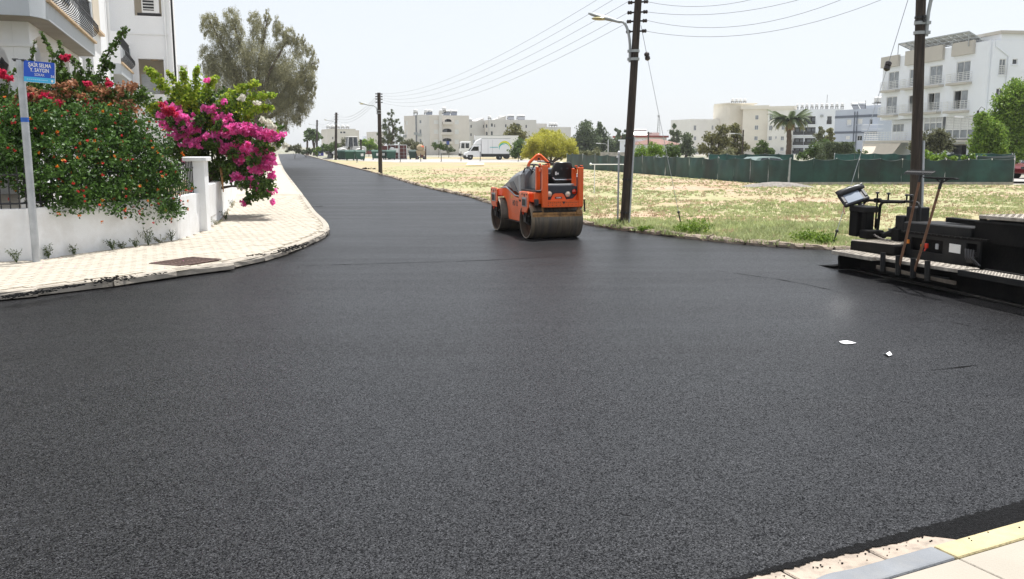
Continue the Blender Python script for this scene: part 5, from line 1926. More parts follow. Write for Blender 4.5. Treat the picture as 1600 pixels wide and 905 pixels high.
# ---- distant and middle-distance trees ---------------------------------
def limbs(t, base, tips, r0, m_=None, fork=.35, seed=1):
    """tapered trunk from base, limbs out to tips"""
    rnd = random.Random(seed)
    base = Vector(base)
    o = Vector(FRAME[t.name].translation)
    cen = sum((Vector(p) for p in tips), Vector()) / len(tips)
    fz = base.z + (cen.z - base.z) * fork
    f = Vector((base.x + (cen.x - base.x) * .25, base.y + (cen.y - base.y) * .25, fz))
    b = MB()
    b.tube([base - o + Vector((0, 0, -.1)), base.lerp(f, .5) + Vector((rnd.uniform(-.1, .1) * r0 * 3, 0, 0)) - o, f - o], [r0 * 1.15, r0 * .85, r0 * .72], 8)
    for p in tips:
        p = Vector(p)
        mid_ = f.lerp(p, .5) + Vector((rnd.uniform(-1, 1), rnd.uniform(-1, 1), rnd.uniform(0, 1))) * (p - f).length * .08
        b.tube([f - o - Vector((0, 0, r0 * .5)), mid_ - o, p - o], [r0 * .55, r0 * .32, r0 * .10], 6)
    return obj('trunk', b, m_ or M['bark'], t, smooth=60)

def tree(name, label, D, masses, leaf, trunk_u, dens=1.0, lpx=2.3, aspect=.5, depth=1.0, r0=None, squash=(1, 1, 1), axis=None, spread=1.0, cat='tree', group=None, base_z=0.0, fork=.35, rcf=.30, shell=.45, per=26):
    """masses: ellipses in the photograph (u, v, ru, rv), put at the tree's own distance with real depth"""
    base = Vector((A(trunk_u, 230, D).x, D, base_z))
    t = thing(name, label, cat, base, 0, group)
    k = D / FPX
    tips, pts = [], []
    for i, ms_ in enumerate(masses):
        u, v, ru, rv = ms_[:4]
        off = (ms_[4] if len(ms_) > 4 else RNG.uniform(-.5, .5) * ru * k * depth)
        c = A(u, v, D + off)
        rx, rz = ru * k, rv * k
        ry = (rx + rz) / 2 * depth
        tips.append(c)
        ncl = max(5, int(dens * ru * rv / 9))
        pts.append(clumpy(c, (rx, ry, rz), ncl, per, min(rx, rz) * rcf, squash, shell))
    P = np.concatenate(pts)
    limbs(t, base, tips[::3] if len(tips) > 12 else tips, r0 or max(.07, .0019 * D), fork=fork, seed=int(trunk_u))
    foliage('crown', t, P, lpx * 1.5625 * k, LF[leaf], aspect, axis, spread)
    return t

tree('casuarina_tree', 'tall grey-green feathery tree rising behind the magenta bougainvillea at left', 95,
     [(328, 32, 14, 12), (340, 52, 16, 20), (322, 48, 10, 14), (362, 28, 14, 14), (368, 55, 16, 26), (350, 75, 16, 18), (324, 84, 14, 12), (398, 30, 12, 12), (404, 52, 16, 20), (418, 28, 7, 12), (434, 40, 9, 14), (438, 62, 12, 18), (452, 56, 10, 18), (464, 76, 14, 16), (484, 80, 10, 10), (490, 98, 9, 14), (470, 62, 7, 10),
      (400, 88, 28, 26), (372, 100, 26, 28), (345, 104, 26, 20), (326, 108, 14, 14), (430, 100, 26, 26), (456, 112, 26, 24), (480, 118, 14, 20), (410, 125, 30, 26), (440, 140, 30, 26), (468, 142, 22, 24), (488, 140, 8, 16), (452, 170, 26, 24), (476, 166, 14, 18), (424, 165, 28, 26), (350, 130, 34, 28), (380, 150, 34, 28), (440, 196, 14, 12), (464, 190, 8, 8)],
     'casuarina', 398, 3.3, 1.75, .24, .9, .55, (.7, .7, 1.3), (0, 0, -.9), .8, fork=.42, rcf=.36, per=32)
tree('pine_tree', 'dark green pine tree between the thin pole and the long beige apartment block', 165,
     [(611, 178, 6, 7), (606, 189, 9, 7), (617, 190, 8, 7), (609, 201, 14, 9), (622, 205, 9, 9), (603, 214, 15, 9), (617, 217, 15, 10), (602, 225, 14, 8), (626, 222, 7, 9)], 'pine', 611, 2.2, 2.0, .3, .9, fork=.6, rcf=.34)
tree('thorn_tree', 'dome-shaped yellow-green bushy tree in the field behind the roller', 92,
     [(858, 222, 32, 16), (835, 228, 18, 14), (884, 228, 19, 14), (858, 210, 22, 9), (845, 241, 24, 9), (880, 241, 22, 9), (862, 234, 34, 12), (822, 240, 9, 8), (897, 238, 8, 8)], 'yellow', 862, 4.6, 2.3, .24, 1.0, .22, (1, 1, 1.1), (0, 0, -.7), .9, fork=.2, rcf=.36, shell=.3)
for (nm, lb, D_, ms_, lf, tu) in (
    ('tree', 'broad dark green tree left of the lamp pole, tallest of the far group', 185, [(913, 213, 16, 18), (905, 226, 16, 14), (925, 222, 14, 18), (915, 198, 9, 9), (912, 238, 18, 8)], 'dark', 914),
    ('tree', 'dark green tree with a narrow top right of the broad far tree', 195, [(938, 201, 7, 9), (938, 216, 12, 14), (946, 226, 12, 14), (935, 235, 12, 8)], 'dark', 939),
    ('cypress_tree', 'small dark cypress close to the left side of the lamp pole', 200, [(965, 206, 4, 7), (965, 218, 5, 9), (966, 228, 6, 8)], 'dark', 965),
    ('tree', 'low dark green tree hidden behind the lamp pole', 190, [(962, 228, 12, 12), (974, 224, 8, 12), (955, 235, 10, 7), (974, 210, 5, 6)], 'dark', 968),
    ('pine_tree', 'ragged dark pine standing alone above the tiled roofs', 200, [(1053, 199, 4, 5), (1051, 208, 7, 6), (1058, 212, 7, 7), (1054, 221, 10, 7)], 'pine', 1055),
    ('tree', 'dark green tree against the left end of the cream apartment block', 150, [(1073, 218, 10, 10), (1070, 230, 10, 10), (1078, 236, 8, 9), (1064, 238, 8, 6)], 'dark', 1072),
    ('tree', 'rounded green street tree with a bare trunk near the blue container', 205, [(489, 208, 10, 8), (494, 214, 11, 7), (484, 213, 8, 7)], 'mid', 491),
    ('tree', 'small tree half hidden behind the grey-green tree at the street end', 215, [(480, 209, 5, 6), (479, 216, 5, 5)], 'mid', 480),
    ('tree', 'olive-green tree in front of the long grey apartment block, behind the trucks', 150, [(805, 203, 12, 9), (798, 212, 12, 8), (815, 212, 10, 9)], 'brownish', 806),
    ('tree', 'brownish-green spreading tree before the cream apartment block', 112, [(1128, 205, 11, 9), (1112, 216, 13, 11), (1130, 222, 13, 12), (1098, 232, 10, 9), (1115, 236, 16, 9), (1145, 236, 6, 7)], 'brownish', 1118),
    ('tree', 'brownish-green tree leaning beside the balcony of the cream apartment block', 114, [(1146, 203, 9, 9), (1153, 213, 9, 9), (1147, 226, 8, 8), (1162, 231, 9, 9), (1152, 238, 11, 7)], 'brownish', 1152),
    ('tree', 'round deep green tree left of the palm', 105, [(1193, 229, 11, 8), (1184, 236, 9, 7), (1203, 236, 9, 7), (1194, 240, 14, 6)], 'mid', 1194),
    ('tree', 'tall thin grey-green tree right of the palm', 120, [(1283, 204, 5, 8), (1280, 214, 8, 8), (1288, 220, 9, 8)], 'olive', 1283),
    ('tree', 'yellowish small tree before the blue-grey house', 118, [(1297, 206, 6, 8), (1298, 217, 6, 8)], 'brownish', 1298),
    ('tree', 'grey-green olive tree below the balconies of the white apartment block', 74, [(1470, 211, 14, 10), (1450, 218, 16, 11), (1432, 228, 12, 9), (1478, 226, 13, 12), (1455, 232, 20, 9)], 'olive', 1458),
    ('tree', 'tall bright green tree at the right edge beside the white apartment block', 66, [(1590, 142, 22, 17), (1573, 160, 20, 16), (1598, 165, 20, 22), (1566, 184, 24, 18), (1590, 195, 22, 22), (1575, 215, 16, 20), (1600, 225, 18, 22), (1585, 240, 18, 18)], 'bright', 1592),
    ('tree', 'bright green rounded tree right of the small far lamp post', 60, [(1535, 188, 15, 12), (1548, 205, 24, 16), (1540, 222, 25, 16), (1558, 228, 20, 17), (1528, 236, 16, 10), (1550, 240, 20, 10)], 'bright', 1548)):
    big = D_ < 80
    tree(nm, lb, D_, ms_, lf, tu, 2.6 if big else 2.6, 2.6 if big else 2.2, .55, 1.0, rcf=.5, fork=.4, shell=.25)
def bush(label, D_, ms_, lf, tu, dens=2.6, lpx=2.0, group=None):
    ms_ = [(a, b_ + .8, c * 1.25, d * 1.2) for a, b_, c, d in ms_]
    tree('bush', label, D_, ms_, lf, tu, dens, lpx, .5, 1.0, r0=.05, cat='bush', fork=.1, rcf=.5, shell=.2, group=group)
bush('pale olive bush by the green screen left of the lamp pole', 92, [(915, 240, 8, 6), (908, 243, 7, 4)], 'pale', 913)
bush('second pale bush by the green screen, nearer the lamp pole', 91, [(932, 238, 8, 7), (942, 242, 6, 5), (925, 243, 6, 4)], 'pale', 934)
bush('light green bush just right of the lamp pole behind the screen', 76, [(1003, 235, 9, 8), (998, 242, 8, 5), (990, 243, 5, 5)], 'bright', 1002)
bush('yellowish green bush in front of the small tiled house', 74, [(1018, 231, 8, 7), (1022, 238, 8, 7), (1032, 236, 7, 8)], 'bright', 1022)
bush('deep green bush by the guy wire behind the screen', 80, [(1049, 232, 9, 8), (1045, 240, 9, 6), (1056, 240, 8, 6)], 'mid', 1049)
bush('pale silvery bush behind the green screen under the cream block', 70, [(1135, 242, 12, 5), (1140, 237, 7, 5)], 'pale', 1136)
bush('green bush behind the screen right of the palm', 88, [(1262, 240, 9, 7), (1252, 243, 7, 5), (1274, 232, 9, 9), (1276, 243, 9, 6)], 'mid', 1265)
bush('leafy bush on the street side of the blue-grey house', 90, [(1288, 226, 10, 7), (1330, 238, 6, 6), (1345, 240, 8, 5)], 'mid', 1330)
bush('bright green bush rising over the screen beside the right pole', 50, [(1448, 243, 9, 6), (1462, 246, 10, 7), (1476, 245, 9, 6), (1490, 248, 8, 5)], 'bright', 1466, 1.6, 2.6)
bush('small lime green bush peeping over the screen at right', 50.5, [(1506, 246, 8, 5), (1520, 247, 6, 5), (1537, 245, 7, 4)], 'bright', 1516, 1.6, 2.6)
bush('pale bush at the street end beside the footpath', 150, [(455, 232, 9, 5), (466, 230, 6, 6)], 'olive', 460)
bush('dark clipped hedge at the end of the street', 165, [(476, 235, 7, 4), (484, 235, 7, 4), (468, 236, 6, 3)], 'dark', 478)
bush('yellow-green bush just left of the blue container', 158, [(494, 236, 4, 3.5), (498, 232, 3, 3)], 'bright', 495)
bush('green bush right of the blue container', 168, [(507, 231, 9, 6), (520, 228, 9, 7), (514, 236, 8, 4)], 'mid', 512)
bush('green bush behind the wheel loader', 175, [(540, 226, 9, 7), (553, 224, 7, 7), (528, 234, 6, 5)], 'olive', 543)
bush('light green bush between the loader and the pine', 180, [(568, 228, 8, 7), (578, 226, 9, 7), (570, 221, 5, 5), (588, 232, 6, 6)], 'bright', 576)
bush('olive bush behind the rusty panels', 150, [(641, 224, 10, 6), (652, 227, 9, 6), (632, 226, 7, 5)], 'olive', 644)
bush('small round tree left of the white lorry cab', 158, [(683, 227, 7, 5), (690, 230, 6, 4)], 'mid', 685)
bush('dark green bush touching the lorry cab', 156, [(698, 231, 6, 4.5), (705, 232, 6, 4)], 'dark', 701)
bush('deep green bush right of the white box truck', 125, [(810, 226, 9, 10), (817, 236, 10, 9), (806, 238, 8, 8), (828, 240, 9, 6)], 'mid', 813)

# clipped dark hedge by the blue-grey house
hb0 = A(1304, 235, 86)
hg = thing('hedge', 'clipped dark green hedge in front of the blue-grey house', 'hedge', (hb0.x, 86, 0))
k = 86 / FPX
P = np.stack([RNG.uniform(-23, 23, 9000) * k + hb0.x, RNG.uniform(-1.2, 1.2, 9000) + 86, RNG.uniform(0, 1, 9000) * (A(1304, 222, 86).z - .2) + .2], 1)
sel = RNG.random(9000)
P[:, 1] = np.where(sel < .5, 86 - 1.2 + RNG.normal(0, .12, 9000), P[:, 1])
foliage('foliage', hg, P, .17, LF['dark'])
obj('stem', MB().cyl((-.6, 0, 0), (-.6, 0, 1.5), .05, 6).cyl((.6, 0, 0), (.6, 0, 1.5), .05, 6), M['bark'], hg)

# palm
pb = A(1231, 245, 138)
pt = A(1232, 192, 138)
pm_ = thing('palm_tree', 'date palm with drooping fronds in front of the white apartment block', 'palm', (pb.x, 138, 0))
n = 14
H_ = pt.z
b = MB()
pts = [(0.1 * math.sin(i * .3), 0, H_ * i / n) for i in range(n + 1)]
b.tube(pts, [.42 - .1 * i / n + (.05 if i % 2 else 0) for i in range(n + 1)], 10)
obj('trunk', b, M['palm_bark'], pm_, smooth=40)
b = MB()
for i in range(40):
    a = RNG.uniform(0, 6.28)
    b.bar((0.1, 0, H_ - .3), (.75 * math.cos(a) + .1, .75 * math.sin(a), H_ - .9 + RNG.uniform(-.3, .6)), .12, .05)
obj('frond_stubs', b, M['rusty_bar'], pm_)
def frond(L, droop):
    b = MB()
    mid_ = []
    for i in range(13):
        t = i / 12
        mid_.append(Vector((L * t * (1 - .25 * t * droop), 0, L * (.75 * t - droop * t * t))))
    b.tube(mid_, [.05 - .04 * i / 12 for i in range(13)], 4)
    for i in range(1, 13):
        p = mid_[i]
        d = (mid_[i] - mid_[i - 1]).normalized()
        for q in range(3):
            pp = mid_[i - 1].lerp(p, q / 3)
            for s in (-1, 1):
                ln = (.95 - .55 * abs(i / 12 - .35)) * .95
                e = pp + (d * .8 + Vector((0, s * .75, -.35))) * ln
                sd_ = d.cross(Vector((0, s, 0)))
                b.add([pp - d * .09, pp + d * .09, e], [(0, 1, 2)])
    return b
for i in range(46):
    az = i * 2.399 + .3
    dr = .15 + .95 * (i / 46)
    me = frond(RNG.uniform(3.0, 3.8), dr).mesh('frond')
    me.materials.append(LF['dark'] if i < 38 else LF['brownish'])
    o = bpy.data.objects.new('frond', me)
    COL.objects.link(o)
    o.parent = pm_
    o.location = (.1, 0, H_)
    o.rotation_euler = (0, 0, az)

# ---- lantana hedge over the white wall ---------------------------------
def wall_D(u):
    p = G(u, np.interp(u, [0, 60, 116, 199, 275, 315], [409, 405, 397, 385.5, 374, 361]), SW)
    return p.y
lt = thing('lantana_bush', 'dense green lantana bush dotted with small orange and red flowers, hanging over the white wall', 'bush', (A(150, 300, wall_D(150) + .6).x, wall_D(150) + .6, .3))
pts, fl, stems = [], [], []
for (v, us, r, back) in ((312, (95, 125, 158, 190, 222, 246, 262), .40, .15), (282, (40, 75, 110, 145, 180, 215, 240, 258), .47, .3), (246, (0, 30, 65, 100, 135, 170, 202, 226, 240), .48, .45), (212, (-20, 10, 40, 75, 110, 145, 175, 200, 214), .44, .7), (190, (20, 60, 100, 140, 168, 185), .36, 1.0)):
    for u in us:
        D_ = wall_D(min(max(u, 0), 315)) + back
        vv = v + RNG.uniform(-6, 6) - (0 if u > 60 else 8)
        c = A(u, vv, D_)
        pts.append(clumpy(c, (r * 1.05, r, r * .95), 26, 42, .17))
        fl.append(ellipsoid_points(c, (r * 1.12, r * 1.12, r * 1.08), 15, .94))
        stems.append(c)
P = np.concatenate(pts)
foliage('foliage', lt, P, .062, LF['lantana'], .62)
limbs(lt, (lt.location.x, lt.location.y + .4, .3), stems[::3], .06, fork=.15)
FL = np.concatenate(fl)
def heads(C, r, n, jitter=.5):
    """little tufts of petals round each centre"""
    k = len(C)
    d = unit(RNG.normal(size=(k * n, 3)))
    P_ = np.repeat(C, n, 0) + d * r * RNG.uniform(.4, 1, (k * n, 1))
    return P_
idx = RNG.permutation(len(FL))
foliage('orange_blossom', lt, heads(FL[idx[:160]], .026, 9), .032, LF['orange_flower'], .8)
foliage('red_blossom', lt, heads(FL[idx[160:380]], .022, 9), .030, LF['red_flower'], .8)

# ---- shoots: arching stems carrying leaves -----------------------------
def shoot(path, n, spread_, leaf_size, rad, taper=1.0):
    """leaf points along an arching stem"""
    line = smooth3(path, 8)
    L_ = [0]
    for a, c in zip(line, line[1:]):
        L_.append(L_[-1] + (c - a).length)
    out = []
    for i in range(n):
        t = RNG.random() ** taper
        s = t * L_[-1]
        k = max(0, min(len(line) - 2, int(np.searchsorted(L_, s)) - 1))
        f = (s - L_[k]) / max(1e-6, L_[k + 1] - L_[k])
        p = line[k].lerp(line[k + 1], f)
        w_ = spread_ * (1.15 - .75 * t)
        out.append(np.array(p) + RNG.normal(0, w_, 3))
    return np.array(out), line
def smooth3(pts, n):
    P_ = [Vector(p) for p in pts]
    out = []
    for i in range(len(P_) - 1):
        a, b_, c, d = P_[max(i - 1, 0)], P_[i], P_[i + 1], P_[min(i + 2, len(P_) - 1)]
        for k in range(n):
            t = k / n
            out.append(0.5 * ((2 * b_) + (c - a) * t + (2 * a - 5 * b_ + 4 * c - d) * t * t + (3 * b_ - a - 3 * c + d) * t ** 3))
    out.append(P_[-1])
    return out

# ---- crimson bougainvillea behind the lantana --------------------------
cb_ = thing('bougainvillea', 'tall bougainvillea with faded salmon and crimson flowers and thin climbing shoots behind the street sign', 'shrub', (A(130, 180, 17.6).x, 17.6, .3))
D0 = 17.3
lv, sal, crim, stems = [], [], [], MB()
for (u, v, ru, rv) in ((10, 175, 22, 25), (45, 165, 26, 26), (85, 165, 28, 24), (125, 160, 30, 22), (165, 158, 28, 22), (195, 160, 22, 18), (110, 135, 22, 18), (150, 135, 22, 16), (60, 140, 18, 16), (90, 120, 14, 16), (-5, 150, 14, 30), (215, 150, 14, 8)):
    c = A(u, v, D0 + RNG.uniform(-.2, .5))
    k = D0 / FPX
    lv.append(clumpy(c, (ru * k, .38, rv * k), int(ru * rv / 14), 22, .13))
for (u, v, ru, rv) in ((45, 145, 12, 8), (60, 150, 14, 10), (130, 152, 16, 8), (110, 130, 10, 6), (165, 150, 18, 12), (190, 140, 14, 8), (205, 134, 10, 6), (180, 165, 16, 10), (20, 170, 14, 8), (10, 180, 10, 8), (65, 175, 10, 8), (150, 140, 12, 8), (200, 165, 12, 10), (35, 158, 14, 10), (110, 145, 14, 8), (85, 150, 10, 8), (140, 175, 14, 8), (210, 175, 12, 10), (95, 135, 8, 6), (215, 132, 8, 4)):
    k = D0 / FPX
    sal.append(clumpy(A(u, v, D0 - .35), (ru * k, .15, rv * k), int(ru * rv / 10), 14, .07))
for (u, v, ru, rv) in ((103, 90, 6, 5), (70, 152, 7, 7), (78, 160, 9, 7), (92, 163, 7, 4), (122, 170, 8, 6), (140, 168, 8, 7), (113, 175, 5, 4), (4, 114, 5, 6), (14, 122, 3, 3), (138, 131, 4, 3), (170, 130, 4, 5), (5, 168, 4, 3), (40, 150, 3, 4)):
    k = D0 / FPX
    crim.append(clumpy(A(u, v, D0 - .5), (ru * k, .10, rv * k), max(5, int(ru * rv / 3)), 16, .045))
for path, n_, sp_ in ((((95, 150), (85, 120), (82, 90), (72, 65), (62, 48)), 150, .03), (((105, 150), (98, 110), (96, 80), (92, 64)), 150, .035), (((118, 140), (118, 108), (113, 92), (100, 90)), 90, .04), (((125, 150), (128, 115), (120, 95)), 100, .04),
                      (((140, 150), (158, 110), (172, 80), (186, 58), (198, 45)), 320, .055), (((150, 140), (165, 105), (178, 105)), 130, .05), (((145, 140), (140, 110), (139, 92)), 90, .035), (((60, 150), (48, 115), (50, 85), (54, 62)), 110, .03),
                      (((75, 150), (92, 105), (88, 85)), 160, .06), (((170, 150), (195, 142), (215, 136), (228, 140)), 110, .035), (((10, 160), (15, 125), (25, 108)), 70, .04), (((200, 165), (222, 150), (232, 165)), 60, .04)):
    p, line = shoot([A(u, v, D0 - .1 + .2 * (i % 2)) for i, (u, v) in enumerate(path)], n_, sp_, .06, .01)
    lv.append(p)
    stems.tube([q - Vector(cb_.location) for q in line[::3]], .008, 5)
obj('stem', stems, M['bark'], cb_)
foliage('foliage', cb_, np.concatenate(lv), .075, LF['boug'], .75)
foliage('salmon_blossom', cb_, np.concatenate(sal), .06, LF['salmon'], .8)
foliage('crimson_blossom', cb_, np.concatenate(crim), .055, LF['crimson'], .85)

# ---- big magenta bougainvillea at the wall's end -----------------------
bg_ = thing('bougainvillea', 'large bougainvillea covered in magenta flowers, spilling over the end of the white wall', 'shrub', (A(345, 300, 23.2).x - .3, 23.2, .3))
D0 = 22.4
k = D0 / FPX
dk, lime, mag, wh, red = [], [], [], [], []
for (u, v, ru, rv) in ((300, 190, 45, 38), (350, 205, 48, 40), (395, 220, 38, 35), (330, 240, 45, 32), (290, 235, 34, 30), (390, 265, 34, 28), (405, 295, 18, 20), (300, 155, 36, 22), (350, 165, 38, 24), (265, 175, 28, 20), (360, 265, 26, 24), (415, 205, 22, 18)):
    c = A(u, v, D0 + .5 + RNG.uniform(-.3, .3))
    dk.append(clumpy(c, (ru * k, .7, rv * k), int(ru * rv / 20), 26, .17))
for path, n_, sp_ in ((((290, 170), (262, 140), (246, 120), (230, 108)), 420, .085), (((295, 165), (275, 130), (262, 112)), 300, .07), (((300, 160), (290, 130), (285, 108)), 360, .07), (((310, 160), (306, 125), (308, 106)), 360, .07), (((320, 160), (325, 135), (336, 122)), 360, .08),
                      (((345, 170), (365, 145), (395, 132), (402, 130)), 420, .075), (((355, 175), (390, 155), (415, 150), (428, 148)), 420, .075), (((370, 185), (400, 170), (425, 168)), 300, .07), (((280, 175), (250, 165), (232, 168)), 260, .06), (((270, 190), (245, 185), (225, 160)), 130, .05),
                      (((330, 215), (340, 180), (352, 150)), 420, .10), (((375, 230), (385, 195), (392, 172)), 320, .09), (((300, 215), (308, 180), (300, 150)), 300, .09), (((415, 262), (425, 235), (432, 205)), 200, .08), (((280, 215), (285, 190), (278, 160)), 220, .08), (((330, 185), (345, 165), (352, 178)), 260, .09), (((335, 215), (345, 205), (352, 190)), 220, .08), (((250, 140), (240, 122), (232, 113)), 120, .05)):
    p, line = shoot([A(u, v, D0 - .2 + .25 * (i % 2)) for i, (u, v) in enumerate(path)], n_, sp_, .07, .01, .8)
    lime.append(p)
for (u, v, ru, rv) in ((268, 170, 18, 10), (285, 185, 22, 12), (262, 195, 14, 10), (300, 198, 20, 12), (280, 212, 20, 10), (300, 225, 20, 10), (325, 215, 18, 10), (345, 185, 24, 11), (350, 205, 22, 12), (372, 200, 22, 12), (392, 205, 20, 13), (415, 212, 22, 13), (433, 216, 14, 9), (440, 212, 9, 6), (355, 232, 22, 13),
                       (385, 230, 24, 13), (410, 240, 24, 13), (375, 250, 20, 10), (405, 262, 22, 12), (420, 255, 14, 9), (425, 275, 10, 7), (372, 276, 12, 8), (395, 285, 14, 8), (330, 170, 16, 8), (252, 180, 10, 6), (300, 250, 12, 6), (425, 300, 8, 5), (385, 318, 7, 5), (427, 316, 4, 3), (350, 158, 6, 4), (325, 125, 4, 3), (400, 300, 8, 6)):
    mag.append(clumpy(A(u, v, D0 - .45 + RNG.uniform(-.15, .15)), (ru * k * .92, .22, rv * k * .92), max(4, int(ru * rv / 6)), 13, .062, shell=.1))
for (u, v, ru, rv) in ((378, 153, 7, 4), (400, 162, 5, 3), (418, 190, 6, 5), (425, 198, 6, 5), (430, 228, 8, 4), (445, 228, 5, 3), (375, 292, 5, 3), (410, 188, 4, 3)):
    wh.append(clumpy(A(u, v, D0 - .6), (ru * k, .1, rv * k), max(4, int(ru * rv / 3)), 16, .05))
for (u, v, ru, rv) in ((262, 172, 14, 7), (270, 178, 8, 5), (255, 165, 6, 4)):
    red.append(clumpy(A(u, v, D0 - .75), (ru * k, .1, rv * k), max(4, int(ru * rv / 5)), 20, .06))
for (u, v, r_) in ((312, 188, 9), (346, 198, 10), (330, 226, 11), (366, 240, 10), (394, 250, 10), (416, 232, 8), (388, 290, 14), (408, 303, 12), (424, 288, 9), (300, 238, 10), (372, 218, 8), (436, 222, 6), (285, 200, 8), (400, 222, 7), (355, 262, 12), (392, 312, 8), (268, 188, 6)):
    dk.append(clumpy(A(u, v, D0 - .62), (r_ * k * 1.2, .12, r_ * k), int(r_ * 1.0), 14, .075))
foliage('foliage', bg_, np.concatenate(dk), .095, LF['boug'], .72)
foliage('young_foliage', bg_, np.concatenate(lime), .085, LF['boug_lime'], .75)
foliage('magenta_blossom', bg_, np.concatenate(mag), .075, LF['magenta'], .85)
foliage('white_blossom', bg_, np.concatenate(wh), .06, LF['white_bract'], .85)
foliage('crimson_blossom', bg_, np.concatenate(red), .065, LF['crimson'], .85)
limbs(bg_, (bg_.location.x, bg_.location.y, .3), [A(u, v, D0 + .5) for u, v in ((300, 180), (350, 195), (395, 220), (330, 235), (290, 225), (395, 265), (410, 295), (262, 170), (370, 165))], .09, fork=.3)
obj('hanging_branch', MB().tube([A(345, 262, D0 - .1) - bg_.location, A(347, 280, D0 - .5) - bg_.location, A(349, 300, D0 - .7) - bg_.location], [.03, .025, .012], 6), M['rusty_bar'], bg_)

# ---- weeds along the foot of the wall ----------------------------------
M['weed'] = leafmat('weed_leaf', (0.04, 0.07, 0.022), (0.13, 0.17, 0.05), .3, .5)
def weed(u, v, h, w_, label, n_=60, dry=False):
    p = G(u, v + 2.5, SW)
    h, w_, n_ = h * 1.5, w_ * 1.35, int(n_ * 1.6)
    t = thing('weed', label, 'weed', p, 0, 'weeds along the foot of the white wall')
    st_, P_ = MB(), []
    for i in range(9):
        a = RNG.uniform(0, 6.28)
        r_ = RNG.uniform(.2, 1) * w_
        tip = Vector((r_ * math.cos(a), r_ * math.sin(a) * .5 - .03, h * RNG.uniform(.5, 1)))
        st_.tube([(0, 0, -.01), tip * .5 + Vector((0, 0, h * .12)), tip], .003, 4)
        for j in range(n_ // 9):
            q = tip * RNG.uniform(.25, 1.05)
            P_.append(np.array(p) + np.array(q) + RNG.normal(0, .014, 3))
    obj('stem', st_, LF['pale'] if dry else M['weed'], t)
    foliage('leaf_tuft', t, np.array(P_), .035, LF['pale'] if dry else M['weed'], .4)
for a in ((26, 408, .16, .11, 'leafy weed left of the street sign post'), (76, 401, .17, .17, 'wide weed just right of the street sign post', 90), (116, 396, .11, .09, 'small weed second to the right of the street sign post'),
          (176, 388, .12, .12, 'low weed under the middle of the lantana bush', 90), (190, 386, .10, .10, 'low weed just right of the middle one under the lantana'), (212, 384, .10, .09, 'small dense weed left of the tall sprig'), (232, 381, .24, .15, 'tallest weed sprig at the wall foot', 110),
          (250, 378, .10, .16, 'dry straggling weed at the wall foot', 70, True), (268, 374, .17, .09, 'weed at the wall foot nearest the pillar'), (338, 349, .10, .14, 'dry grass tuft right of the pillar', 80, True), (353, 341, .18, .14, 'green weed below the magenta bougainvillea', 100), (363, 322, .16, .1, 'yellowed weed far along the side wall', 70, True)):
    weed(*a)

# ---- grass of the field ------------------------------------------------
fpoly = fp
fx_ = np.array([p.x for p in fpoly])
fy_ = np.array([p.y for p in fpoly])
def inside_np(X, Y):
    c = np.zeros(len(X), bool)
    j = len(fx_) - 1
    for i in range(len(fx_)):
        cond = ((fy_[i] > Y) != (fy_[j] > Y)) & (X < (fx_[j] - fx_[i]) * (Y - fy_[i]) / (fy_[j] - fy_[i] + 1e-12) + fx_[i])
        c ^= cond
        j = i
    return c
def cloud(X, Y, s, seed):
    return np.array([mnoise.noise(Vector((x * s + seed, y * s, seed))) for x, y in zip(X, Y)])
def tufts(n, u0, u1, v0, v1, h, blades, thr, m_, name, patch=.22, seed=3, hvar=.4, wid=.012):
    u, v = RNG.uniform(u0, u1, n), RNG.uniform(v0, v1, n)
    pts = [G(a, b_, .045) for a, b_ in zip(u, v)]
    X, Y = np.array([p.x for p in pts]), np.array([p.y for p in pts])
    ok = inside_np(X, Y)
    nz = cloud(X, Y, patch, seed) + .5 * cloud(X, Y, patch * 3.7, seed + 4)
    ok &= nz > thr
    X, Y, nz = X[ok], Y[ok], nz[ok]
    k = len(X)
    hh = h * (1 + hvar * RNG.normal(size=k)).clip(.3, 2) * (0.7 + .8 * (nz - thr).clip(0, 1))
    B = np.stack([X, Y, np.full(k, .04)], 1)
    Bb = np.repeat(B, blades, 0)
    hb_ = np.repeat(hh, blades) * RNG.uniform(.5, 1.2, k * blades)
    Bb[:, :2] += RNG.normal(0, 1, (k * blades, 2)) * (h * .55)
    lean = RNG.normal(0, .45, (k * blades, 2))
    tip = Bb + np.stack([lean[:, 0] * hb_, lean[:, 1] * hb_, hb_], 1)
    wv = unit(np.concatenate([RNG.normal(size=(k * blades, 2)), np.zeros((k * blades, 1))], 1)) * (wid * (1 + Bb[:, 1:2] * .03))
    V = np.stack([Bb - wv, Bb + wv, tip], 1).reshape(-1, 3)
    F = np.arange(len(V)).reshape(-1, 3)
    me = mesh_from_arrays(name, V, F3=F)
    return obj(name, me, m_, kind='stuff')
M['grass_green'] = leafmat('field_grass_green', (0.29, 0.345, 0.14), (0.50, 0.53, 0.28), .35, .6)
M['grass_dry'] = leafmat('field_grass_dry', (0.42, 0.32, 0.20), (0.54, 0.44, 0.30), .3, .7)
tag(tufts(30000, 600, 1640, 266, 395, .055, 7, -.16, M['grass_green'], 'green_grass', .20, 3), 'patchy green grass growing across the dry field', 'grass')
tag(tufts(9000, 560, 1640, 262, 395, .06, 6, -.25, M['grass_dry'], 'dry_grass', .3, 17), 'dry straw-coloured grass scattered over the field', 'grass')
tag(tufts(6000, 930, 1330, 348, 394, .085, 8, -.28, M['grass_green'], 'verge_grass', .8, 9), 'thicker green grass along the broken kerb', 'grass')
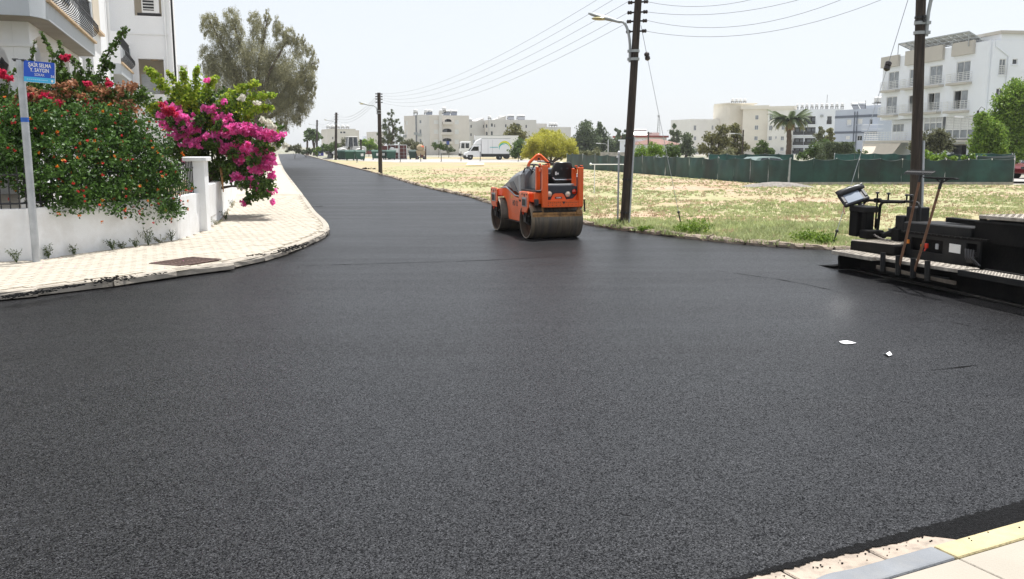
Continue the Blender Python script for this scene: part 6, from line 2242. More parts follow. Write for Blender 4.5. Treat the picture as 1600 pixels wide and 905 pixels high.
# a few taller weeds on the verge
for i, (u, v, h, w_, lb) in enumerate(((1088, 368, .34, .42, 'bushy green weed clump at the kerb below the guy wire'), (1070, 366, .22, .3, 'smaller weed left of the bushy clump at the kerb'), (1262, 380, .26, .34, 'leafy weed at the kerb left of the paver'), (1288, 384, .24, .3, 'weed clump at the kerb touching the paver guy wire'),
                                       (969, 353, .16, .10, 'yellow weed at the foot of the slim post'), (1010, 362, .12, .2, 'low weed at the kerb right of the lamp pole'))):
    p = G(u, v, .045)
    t = thing('weed', lb, 'weed', p, 0, 'weeds along the broken kerb')
    P_ = ellipsoid_points(np.array(p) + np.array([0, .1, h * .5]), (w_, w_ * .6, h * .6), int(420 * w_ / .3), .2)
    P_ = P_[P_[:, 2] > .03]
    foliage('leaf_tuft', t, P_, .06, LF['bright'], .4, (0, 0, .6), .8)
    obj('stem', MB().tube([(0, .1, 0), (.03, .1, h * .6)], .01, 5), M['weed'], t)
# fallen petals on the footpath
pe = np.array([np.array(G(RNG.uniform(60, 430), RNG.uniform(330, 440), SW + .012)) for _ in range(60)])
pe = np.array([q for q in pe if inside(sw_poly, q[0], q[1])])
V, F = leaves(pe, .035, .7)
V[:, 2] = SW + .013 + RNG.uniform(0, .01, len(V))
obj('fallen_petals', mesh_from_arrays('fallen_petals', V, F4=F), LF['magenta'], FOOT, kind='stuff')
# ================================================================== BUILDINGS FAR BEHIND
M['beige'] = pmat('beige_render', (0.69, 0.645, 0.59), .85, .04, .25, dirt=(.54, .49, .43), dscale=.15, damt=.5)
M['grey_beige'] = pmat('grey_beige_render', (0.64, 0.62, 0.59), .85, .04, .25, dirt=(.49, .46, .42), dscale=.15, damt=.5)
M['cream_render'] = pmat('cream_render', (0.76, 0.715, 0.62), .85, .03, .25, dirt=(.56, .51, .42), dscale=.15, damt=.5)
M['pale_cream'] = pmat('pale_cream_render', (0.80, 0.785, 0.74), .85, .03, .25, dirt=(.60, .57, .51), dscale=.15, damt=.4)
M['bright_white'] = pmat('bright_white_render', (0.79, 0.82, 0.87), .8, .03, .3, dirt=(.68, .68, .67), dscale=.2, damt=.35)
M['blue_grey'] = pmat('pale_blue_grey_render', (0.48, 0.525, 0.61), .85, .04, .3)
M['slate_band'] = pmat('slate_band', (0.13, 0.15, 0.19), .85, .06, .5)
M['parapet_beige'] = pmat('parapet_beige', (0.50, 0.47, 0.42), .85, .04, .5)
M['roof_tile'] = pmat('faded_roof_tile', (0.23, 0.13, 0.105), .85, .2, 2)
M['roof_red'] = pmat('red_roof_edge', (0.30, 0.07, 0.055), .8, .1, 1)
M['win_frame'] = pmat('white_window_frame', (0.74, 0.74, 0.73), .5, .03)
M['curtain'] = pmat('grey_curtained_glass', (0.22, 0.24, 0.26), .2, .25, 1.5)
M['blind'] = pmat('white_roller_blind', (0.70, 0.70, 0.68), .5, .06)
M['dark_room'] = pmat('dark_room', (0.015, 0.015, 0.016), .6, .2)
M['tank'] = pmat('white_water_tank', (0.66, 0.66, 0.65), .5, .06)
M['solar'] = pmat('solar_collector', (0.05, 0.06, 0.08), .2, .1)
M['awning'] = pmat('cream_awning_cloth', (0.62, 0.55, 0.45), .8, .04, 1.5)

class Block:
    """a wall in a vertical plane with real openings, and a box behind it"""
    def __init__(self, t, F, m, z1, s0=0.0, s1=None, z0=-.1, depth=9.0, thick=.22, body=True):
        self.t, self.F, self.m, self.z1, self.s0, self.z0, self.thick = t, F, m, z1, s0, z0, thick
        self.s1 = F.L if s1 is None else s1
        self.depth, self.body = depth, body
        self.holes, self.todo = [], []
    def rect(self, u0, u1, v0, v1):
        um, vm = (u0 + u1) / 2, (v0 + v1) / 2
        a, b_ = self.F.pixel(u0, vm)[0], self.F.pixel(u1, vm)[0]
        zt, zb = self.F.pixel(um, v0)[1], self.F.pixel(um, v1)[1]
        return min(a, b_), max(a, b_), zb, zt
    def opening(self, u0, u1, v0, v1, kind='glass', mull=1, arch=False):
        r = self.rect(u0, u1, v0, v1)
        if r[0] < self.s0 + .02 or r[1] > self.s1 - .02:
            r = (max(r[0], self.s0 + .05), min(r[1], self.s1 - .05), r[2], r[3])
        self.holes.append(r)
        self.todo.append((r, kind, mull, arch))
        return r
    def box(self, s0, s1, o0, o1, z0, z1):
        f = self.F.at
        return MB().hexa([f(s0, z0, o0), f(s1, z0, o0), f(s1, z0, o1), f(s0, z0, o1), f(s0, z1, o0), f(s1, z1, o0), f(s1, z1, o1), f(s0, z1, o1)])
    def finish(self):
        L = self.s1 - self.s0
        hs = [(a - self.s0, b_ - self.s0, c, d) for a, b_, c, d in self.holes]
        w_ = obj('wall', wall_holes(L, self.z0, self.z1, hs, self.thick, lambda s, z, t: self.F.at(self.s0 + s, z, -t)), self.m, self.t, world=True)
        if self.body:
            obj('wall', self.box(self.s0, self.s1, -self.depth, -self.thick - 1.6, self.z0, self.z1 - .002), self.m, self.t, world=True)
            for (a, b_) in ((self.s0, self.s0 + .2), (self.s1 - .2, self.s1)):
                obj('wall', self.box(a, b_, -self.thick - 1.598, -self.thick - .002, self.z0, self.z1 - .004), self.m, self.t, world=True)
            obj('roof', self.box(self.s0 + .202, self.s1 - .202, -self.thick - 1.598, -self.thick - .002, self.z1 - .3, self.z1 - .05), M['concrete'], self.t, world=True)
        for (r, kind, mull, arch) in self.todo:
            a, b_, c, d = r
            fr = MB()
            wd = min(.07, (b_ - a) * .12)
            q0, q1 = -.14, -.08
            def bx(s0, s1, z0, z1):
                f = self.F.at
                fr.hexa([f(s0, z0, q0), f(s1, z0, q0), f(s1, z0, q1), f(s0, z0, q1), f(s0, z1, q0), f(s1, z1, q0), f(s1, z1, q1), f(s0, z1, q1)])
            if kind != 'open':
                bx(a + .002, a + wd, c + .002, d - .002)
                bx(b_ - wd, b_ - .002, c + .002, d - .002)
                bx(a + wd, b_ - wd, c + .002, c + wd)
                bx(a + wd, b_ - wd, d - wd, d - .002)
                for k in range(1, mull + 1):
                    x = a + (b_ - a) * k / (mull + 1)
                    bx(x - wd * .4, x + wd * .4, c + wd, d - wd)
                wo = obj('window', fr, M['win_frame'], self.t, world=True)
                mm = {'glass': M['curtain'], 'dark': M['dark_glass'], 'blind': M['blind'], 'half': M['curtain']}[kind]
                if kind == 'half':
                    xm = (a + b_) / 2
                    obj('pane', self.box(xm, b_ - .01, -.125, -.11, c + .01, d - .01), mm, wo, world=True)
                    obj('pane', self.box(a + .01, xm - .01, -.6, -.58, c + .01, d - .01), M['dark_room'], wo, world=True)
                else:
                    obj('pane', self.box(a + .01, b_ - .01, -.125, -.11, c + .01, d - .01), mm, wo, world=True)
            else:
                obj('recess', self.box(a - .2, b_ + .2, -1.5, -1.45, c - .1, d + .2), M['dark_room'] if not arch else M['curtain'], self.t, world=True)
            if arch:
                n = 8
                r_ = (b_ - a) / 2
                f = self.F.at
                for k in range(n):
                    a0, a1 = math.pi * k / n, math.pi * (k + 1) / n
                    h_ = (d - c) * .35
                    x0, x1 = (a + b_) / 2 + r_ * math.cos(a0), (a + b_) / 2 + r_ * math.cos(a1)
                    y0, y1 = d - h_ + h_ * math.sin(a0), d - h_ + h_ * math.sin(a1)
                    pts = [f(x0, y0, -.01), f(x1, y1, -.01), f(x1, d + .01, -.01), f(x0, d + .01, -.01)]
                    if k == 0:
                        ab = MB()
                    ab.extr(pts, f(0, 0, -.2) - f(0, 0, 0))
                obj('arch', ab, self.m, self.t, world=True)
        return w_
    def sill(self, r, th=.08, out=.12):
        return obj('sill', self.box(r[0] - .08, r[1] + .08, .002, out, r[2] - th, r[2]), self.m, self.t, world=True)
    def railing(self, s0, s1, o, z0, z1, n=4, m_=None, vert=6):
        b = MB()
        f = self.F.at
        for k in range(n + 1):
            z = z0 + (z1 - z0) * k / n
            b.tube([f(s0, z, .02), f(s0, z, o), f(s1, z, o), f(s1, z, .02)], .022, 4)
        for k in range(vert + 1):
            s = s0 + (s1 - s0) * k / vert
            b.tube([f(s, z0 - .03, o), f(s, z1, o)], .02, 4)
        return obj('railing', b, m_ or M['win_frame'], self.t, world=True)
def facade(u0, D0, u1, D1):
    return Facade(A(u0, 200, D0), A(u1, 200, D1))
def tank(t, p, r=.55, h=1.0, stand=.9):
    p = Vector(p)
    b = MB()
    for sx in (-1, 1):
        for sy in (-1, 1):
            b.cyl(p + Vector((sx * r * .7, sy * r * .7, 0)), p + Vector((sx * r * .7, sy * r * .7, stand)), .05, 5)
    b.box(p + Vector((0, 0, stand)), (r * 2, r * 2, .08))
    o = obj('tank_stand', b, M['dark_steel'], t, world=True)
    obj('water_tank', MB().lathe([(r * .9, 0), (r, .1), (r, h - .2), (r * .75, h - .05), (.15, h), (.0, h + .02)], p + Vector((0, 0, stand + .042)), n=12), M['tank'], o, world=True, smooth=50)
def solar(t, p, w_=1.6):
    p = Vector(p)
    o = obj('solar_panel', MB().hexa([p + Vector(q) for q in ((-w_ / 2, -.7, .1), (w_ / 2, -.7, .1), (w_ / 2, .5, 1.0), (-w_ / 2, .5, 1.0), (-w_ / 2, -.75, .17), (w_ / 2, -.75, .17), (w_ / 2, .45, 1.07), (-w_ / 2, .45, 1.07))]), M['solar'], t, world=True)
    obj('boiler', MB().cyl(p + Vector((-w_ / 2, .6, 1.2)), p + Vector((w_ / 2, .6, 1.2)), .28, 10), M['tank'], o, world=True, smooth=50)

# --- white apartment block at right -------------------------------------
wbk = thing('apartment_block', 'white four-storey apartment block with railed balconies and a panel canopy behind the right pole', 'apartment block', (50, 100, 0))
F6 = facade(1374, 109.5, 1536, 90.3)
zt6 = F6.pixel(1455, 79.5)[1]
zo6 = F6.pixel(1379, 188)[1]
B6 = Block(wbk, F6, M['bright_white'], zt6, z0=zo6, depth=11)
rows = [((1388, 1404, 112, 139), 'glass'), ((1420.6, 1432.5, 108, 135), 'glass'), ((1452, 1472, 102.5, 131.5), 'glass'), ((1494, 1515.5, 96, 127), 'glass'),
        ((1384.5, 1401, 151, 178), 'glass'), ((1419, 1430.5, 149, 175), 'half'), ((1449, 1468, 145, 173), 'half'), ((1489, 1511.6, 141, 171), 'half')]
rs = [B6.opening(*r, kind=k) for r, k in rows]
B6.finish()
for r in rs:
    bo = obj('balcony', B6.box(r[0] - .75, r[1] + .45, .002, .62, r[2] - .36, r[2] - .14), M['parapet_beige'], wbk, world=True)
    rl_ = B6.railing(r[0] - .7, r[1] + .4, .58, r[2] - .08, r[2] + .82, 5, vert=5)
for (u0, u1, v0, v1) in ((1380, 1406.5, 90, 105), (1418, 1476, 77.5, 98), (1491, 1524, 68, 86)):
    r = B6.rect(u0, u1, v0, v1)
    obj('parapet', B6.box(r[0], r[1], .004, .30, r[2], r[3] + .15), M['parapet_beige'], wbk, world=True)
# storey below, set back
sB = F6.pixel(1382, 200)[0]
F6b = Facade(F6.at(0, 0, -.9), F6.at(F6.L, 0, -.9))
zs6 = F6.pixel(1460, 219)[1]
B6b = Block(wbk, F6b, M['bright_white'], zo6 - .002, s0=sB, z0=zs6, depth=10, thick=.2)
w1 = B6b.opening(1394.5, 1412, 193.5, 207, 'glass', 2)
B6b.finish()
for (u0, u1, v0, v1, n) in ((1443, 1471, 182, 205, 3), (1477, 1523, 178, 216, 4)):
    r = B6.rect(u0, u1, v0, v1)
    vf = MB()
    f = F6.at
    for k in range(n + 1):
        s = r[0] + (r[1] - r[0]) * k / n
        vf.bar(f(s, r[2], -.1), f(s, r[3], -.1), .10, .08)
    for z in (r[2], r[2] + .9, r[3]):
        vf.bar(f(r[0], z, -.1), f(r[1], z, -.1), .08, .09)
    vo = obj('veranda', vf, M['win_frame'], wbk, world=True)
    obj('pane', B6.box(r[0], r[1], -.14, -.12, r[2] + .9, r[3]), M['blind'], vo, world=True)
    for k in range(9):
        z = r[2] + 1.0 + k * (r[3] - r[2] - 1.0) / 9
        obj('slat', B6.box(r[0] + .1, r[1] - .1, -.118, -.10, z, z + .02), M['curtain'], vo, world=True)
    obj('lower_panel', B6.box(r[0], r[1], -.14, -.12, r[2], r[2] + .88), M['curtain'], vo, world=True)
obj('terrace_slab', B6.box(-3.0, F6.L, -9, .35, zs6 - .25, zs6 - .004), M['parapet_beige'], wbk, world=True)
B6.railing(-2.9, sB + 5.0, .3, zs6 + .05, zs6 + 1.0, 4, vert=14)
B6g = Block(wbk, F6b, M['bright_white'], zs6 - .252, s0=sB, depth=10, thick=.2)
B6g.opening(1485, 1510, 225, 242, 'open')
B6g.finish()
aw = [F6.at(F6.pixel(1352, 219)[0], zs6 - .3, .3), F6.at(F6.pixel(1412, 219)[0], zs6 - .3, .3), F6.at(F6.pixel(1413, 240)[0], .9, 1.6), F6.at(F6.pixel(1365, 240)[0], .9, 1.6)]
obj('awning', MB().extr(aw, (0, 0, -.05)), M['awning'], wbk, world=True)
# side wall on the right and the taller stair block
P6 = XY(F6.at(F6.L + .235, 0, 0))
sd6 = -F6.n
F6s = Facade(P6 + sd6 * .002, P6 + sd6 * 14)
B6s = Block(wbk, F6s, M['bright_white'], zt6, s0=.225, z0=-.1, depth=3, body=False)
for q in ((1561, 1571.5, 92, 117.5, 'glass', 1), (1582, 1590, 92, 101, 'dark', 0), (1556, 1567.5, 138, 160, 'dark', 1)):
    r = B6s.opening(*q[:4], kind=q[4], mull=q[5])
B6s.finish()
for r in B6s.holes:
    B6s.sill(r)
B6s.railing(B6s.holes[0][0], B6s.holes[0][1], .15, B6s.holes[0][2] + .05, B6s.holes[0][2] + .9, 4, vert=2)
st0 = F6s.pixel(1565, 60)[0]
zst = F6s.pixel(1566, 53)[1]
obj('stair_block', B6s.box(st0, st0 + 8, -6, -.05, zt6 + .002, zst), M['bright_white'], wbk, world=True)
obj('roof_edge', B6s.box(st0 - .3, st0 + 8, -6, .3, zst + .002, zst + .3), M['parapet_beige'], wbk, world=True)
obj('drainpipe', MB().cyl(F6s.at(1.9, 0, .08), F6s.at(1.9, zt6 - 1.5, .08), .07, 6).tube([F6s.at(1.9, zt6 - 1.5, .08), F6s.at(.5, zt6 - .6, .08), F6s.at(.5, zt6, .08)], .07, 6), M['bright_white'], wbk, world=True)
obj('drainpipe', MB().cyl(F6s.at(4.8, 0, .08), F6s.at(4.8, zt6, .08), .06, 6), M['bright_white'], wbk, world=True)
# canopy of pale panels above the roof
c0 = A(1404, 69, 107)
c1 = A(1514.6, 49.5, 93)
c2 = A(1537, 63, 92)
c3 = A(1430, 81, 106)
e1, e2 = c1 - c0, c3 - c0
nx, ny = 10, 3
cf = MB()
for i in range(nx + 1):
    p = c0 + e1 * (i / nx)
    q = c3.lerp(c2, i / nx)
    cf.bar(p, q, .10, .12)
for j in range(ny + 1):
    cf.bar(c0.lerp(c3, j / ny), c1.lerp(c2, j / ny), .10, .10)
for i in range(0, nx + 1, 2):
    for (a, b_) in ((c0, c1), (c3, c2)):
        p = a.lerp(b_, i / nx)
        cf.cyl((p.x, p.y, zt6 - .3), p, .05, 6)
co = obj('canopy_frame', cf, M['lamp_grey'], wbk, world=True)
M['canopy_panel'] = pmat('translucent_grey_panel', (0.45, 0.46, 0.47), .35, .05)
for i in range(nx):
    for j in range(ny):
        a = c0.lerp(c1, (i + .04) / nx).lerp(c3.lerp(c2, (i + .04) / nx), (j + .04) / ny)
        b_ = c0.lerp(c1, (i + .96) / nx).lerp(c3.lerp(c2, (i + .96) / nx), (j + .04) / ny)
        c = c0.lerp(c1, (i + .96) / nx).lerp(c3.lerp(c2, (i + .96) / nx), (j + .96) / ny)
        d = c0.lerp(c1, (i + .04) / nx).lerp(c3.lerp(c2, (i + .04) / nx), (j + .96) / ny)
        up = Vector((0, 0, .07))
        obj('panel', MB().extr([a + up, b_ + up, c + up, d + up], (0, 0, .03)), M['canopy_panel'], co, world=True)

# --- blue-grey house -----------------------------------------------------
bgh = thing('house', 'pale blue-grey flat-roofed house with dark bands, left of the white apartment block', 'house', (62, 165, 0))
F5 = facade(1304, 170, 1371, 160)
z5t = F5.pixel(1335, 171)[1]
B5 = Block(bgh, F5, M['blue_grey'], z5t, depth=10)
h5 = [B5.opening(1322.8, 1330, 187, 196, 'blind'), B5.opening(1339.6, 1347.5, 186, 194.6, 'blind'), B5.opening(1321, 1328, 212.6, 218, 'blind'), B5.opening(1339, 1346.8, 212, 220, 'dark'), B5.opening(1358, 1363, 186, 194.5, 'dark', 0)]
B5.finish()
for r in h5[:2]:
    B5.sill(r, .15, .2)
for v0, v1 in ((180, 184), (205, 208.6)):
    r = B5.rect(1305, 1370, v0, v1)
    obj('band', B5.box(.01, F5.L - .01, .003, .06, r[2], r[3]), M['slate_band'], bgh, world=True)
for u in (1335, 1339):
    s = F5.pixel(u, 200)[0]
    obj('drainpipe', MB().cyl(F5.at(s, 0, .14), F5.at(s, z5t - .4, .14), .08, 6), M['slate_band'], bgh, world=True)
r = B5.rect(1356, 1374, 195, 203)
bo = obj('balcony', B5.box(r[0], r[1] + 1, .01, 1.4, r[2] - .3, r[2]), M['blue_grey'], bgh, world=True)
B5.railing(r[0], r[1] + .9, 1.35, r[2] + .1, r[3], 1, vert=14)
pt_ = F5.at(F5.pixel(1357, 168)[0], z5t - .1, -2.5)
tank(bgh, pt_, 1.0, 1.1, 1.1)
obj('roof_block', B5.box(F5.L * .6, F5.L * .95, -6, -1.2, z5t + .002, z5t + .6), M['blue_grey'], bgh, world=True)
for q in (.12, .30):
    solar(bgh, F5.at(F5.L * q, z5t - .05, -3.5), 1.2)
obj('antenna', MB().cyl(F5.at(F5.L * .5, z5t, -2), F5.at(F5.L * .5, z5t + 1.6, -2), .04, 5), M['dark_steel'], bgh, world=True)

# --- white block with black balconies -------------------------------------
wb4 = thing('apartment_block', 'white apartment block with black balcony fronts and a row of roof tanks behind the palm', 'apartment block', (78, 236, 0))
F4 = facade(1236, 238, 1310, 232)
z4t = F4.pixel(1270, 171)[1]
B4 = Block(wb4, F4, M['bright_white'], z4t, depth=12)
for (u0, u1) in ((1239, 1255.2), (1257, 1274)):
    for (v0, v1) in ((182, 195), (199, 211.6), (216, 227.5), (231.5, 241)):
        if u0 < 1250 and v0 < 190:
            continue
        r = B4.opening(u0, u1, v0, v1, 'open', arch=False)
h_ = B4.opening(1292, 1299.6, 181.5, 194, 'dark', 0)
B4.finish()
for (a, b_, c, d) in B4.holes[:-1]:
    bo = obj('balcony', B4.box(a - .1, b_ + .1, .004, .5, c - .12, c + .1), M['bright_white'], wb4, world=True)
    obj('balcony_front', B4.box(a - .08, b_ + .08, .40, .49, c + .102, c + .98), M['black_iron'], bo, world=True)
    for k in range(2):
        obj('door', B4.box(a + (b_ - a) * (.12 + .45 * k), a + (b_ - a) * (.45 + .45 * k), -1.44, -1.40, c, d - .25), M['curtain'], bo, world=True)
a, b_, c, d = h_
obj('balcony_front', B4.box(a, b_, .01, .08, c, c + .95), M['black_iron'], wb4, world=True)
obj('air_conditioner', B4.box(F4.pixel(1282, 181)[0], F4.pixel(1286.5, 181)[0], .01, .35, F4.pixel(1284, 183)[1], F4.pixel(1284, 179.5)[1]), M['lamp_grey'], wb4, world=True)
for i in range(10):
    tank(wb4, F4.at(.8 + i * 1.25, z4t - .1, -2.0 - .3 * (i % 2)), .36, .8, .8)
obj('antenna', MB().cyl(F4.at(F4.pixel(1288, 165)[0], z4t, -3), F4.at(F4.pixel(1288, 165)[0], F4.pixel(1288, 147)[1], -3), .05, 5), M['dark_steel'], wb4, world=True)

# --- cream apartment block -------------------------------------------------
cb3 = thing('apartment_block', 'long cream apartment block with a stair tower, left of the palm', 'apartment block', (62, 246, 0))
F3a = facade(1079, 246, 1141, 250)
z3a = F3a.pixel(1110, 186.5)[1]
B3a = Block(cb3, F3a, M['pale_cream'], z3a, depth=11)
for q in ((1084, 1088, 196, 204), (1084, 1088, 213, 219.6), (1083.4, 1087.2, 229, 236), (1112, 1115, 196, 203), (1124, 1128, 196, 204)):
    B3a.opening(*q, kind='glass')
B3a.finish()
F3b = facade(1138.5, 244, 1179, 246)
z3b = F3b.pixel(1158, 163)[1]
B3b = Block(cb3, F3b, M['cream_render'], z3b, s1=F3b.pixel(1160, 200)[0], depth=9)
B3b.opening(1150, 1154, 197, 206, 'dark', 0)
B3b.finish()
obj('tower_roof', B3b.box(-.4, F3b.L + .3, -8, .4, z3b + .002, z3b + .35), M['cream_render'], cb3, world=True)
obj('tower_top', B3b.box(F3b.pixel(1160, 200)[0] + .002, F3b.L, -8, -.6, 0, z3b), M['pale_cream'], cb3, world=True)
bl_ = obj('balcony', B3b.box(F3b.pixel(1156, 205)[0], F3b.pixel(1167, 205)[0], .01, .9, F3b.pixel(1160, 208)[1], F3b.pixel(1160, 204)[1]), M['roof_tile'], cb3, world=True)
for i in range(4):
    tank(cb3, F3b.at(2.0 + i * 1.2, z3b + .36, -2), .42, .8, .4)
F3c = facade(1160, 242, 1199, 240)
z3c = F3c.pixel(1178, 171)[1]
B3c = Block(cb3, F3c, M['cream_render'], z3c, depth=10)
for q in ((1180, 1185.2, 180, 187), (1179, 1184.8, 196, 203), (1178.5, 1184, 213, 219.6), (1178.5, 1183, 230, 236)):
    B3c.opening(*q, kind='glass')
B3c.finish()
F3d = facade(1199.2, 239, 1238, 236)
z3d = F3d.pixel(1218, 171.5)[1]
B3d = Block(cb3, F3d, M['pale_cream'], z3d, depth=10)
for q in ((1202, 1208, 179, 187), (1201.5, 1207, 196, 204), (1200.6, 1206, 213, 219.6), (1212, 1214.4, 196, 200), (1211, 1213.5, 213, 217), (1219.7, 1225, 213, 219.6), (1219, 1224.5, 230, 236), (1221, 1226, 196.6, 203), (1221, 1226, 180, 187)):
    B3d.opening(*q, kind='glass')
B3d.finish()
for B_ in (B3a, B3c, B3d):
    for r in B_.holes:
        B_.sill(r, .1, .15)
obj('parapet', B3c.box(-.6, F3c.L + .3, -3, .35, z3c + .002, z3c + 1.0), M['cream_render'], cb3, world=True)
obj('parapet', B3d.box(.302, F3d.L + .3, -3, .30, z3d + .004, z3d + .9), M['cream_render'], cb3, world=True)

# --- beige block beyond the trucks ------------------------------------------
bb1 = thing('apartment_block', 'beige four-storey block with arched balconies behind the rusty panels', 'apartment block', (-20, 222, 0))
F1a = facade(631.5, 226, 650.5, 222)
B1a = Block(bb1, F1a, M['beige'], F1a.pixel(641, 181)[1], depth=10)
for q in ((633.4, 637, 189, 195), (634, 637, 203, 210)):
    B1a.opening(*q, kind='blind', mull=0)
B1a.finish()
F1b = facade(650.7, 219, 662, 217)
B1b = Block(bb1, F1b, M['grey_beige'], F1b.pixel(656, 179.5)[1], depth=10)
for q in ((655, 658.2, 187.6, 193), (655, 658.2, 202, 209), (655, 658.2, 217, 223.5)):
    B1b.opening(*q, kind='glass', mull=0)
B1b.finish()
F1c = facade(662.2, 218, 733, 220)
z1c = F1c.pixel(697, 180.5)[1]
B1c = Block(bb1, F1c, M['beige'], z1c, depth=11)
for v0, v1 in ((187.6, 193.7), (202.5, 209), (218, 224.6)):
    B1c.opening(678, 685.2, v0, v1, 'blind')
    B1c.opening(710.6, 717, v0 - .2, v1 + .5, 'blind')
for v0, v1 in ((186, 193), (201, 209), (216, 223.5), (230.5, 238)):
    B1c.opening(691.5 if v0 > 190 else 695, 705.4, v0, v1, 'open', arch=True)
B1c.finish()
for (a, b_, c, d) in B1c.holes[6:]:
    obj('balcony', B1c.box(a - .5, b_ + .3, .004, .7, c - .25, c + .35), M['beige'], bb1, world=True)
    obj('inner_room', B1c.box(b_ - .9, b_ - .1, -1.2, -1.15, c, d), M['dark_room'], bb1, world=True)
M['laundry'] = pmat('blue_laundry', (0.05, 0.08, 0.28), .8, .2, 5)
lc_ = B1c.rect(697, 701.5, 220.5, 226.5)
obj('laundry', B1c.box(lc_[0], lc_[1], .75, .8, lc_[2], lc_[3]), M['laundry'], bb1, world=True)
obj('stair_tower', B1c.box(F1c.pixel(685.8, 200)[0], F1c.pixel(690.5, 200)[0], .01, .6, 0, F1c.pixel(688, 174)[1]), M['grey_beige'], bb1, world=True)
for u, dz_ in ((651, 0), (668, 0), (674, 0), (692, 0), (696, .6), (706, 0)):
    s = F1c.pixel(u, 180)[0]
    tank(bb1, F1c.at(s, z1c - .1 + dz_, -3), .55, .9, .7)
for u in (672, 700, 711):
    solar(bb1, F1c.at(F1c.pixel(u, 180)[0], z1c - .1, -2.2), 1.5)
obj('drainpipe', MB().cyl(F1b.at(.1, 0, .2), F1b.at(.1, B1b.z1, .2), .12, 6), M['slate_band'], bb1, world=True)
for (F_, u, v) in ((F1a, 634, 213), (F1b, 657, 211), (F1b, 651, 209), (F1c, 680, 227)):
    s, z = F_.pixel(u, v)
    pmin = F_.at(s, z, .25)
    obj('air_conditioner', MB().box(pmin, (.9, .35, .65)), M['lamp_grey'], bb1, world=True)

# --- long grey-beige block --------------------------------------------------
bb2 = thing('apartment_block', 'long grey-beige block with small arched windows above the white lorries', 'apartment block', (5, 246, 0))
parts_ = ((734, 246, 757.5, 248, 189.5, 'grey_beige', ((735, 737.6, 195, 200), (735, 737.4, 208, 213), (754.6, 756.6, 195, 200))),
          (757.7, 247, 765, 246, 188, 'beige', ((758.6, 761.4, 194, 200), (758.6, 761.8, 205.7, 213))),
          (765.2, 244, 838, 247, 187.3, 'grey_beige', ((767, 770.4, 192.6, 198.4), (767, 770.2, 205, 212.6), (772.2, 773.8, 194, 199), (789, 791.8, 194, 199.3), (821, 823.6, 195, 200.3), (801, 813, 193, 199))),
          (838.2, 252, 892, 256, 198.5, 'grey_beige', ((846, 849, 203, 208), (871, 874, 203, 208))))
for (u0, D0_, u1, D1_, vt, mm, wins) in parts_:
    F_ = facade(u0, D0_, u1, D1_)
    zt = F_.pixel((u0 + u1) / 2, vt)[1]
    B_ = Block(bb2, F_, M[mm], zt, depth=10)
    for q in wins:
        B_.opening(*q, kind='dark', mull=0, arch=True)
    B_.finish()
    if u0 > 765 and u0 < 800:
        g0, g1 = F_.pixel(772, 187)[0], F_.pixel(791, 187)[0]
        ga, gb = F_.at(g0, zt + .003, -.3), F_.at(g1, zt + .003, -.3)
        gc = F_.at(g1, F_.pixel(791, 181)[1], -.3)
        obj('roof_gable', MB().extr([ga, gb, gc], F_.at(0, 0, -5) - F_.at(0, 0, 0)), M[mm], bb2, world=True)
        for u in (798, 801, 813, 816, 818):
            tank(bb2, F_.at(F_.pixel(u, 187)[0], zt - .1, -2.5), .5, .8, .5)
            solar(bb2, F_.at(F_.pixel(u + 1, 187)[0], zt - .1, -1.6), 1.2)
        for u in (768, 784):
            tank(bb2, F_.at(F_.pixel(u, 187)[0], zt - .1, -2.5), .5, .8, .4)
    elif u0 < 740:
        s0_, s1_ = F_.pixel(745, 189)[0], F_.L - .1
        obj('roof_block', MB().extr([F_.at(s0_, zt + .003, -.4), F_.at(s1_, zt + .003, -.4), F_.at(s1_, F_.pixel(757, 184.5)[1], -.4), F_.at(s0_ + 1, F_.pixel(748, 187)[1], -.4)], F_.at(0, 0, -4) - F_.at(0, 0, 0)), M[mm], bb2, world=True)
        tank(bb2, F_.at(F_.pixel(740, 189)[0], zt - .1, -2), .45, .7, .2)
    elif u0 > 830:
        for u in (866, 870, 874):
            tank(bb2, F_.at(F_.pixel(u, 198)[0], zt - .1, -2.5), .55, .8, .5)
        obj('roof_block', B_.box(.2, F_.pixel(857, 195)[0], -6, -1.0, zt + .003, F_.pixel(848, 193)[1]), M[mm], bb2, world=True)

# --- farthest pale block down the street -------------------------------------
bb0 = thing('apartment_block', 'pale far apartment block behind the white wheel loader', 'apartment block', (-62, 330, 0))
for (u0, D0_, u1, D1_, vt, mm, wins) in ((503, 338, 511.5, 332, 203.5, 'beige', ()), (511.7, 331, 555.5, 335, 202.6, 'beige', ((531.5, 535, 205.5, 208.6), (536, 540, 205.5, 208.6), (534, 536, 214.5, 217), (538, 541, 214.5, 217), (546, 548.5, 214, 218), (523.6, 525.6, 206, 210), (519, 521, 214, 218)))):
    F_ = facade(u0, D0_, u1, D1_)
    zt = F_.pixel((u0 + u1) / 2, vt)[1]
    B_ = Block(bb0, F_, M[mm], zt, depth=12)
    for q in wins:
        B_.opening(*q, kind='dark', mull=0)
    B_.finish()
    for u in np.arange(u0 + 4, u1 - 3, 7.5):
        tank(bb0, F_.at(F_.pixel(u, vt)[0], zt - .1, -3), .7, 1.0, .8)
    obj('parapet', B_.box(0.01, F_.L - .01, -.5, .12, zt + .002, zt + .3), M[mm], bb0, world=True)
gb = thing('far_building', 'grey flat building far away between the loader and the pine', 'building', (-62, 400, 0))
Fg = facade(563, 400, 590, 402)
Bg = Block(gb, Fg, M['blue_grey'], Fg.pixel(575, 218)[1], depth=12)
for u in (568, 573, 578, 583):
    Bg.opening(u, u + 2, 221, 223.5, 'dark', 0)
Bg.finish()
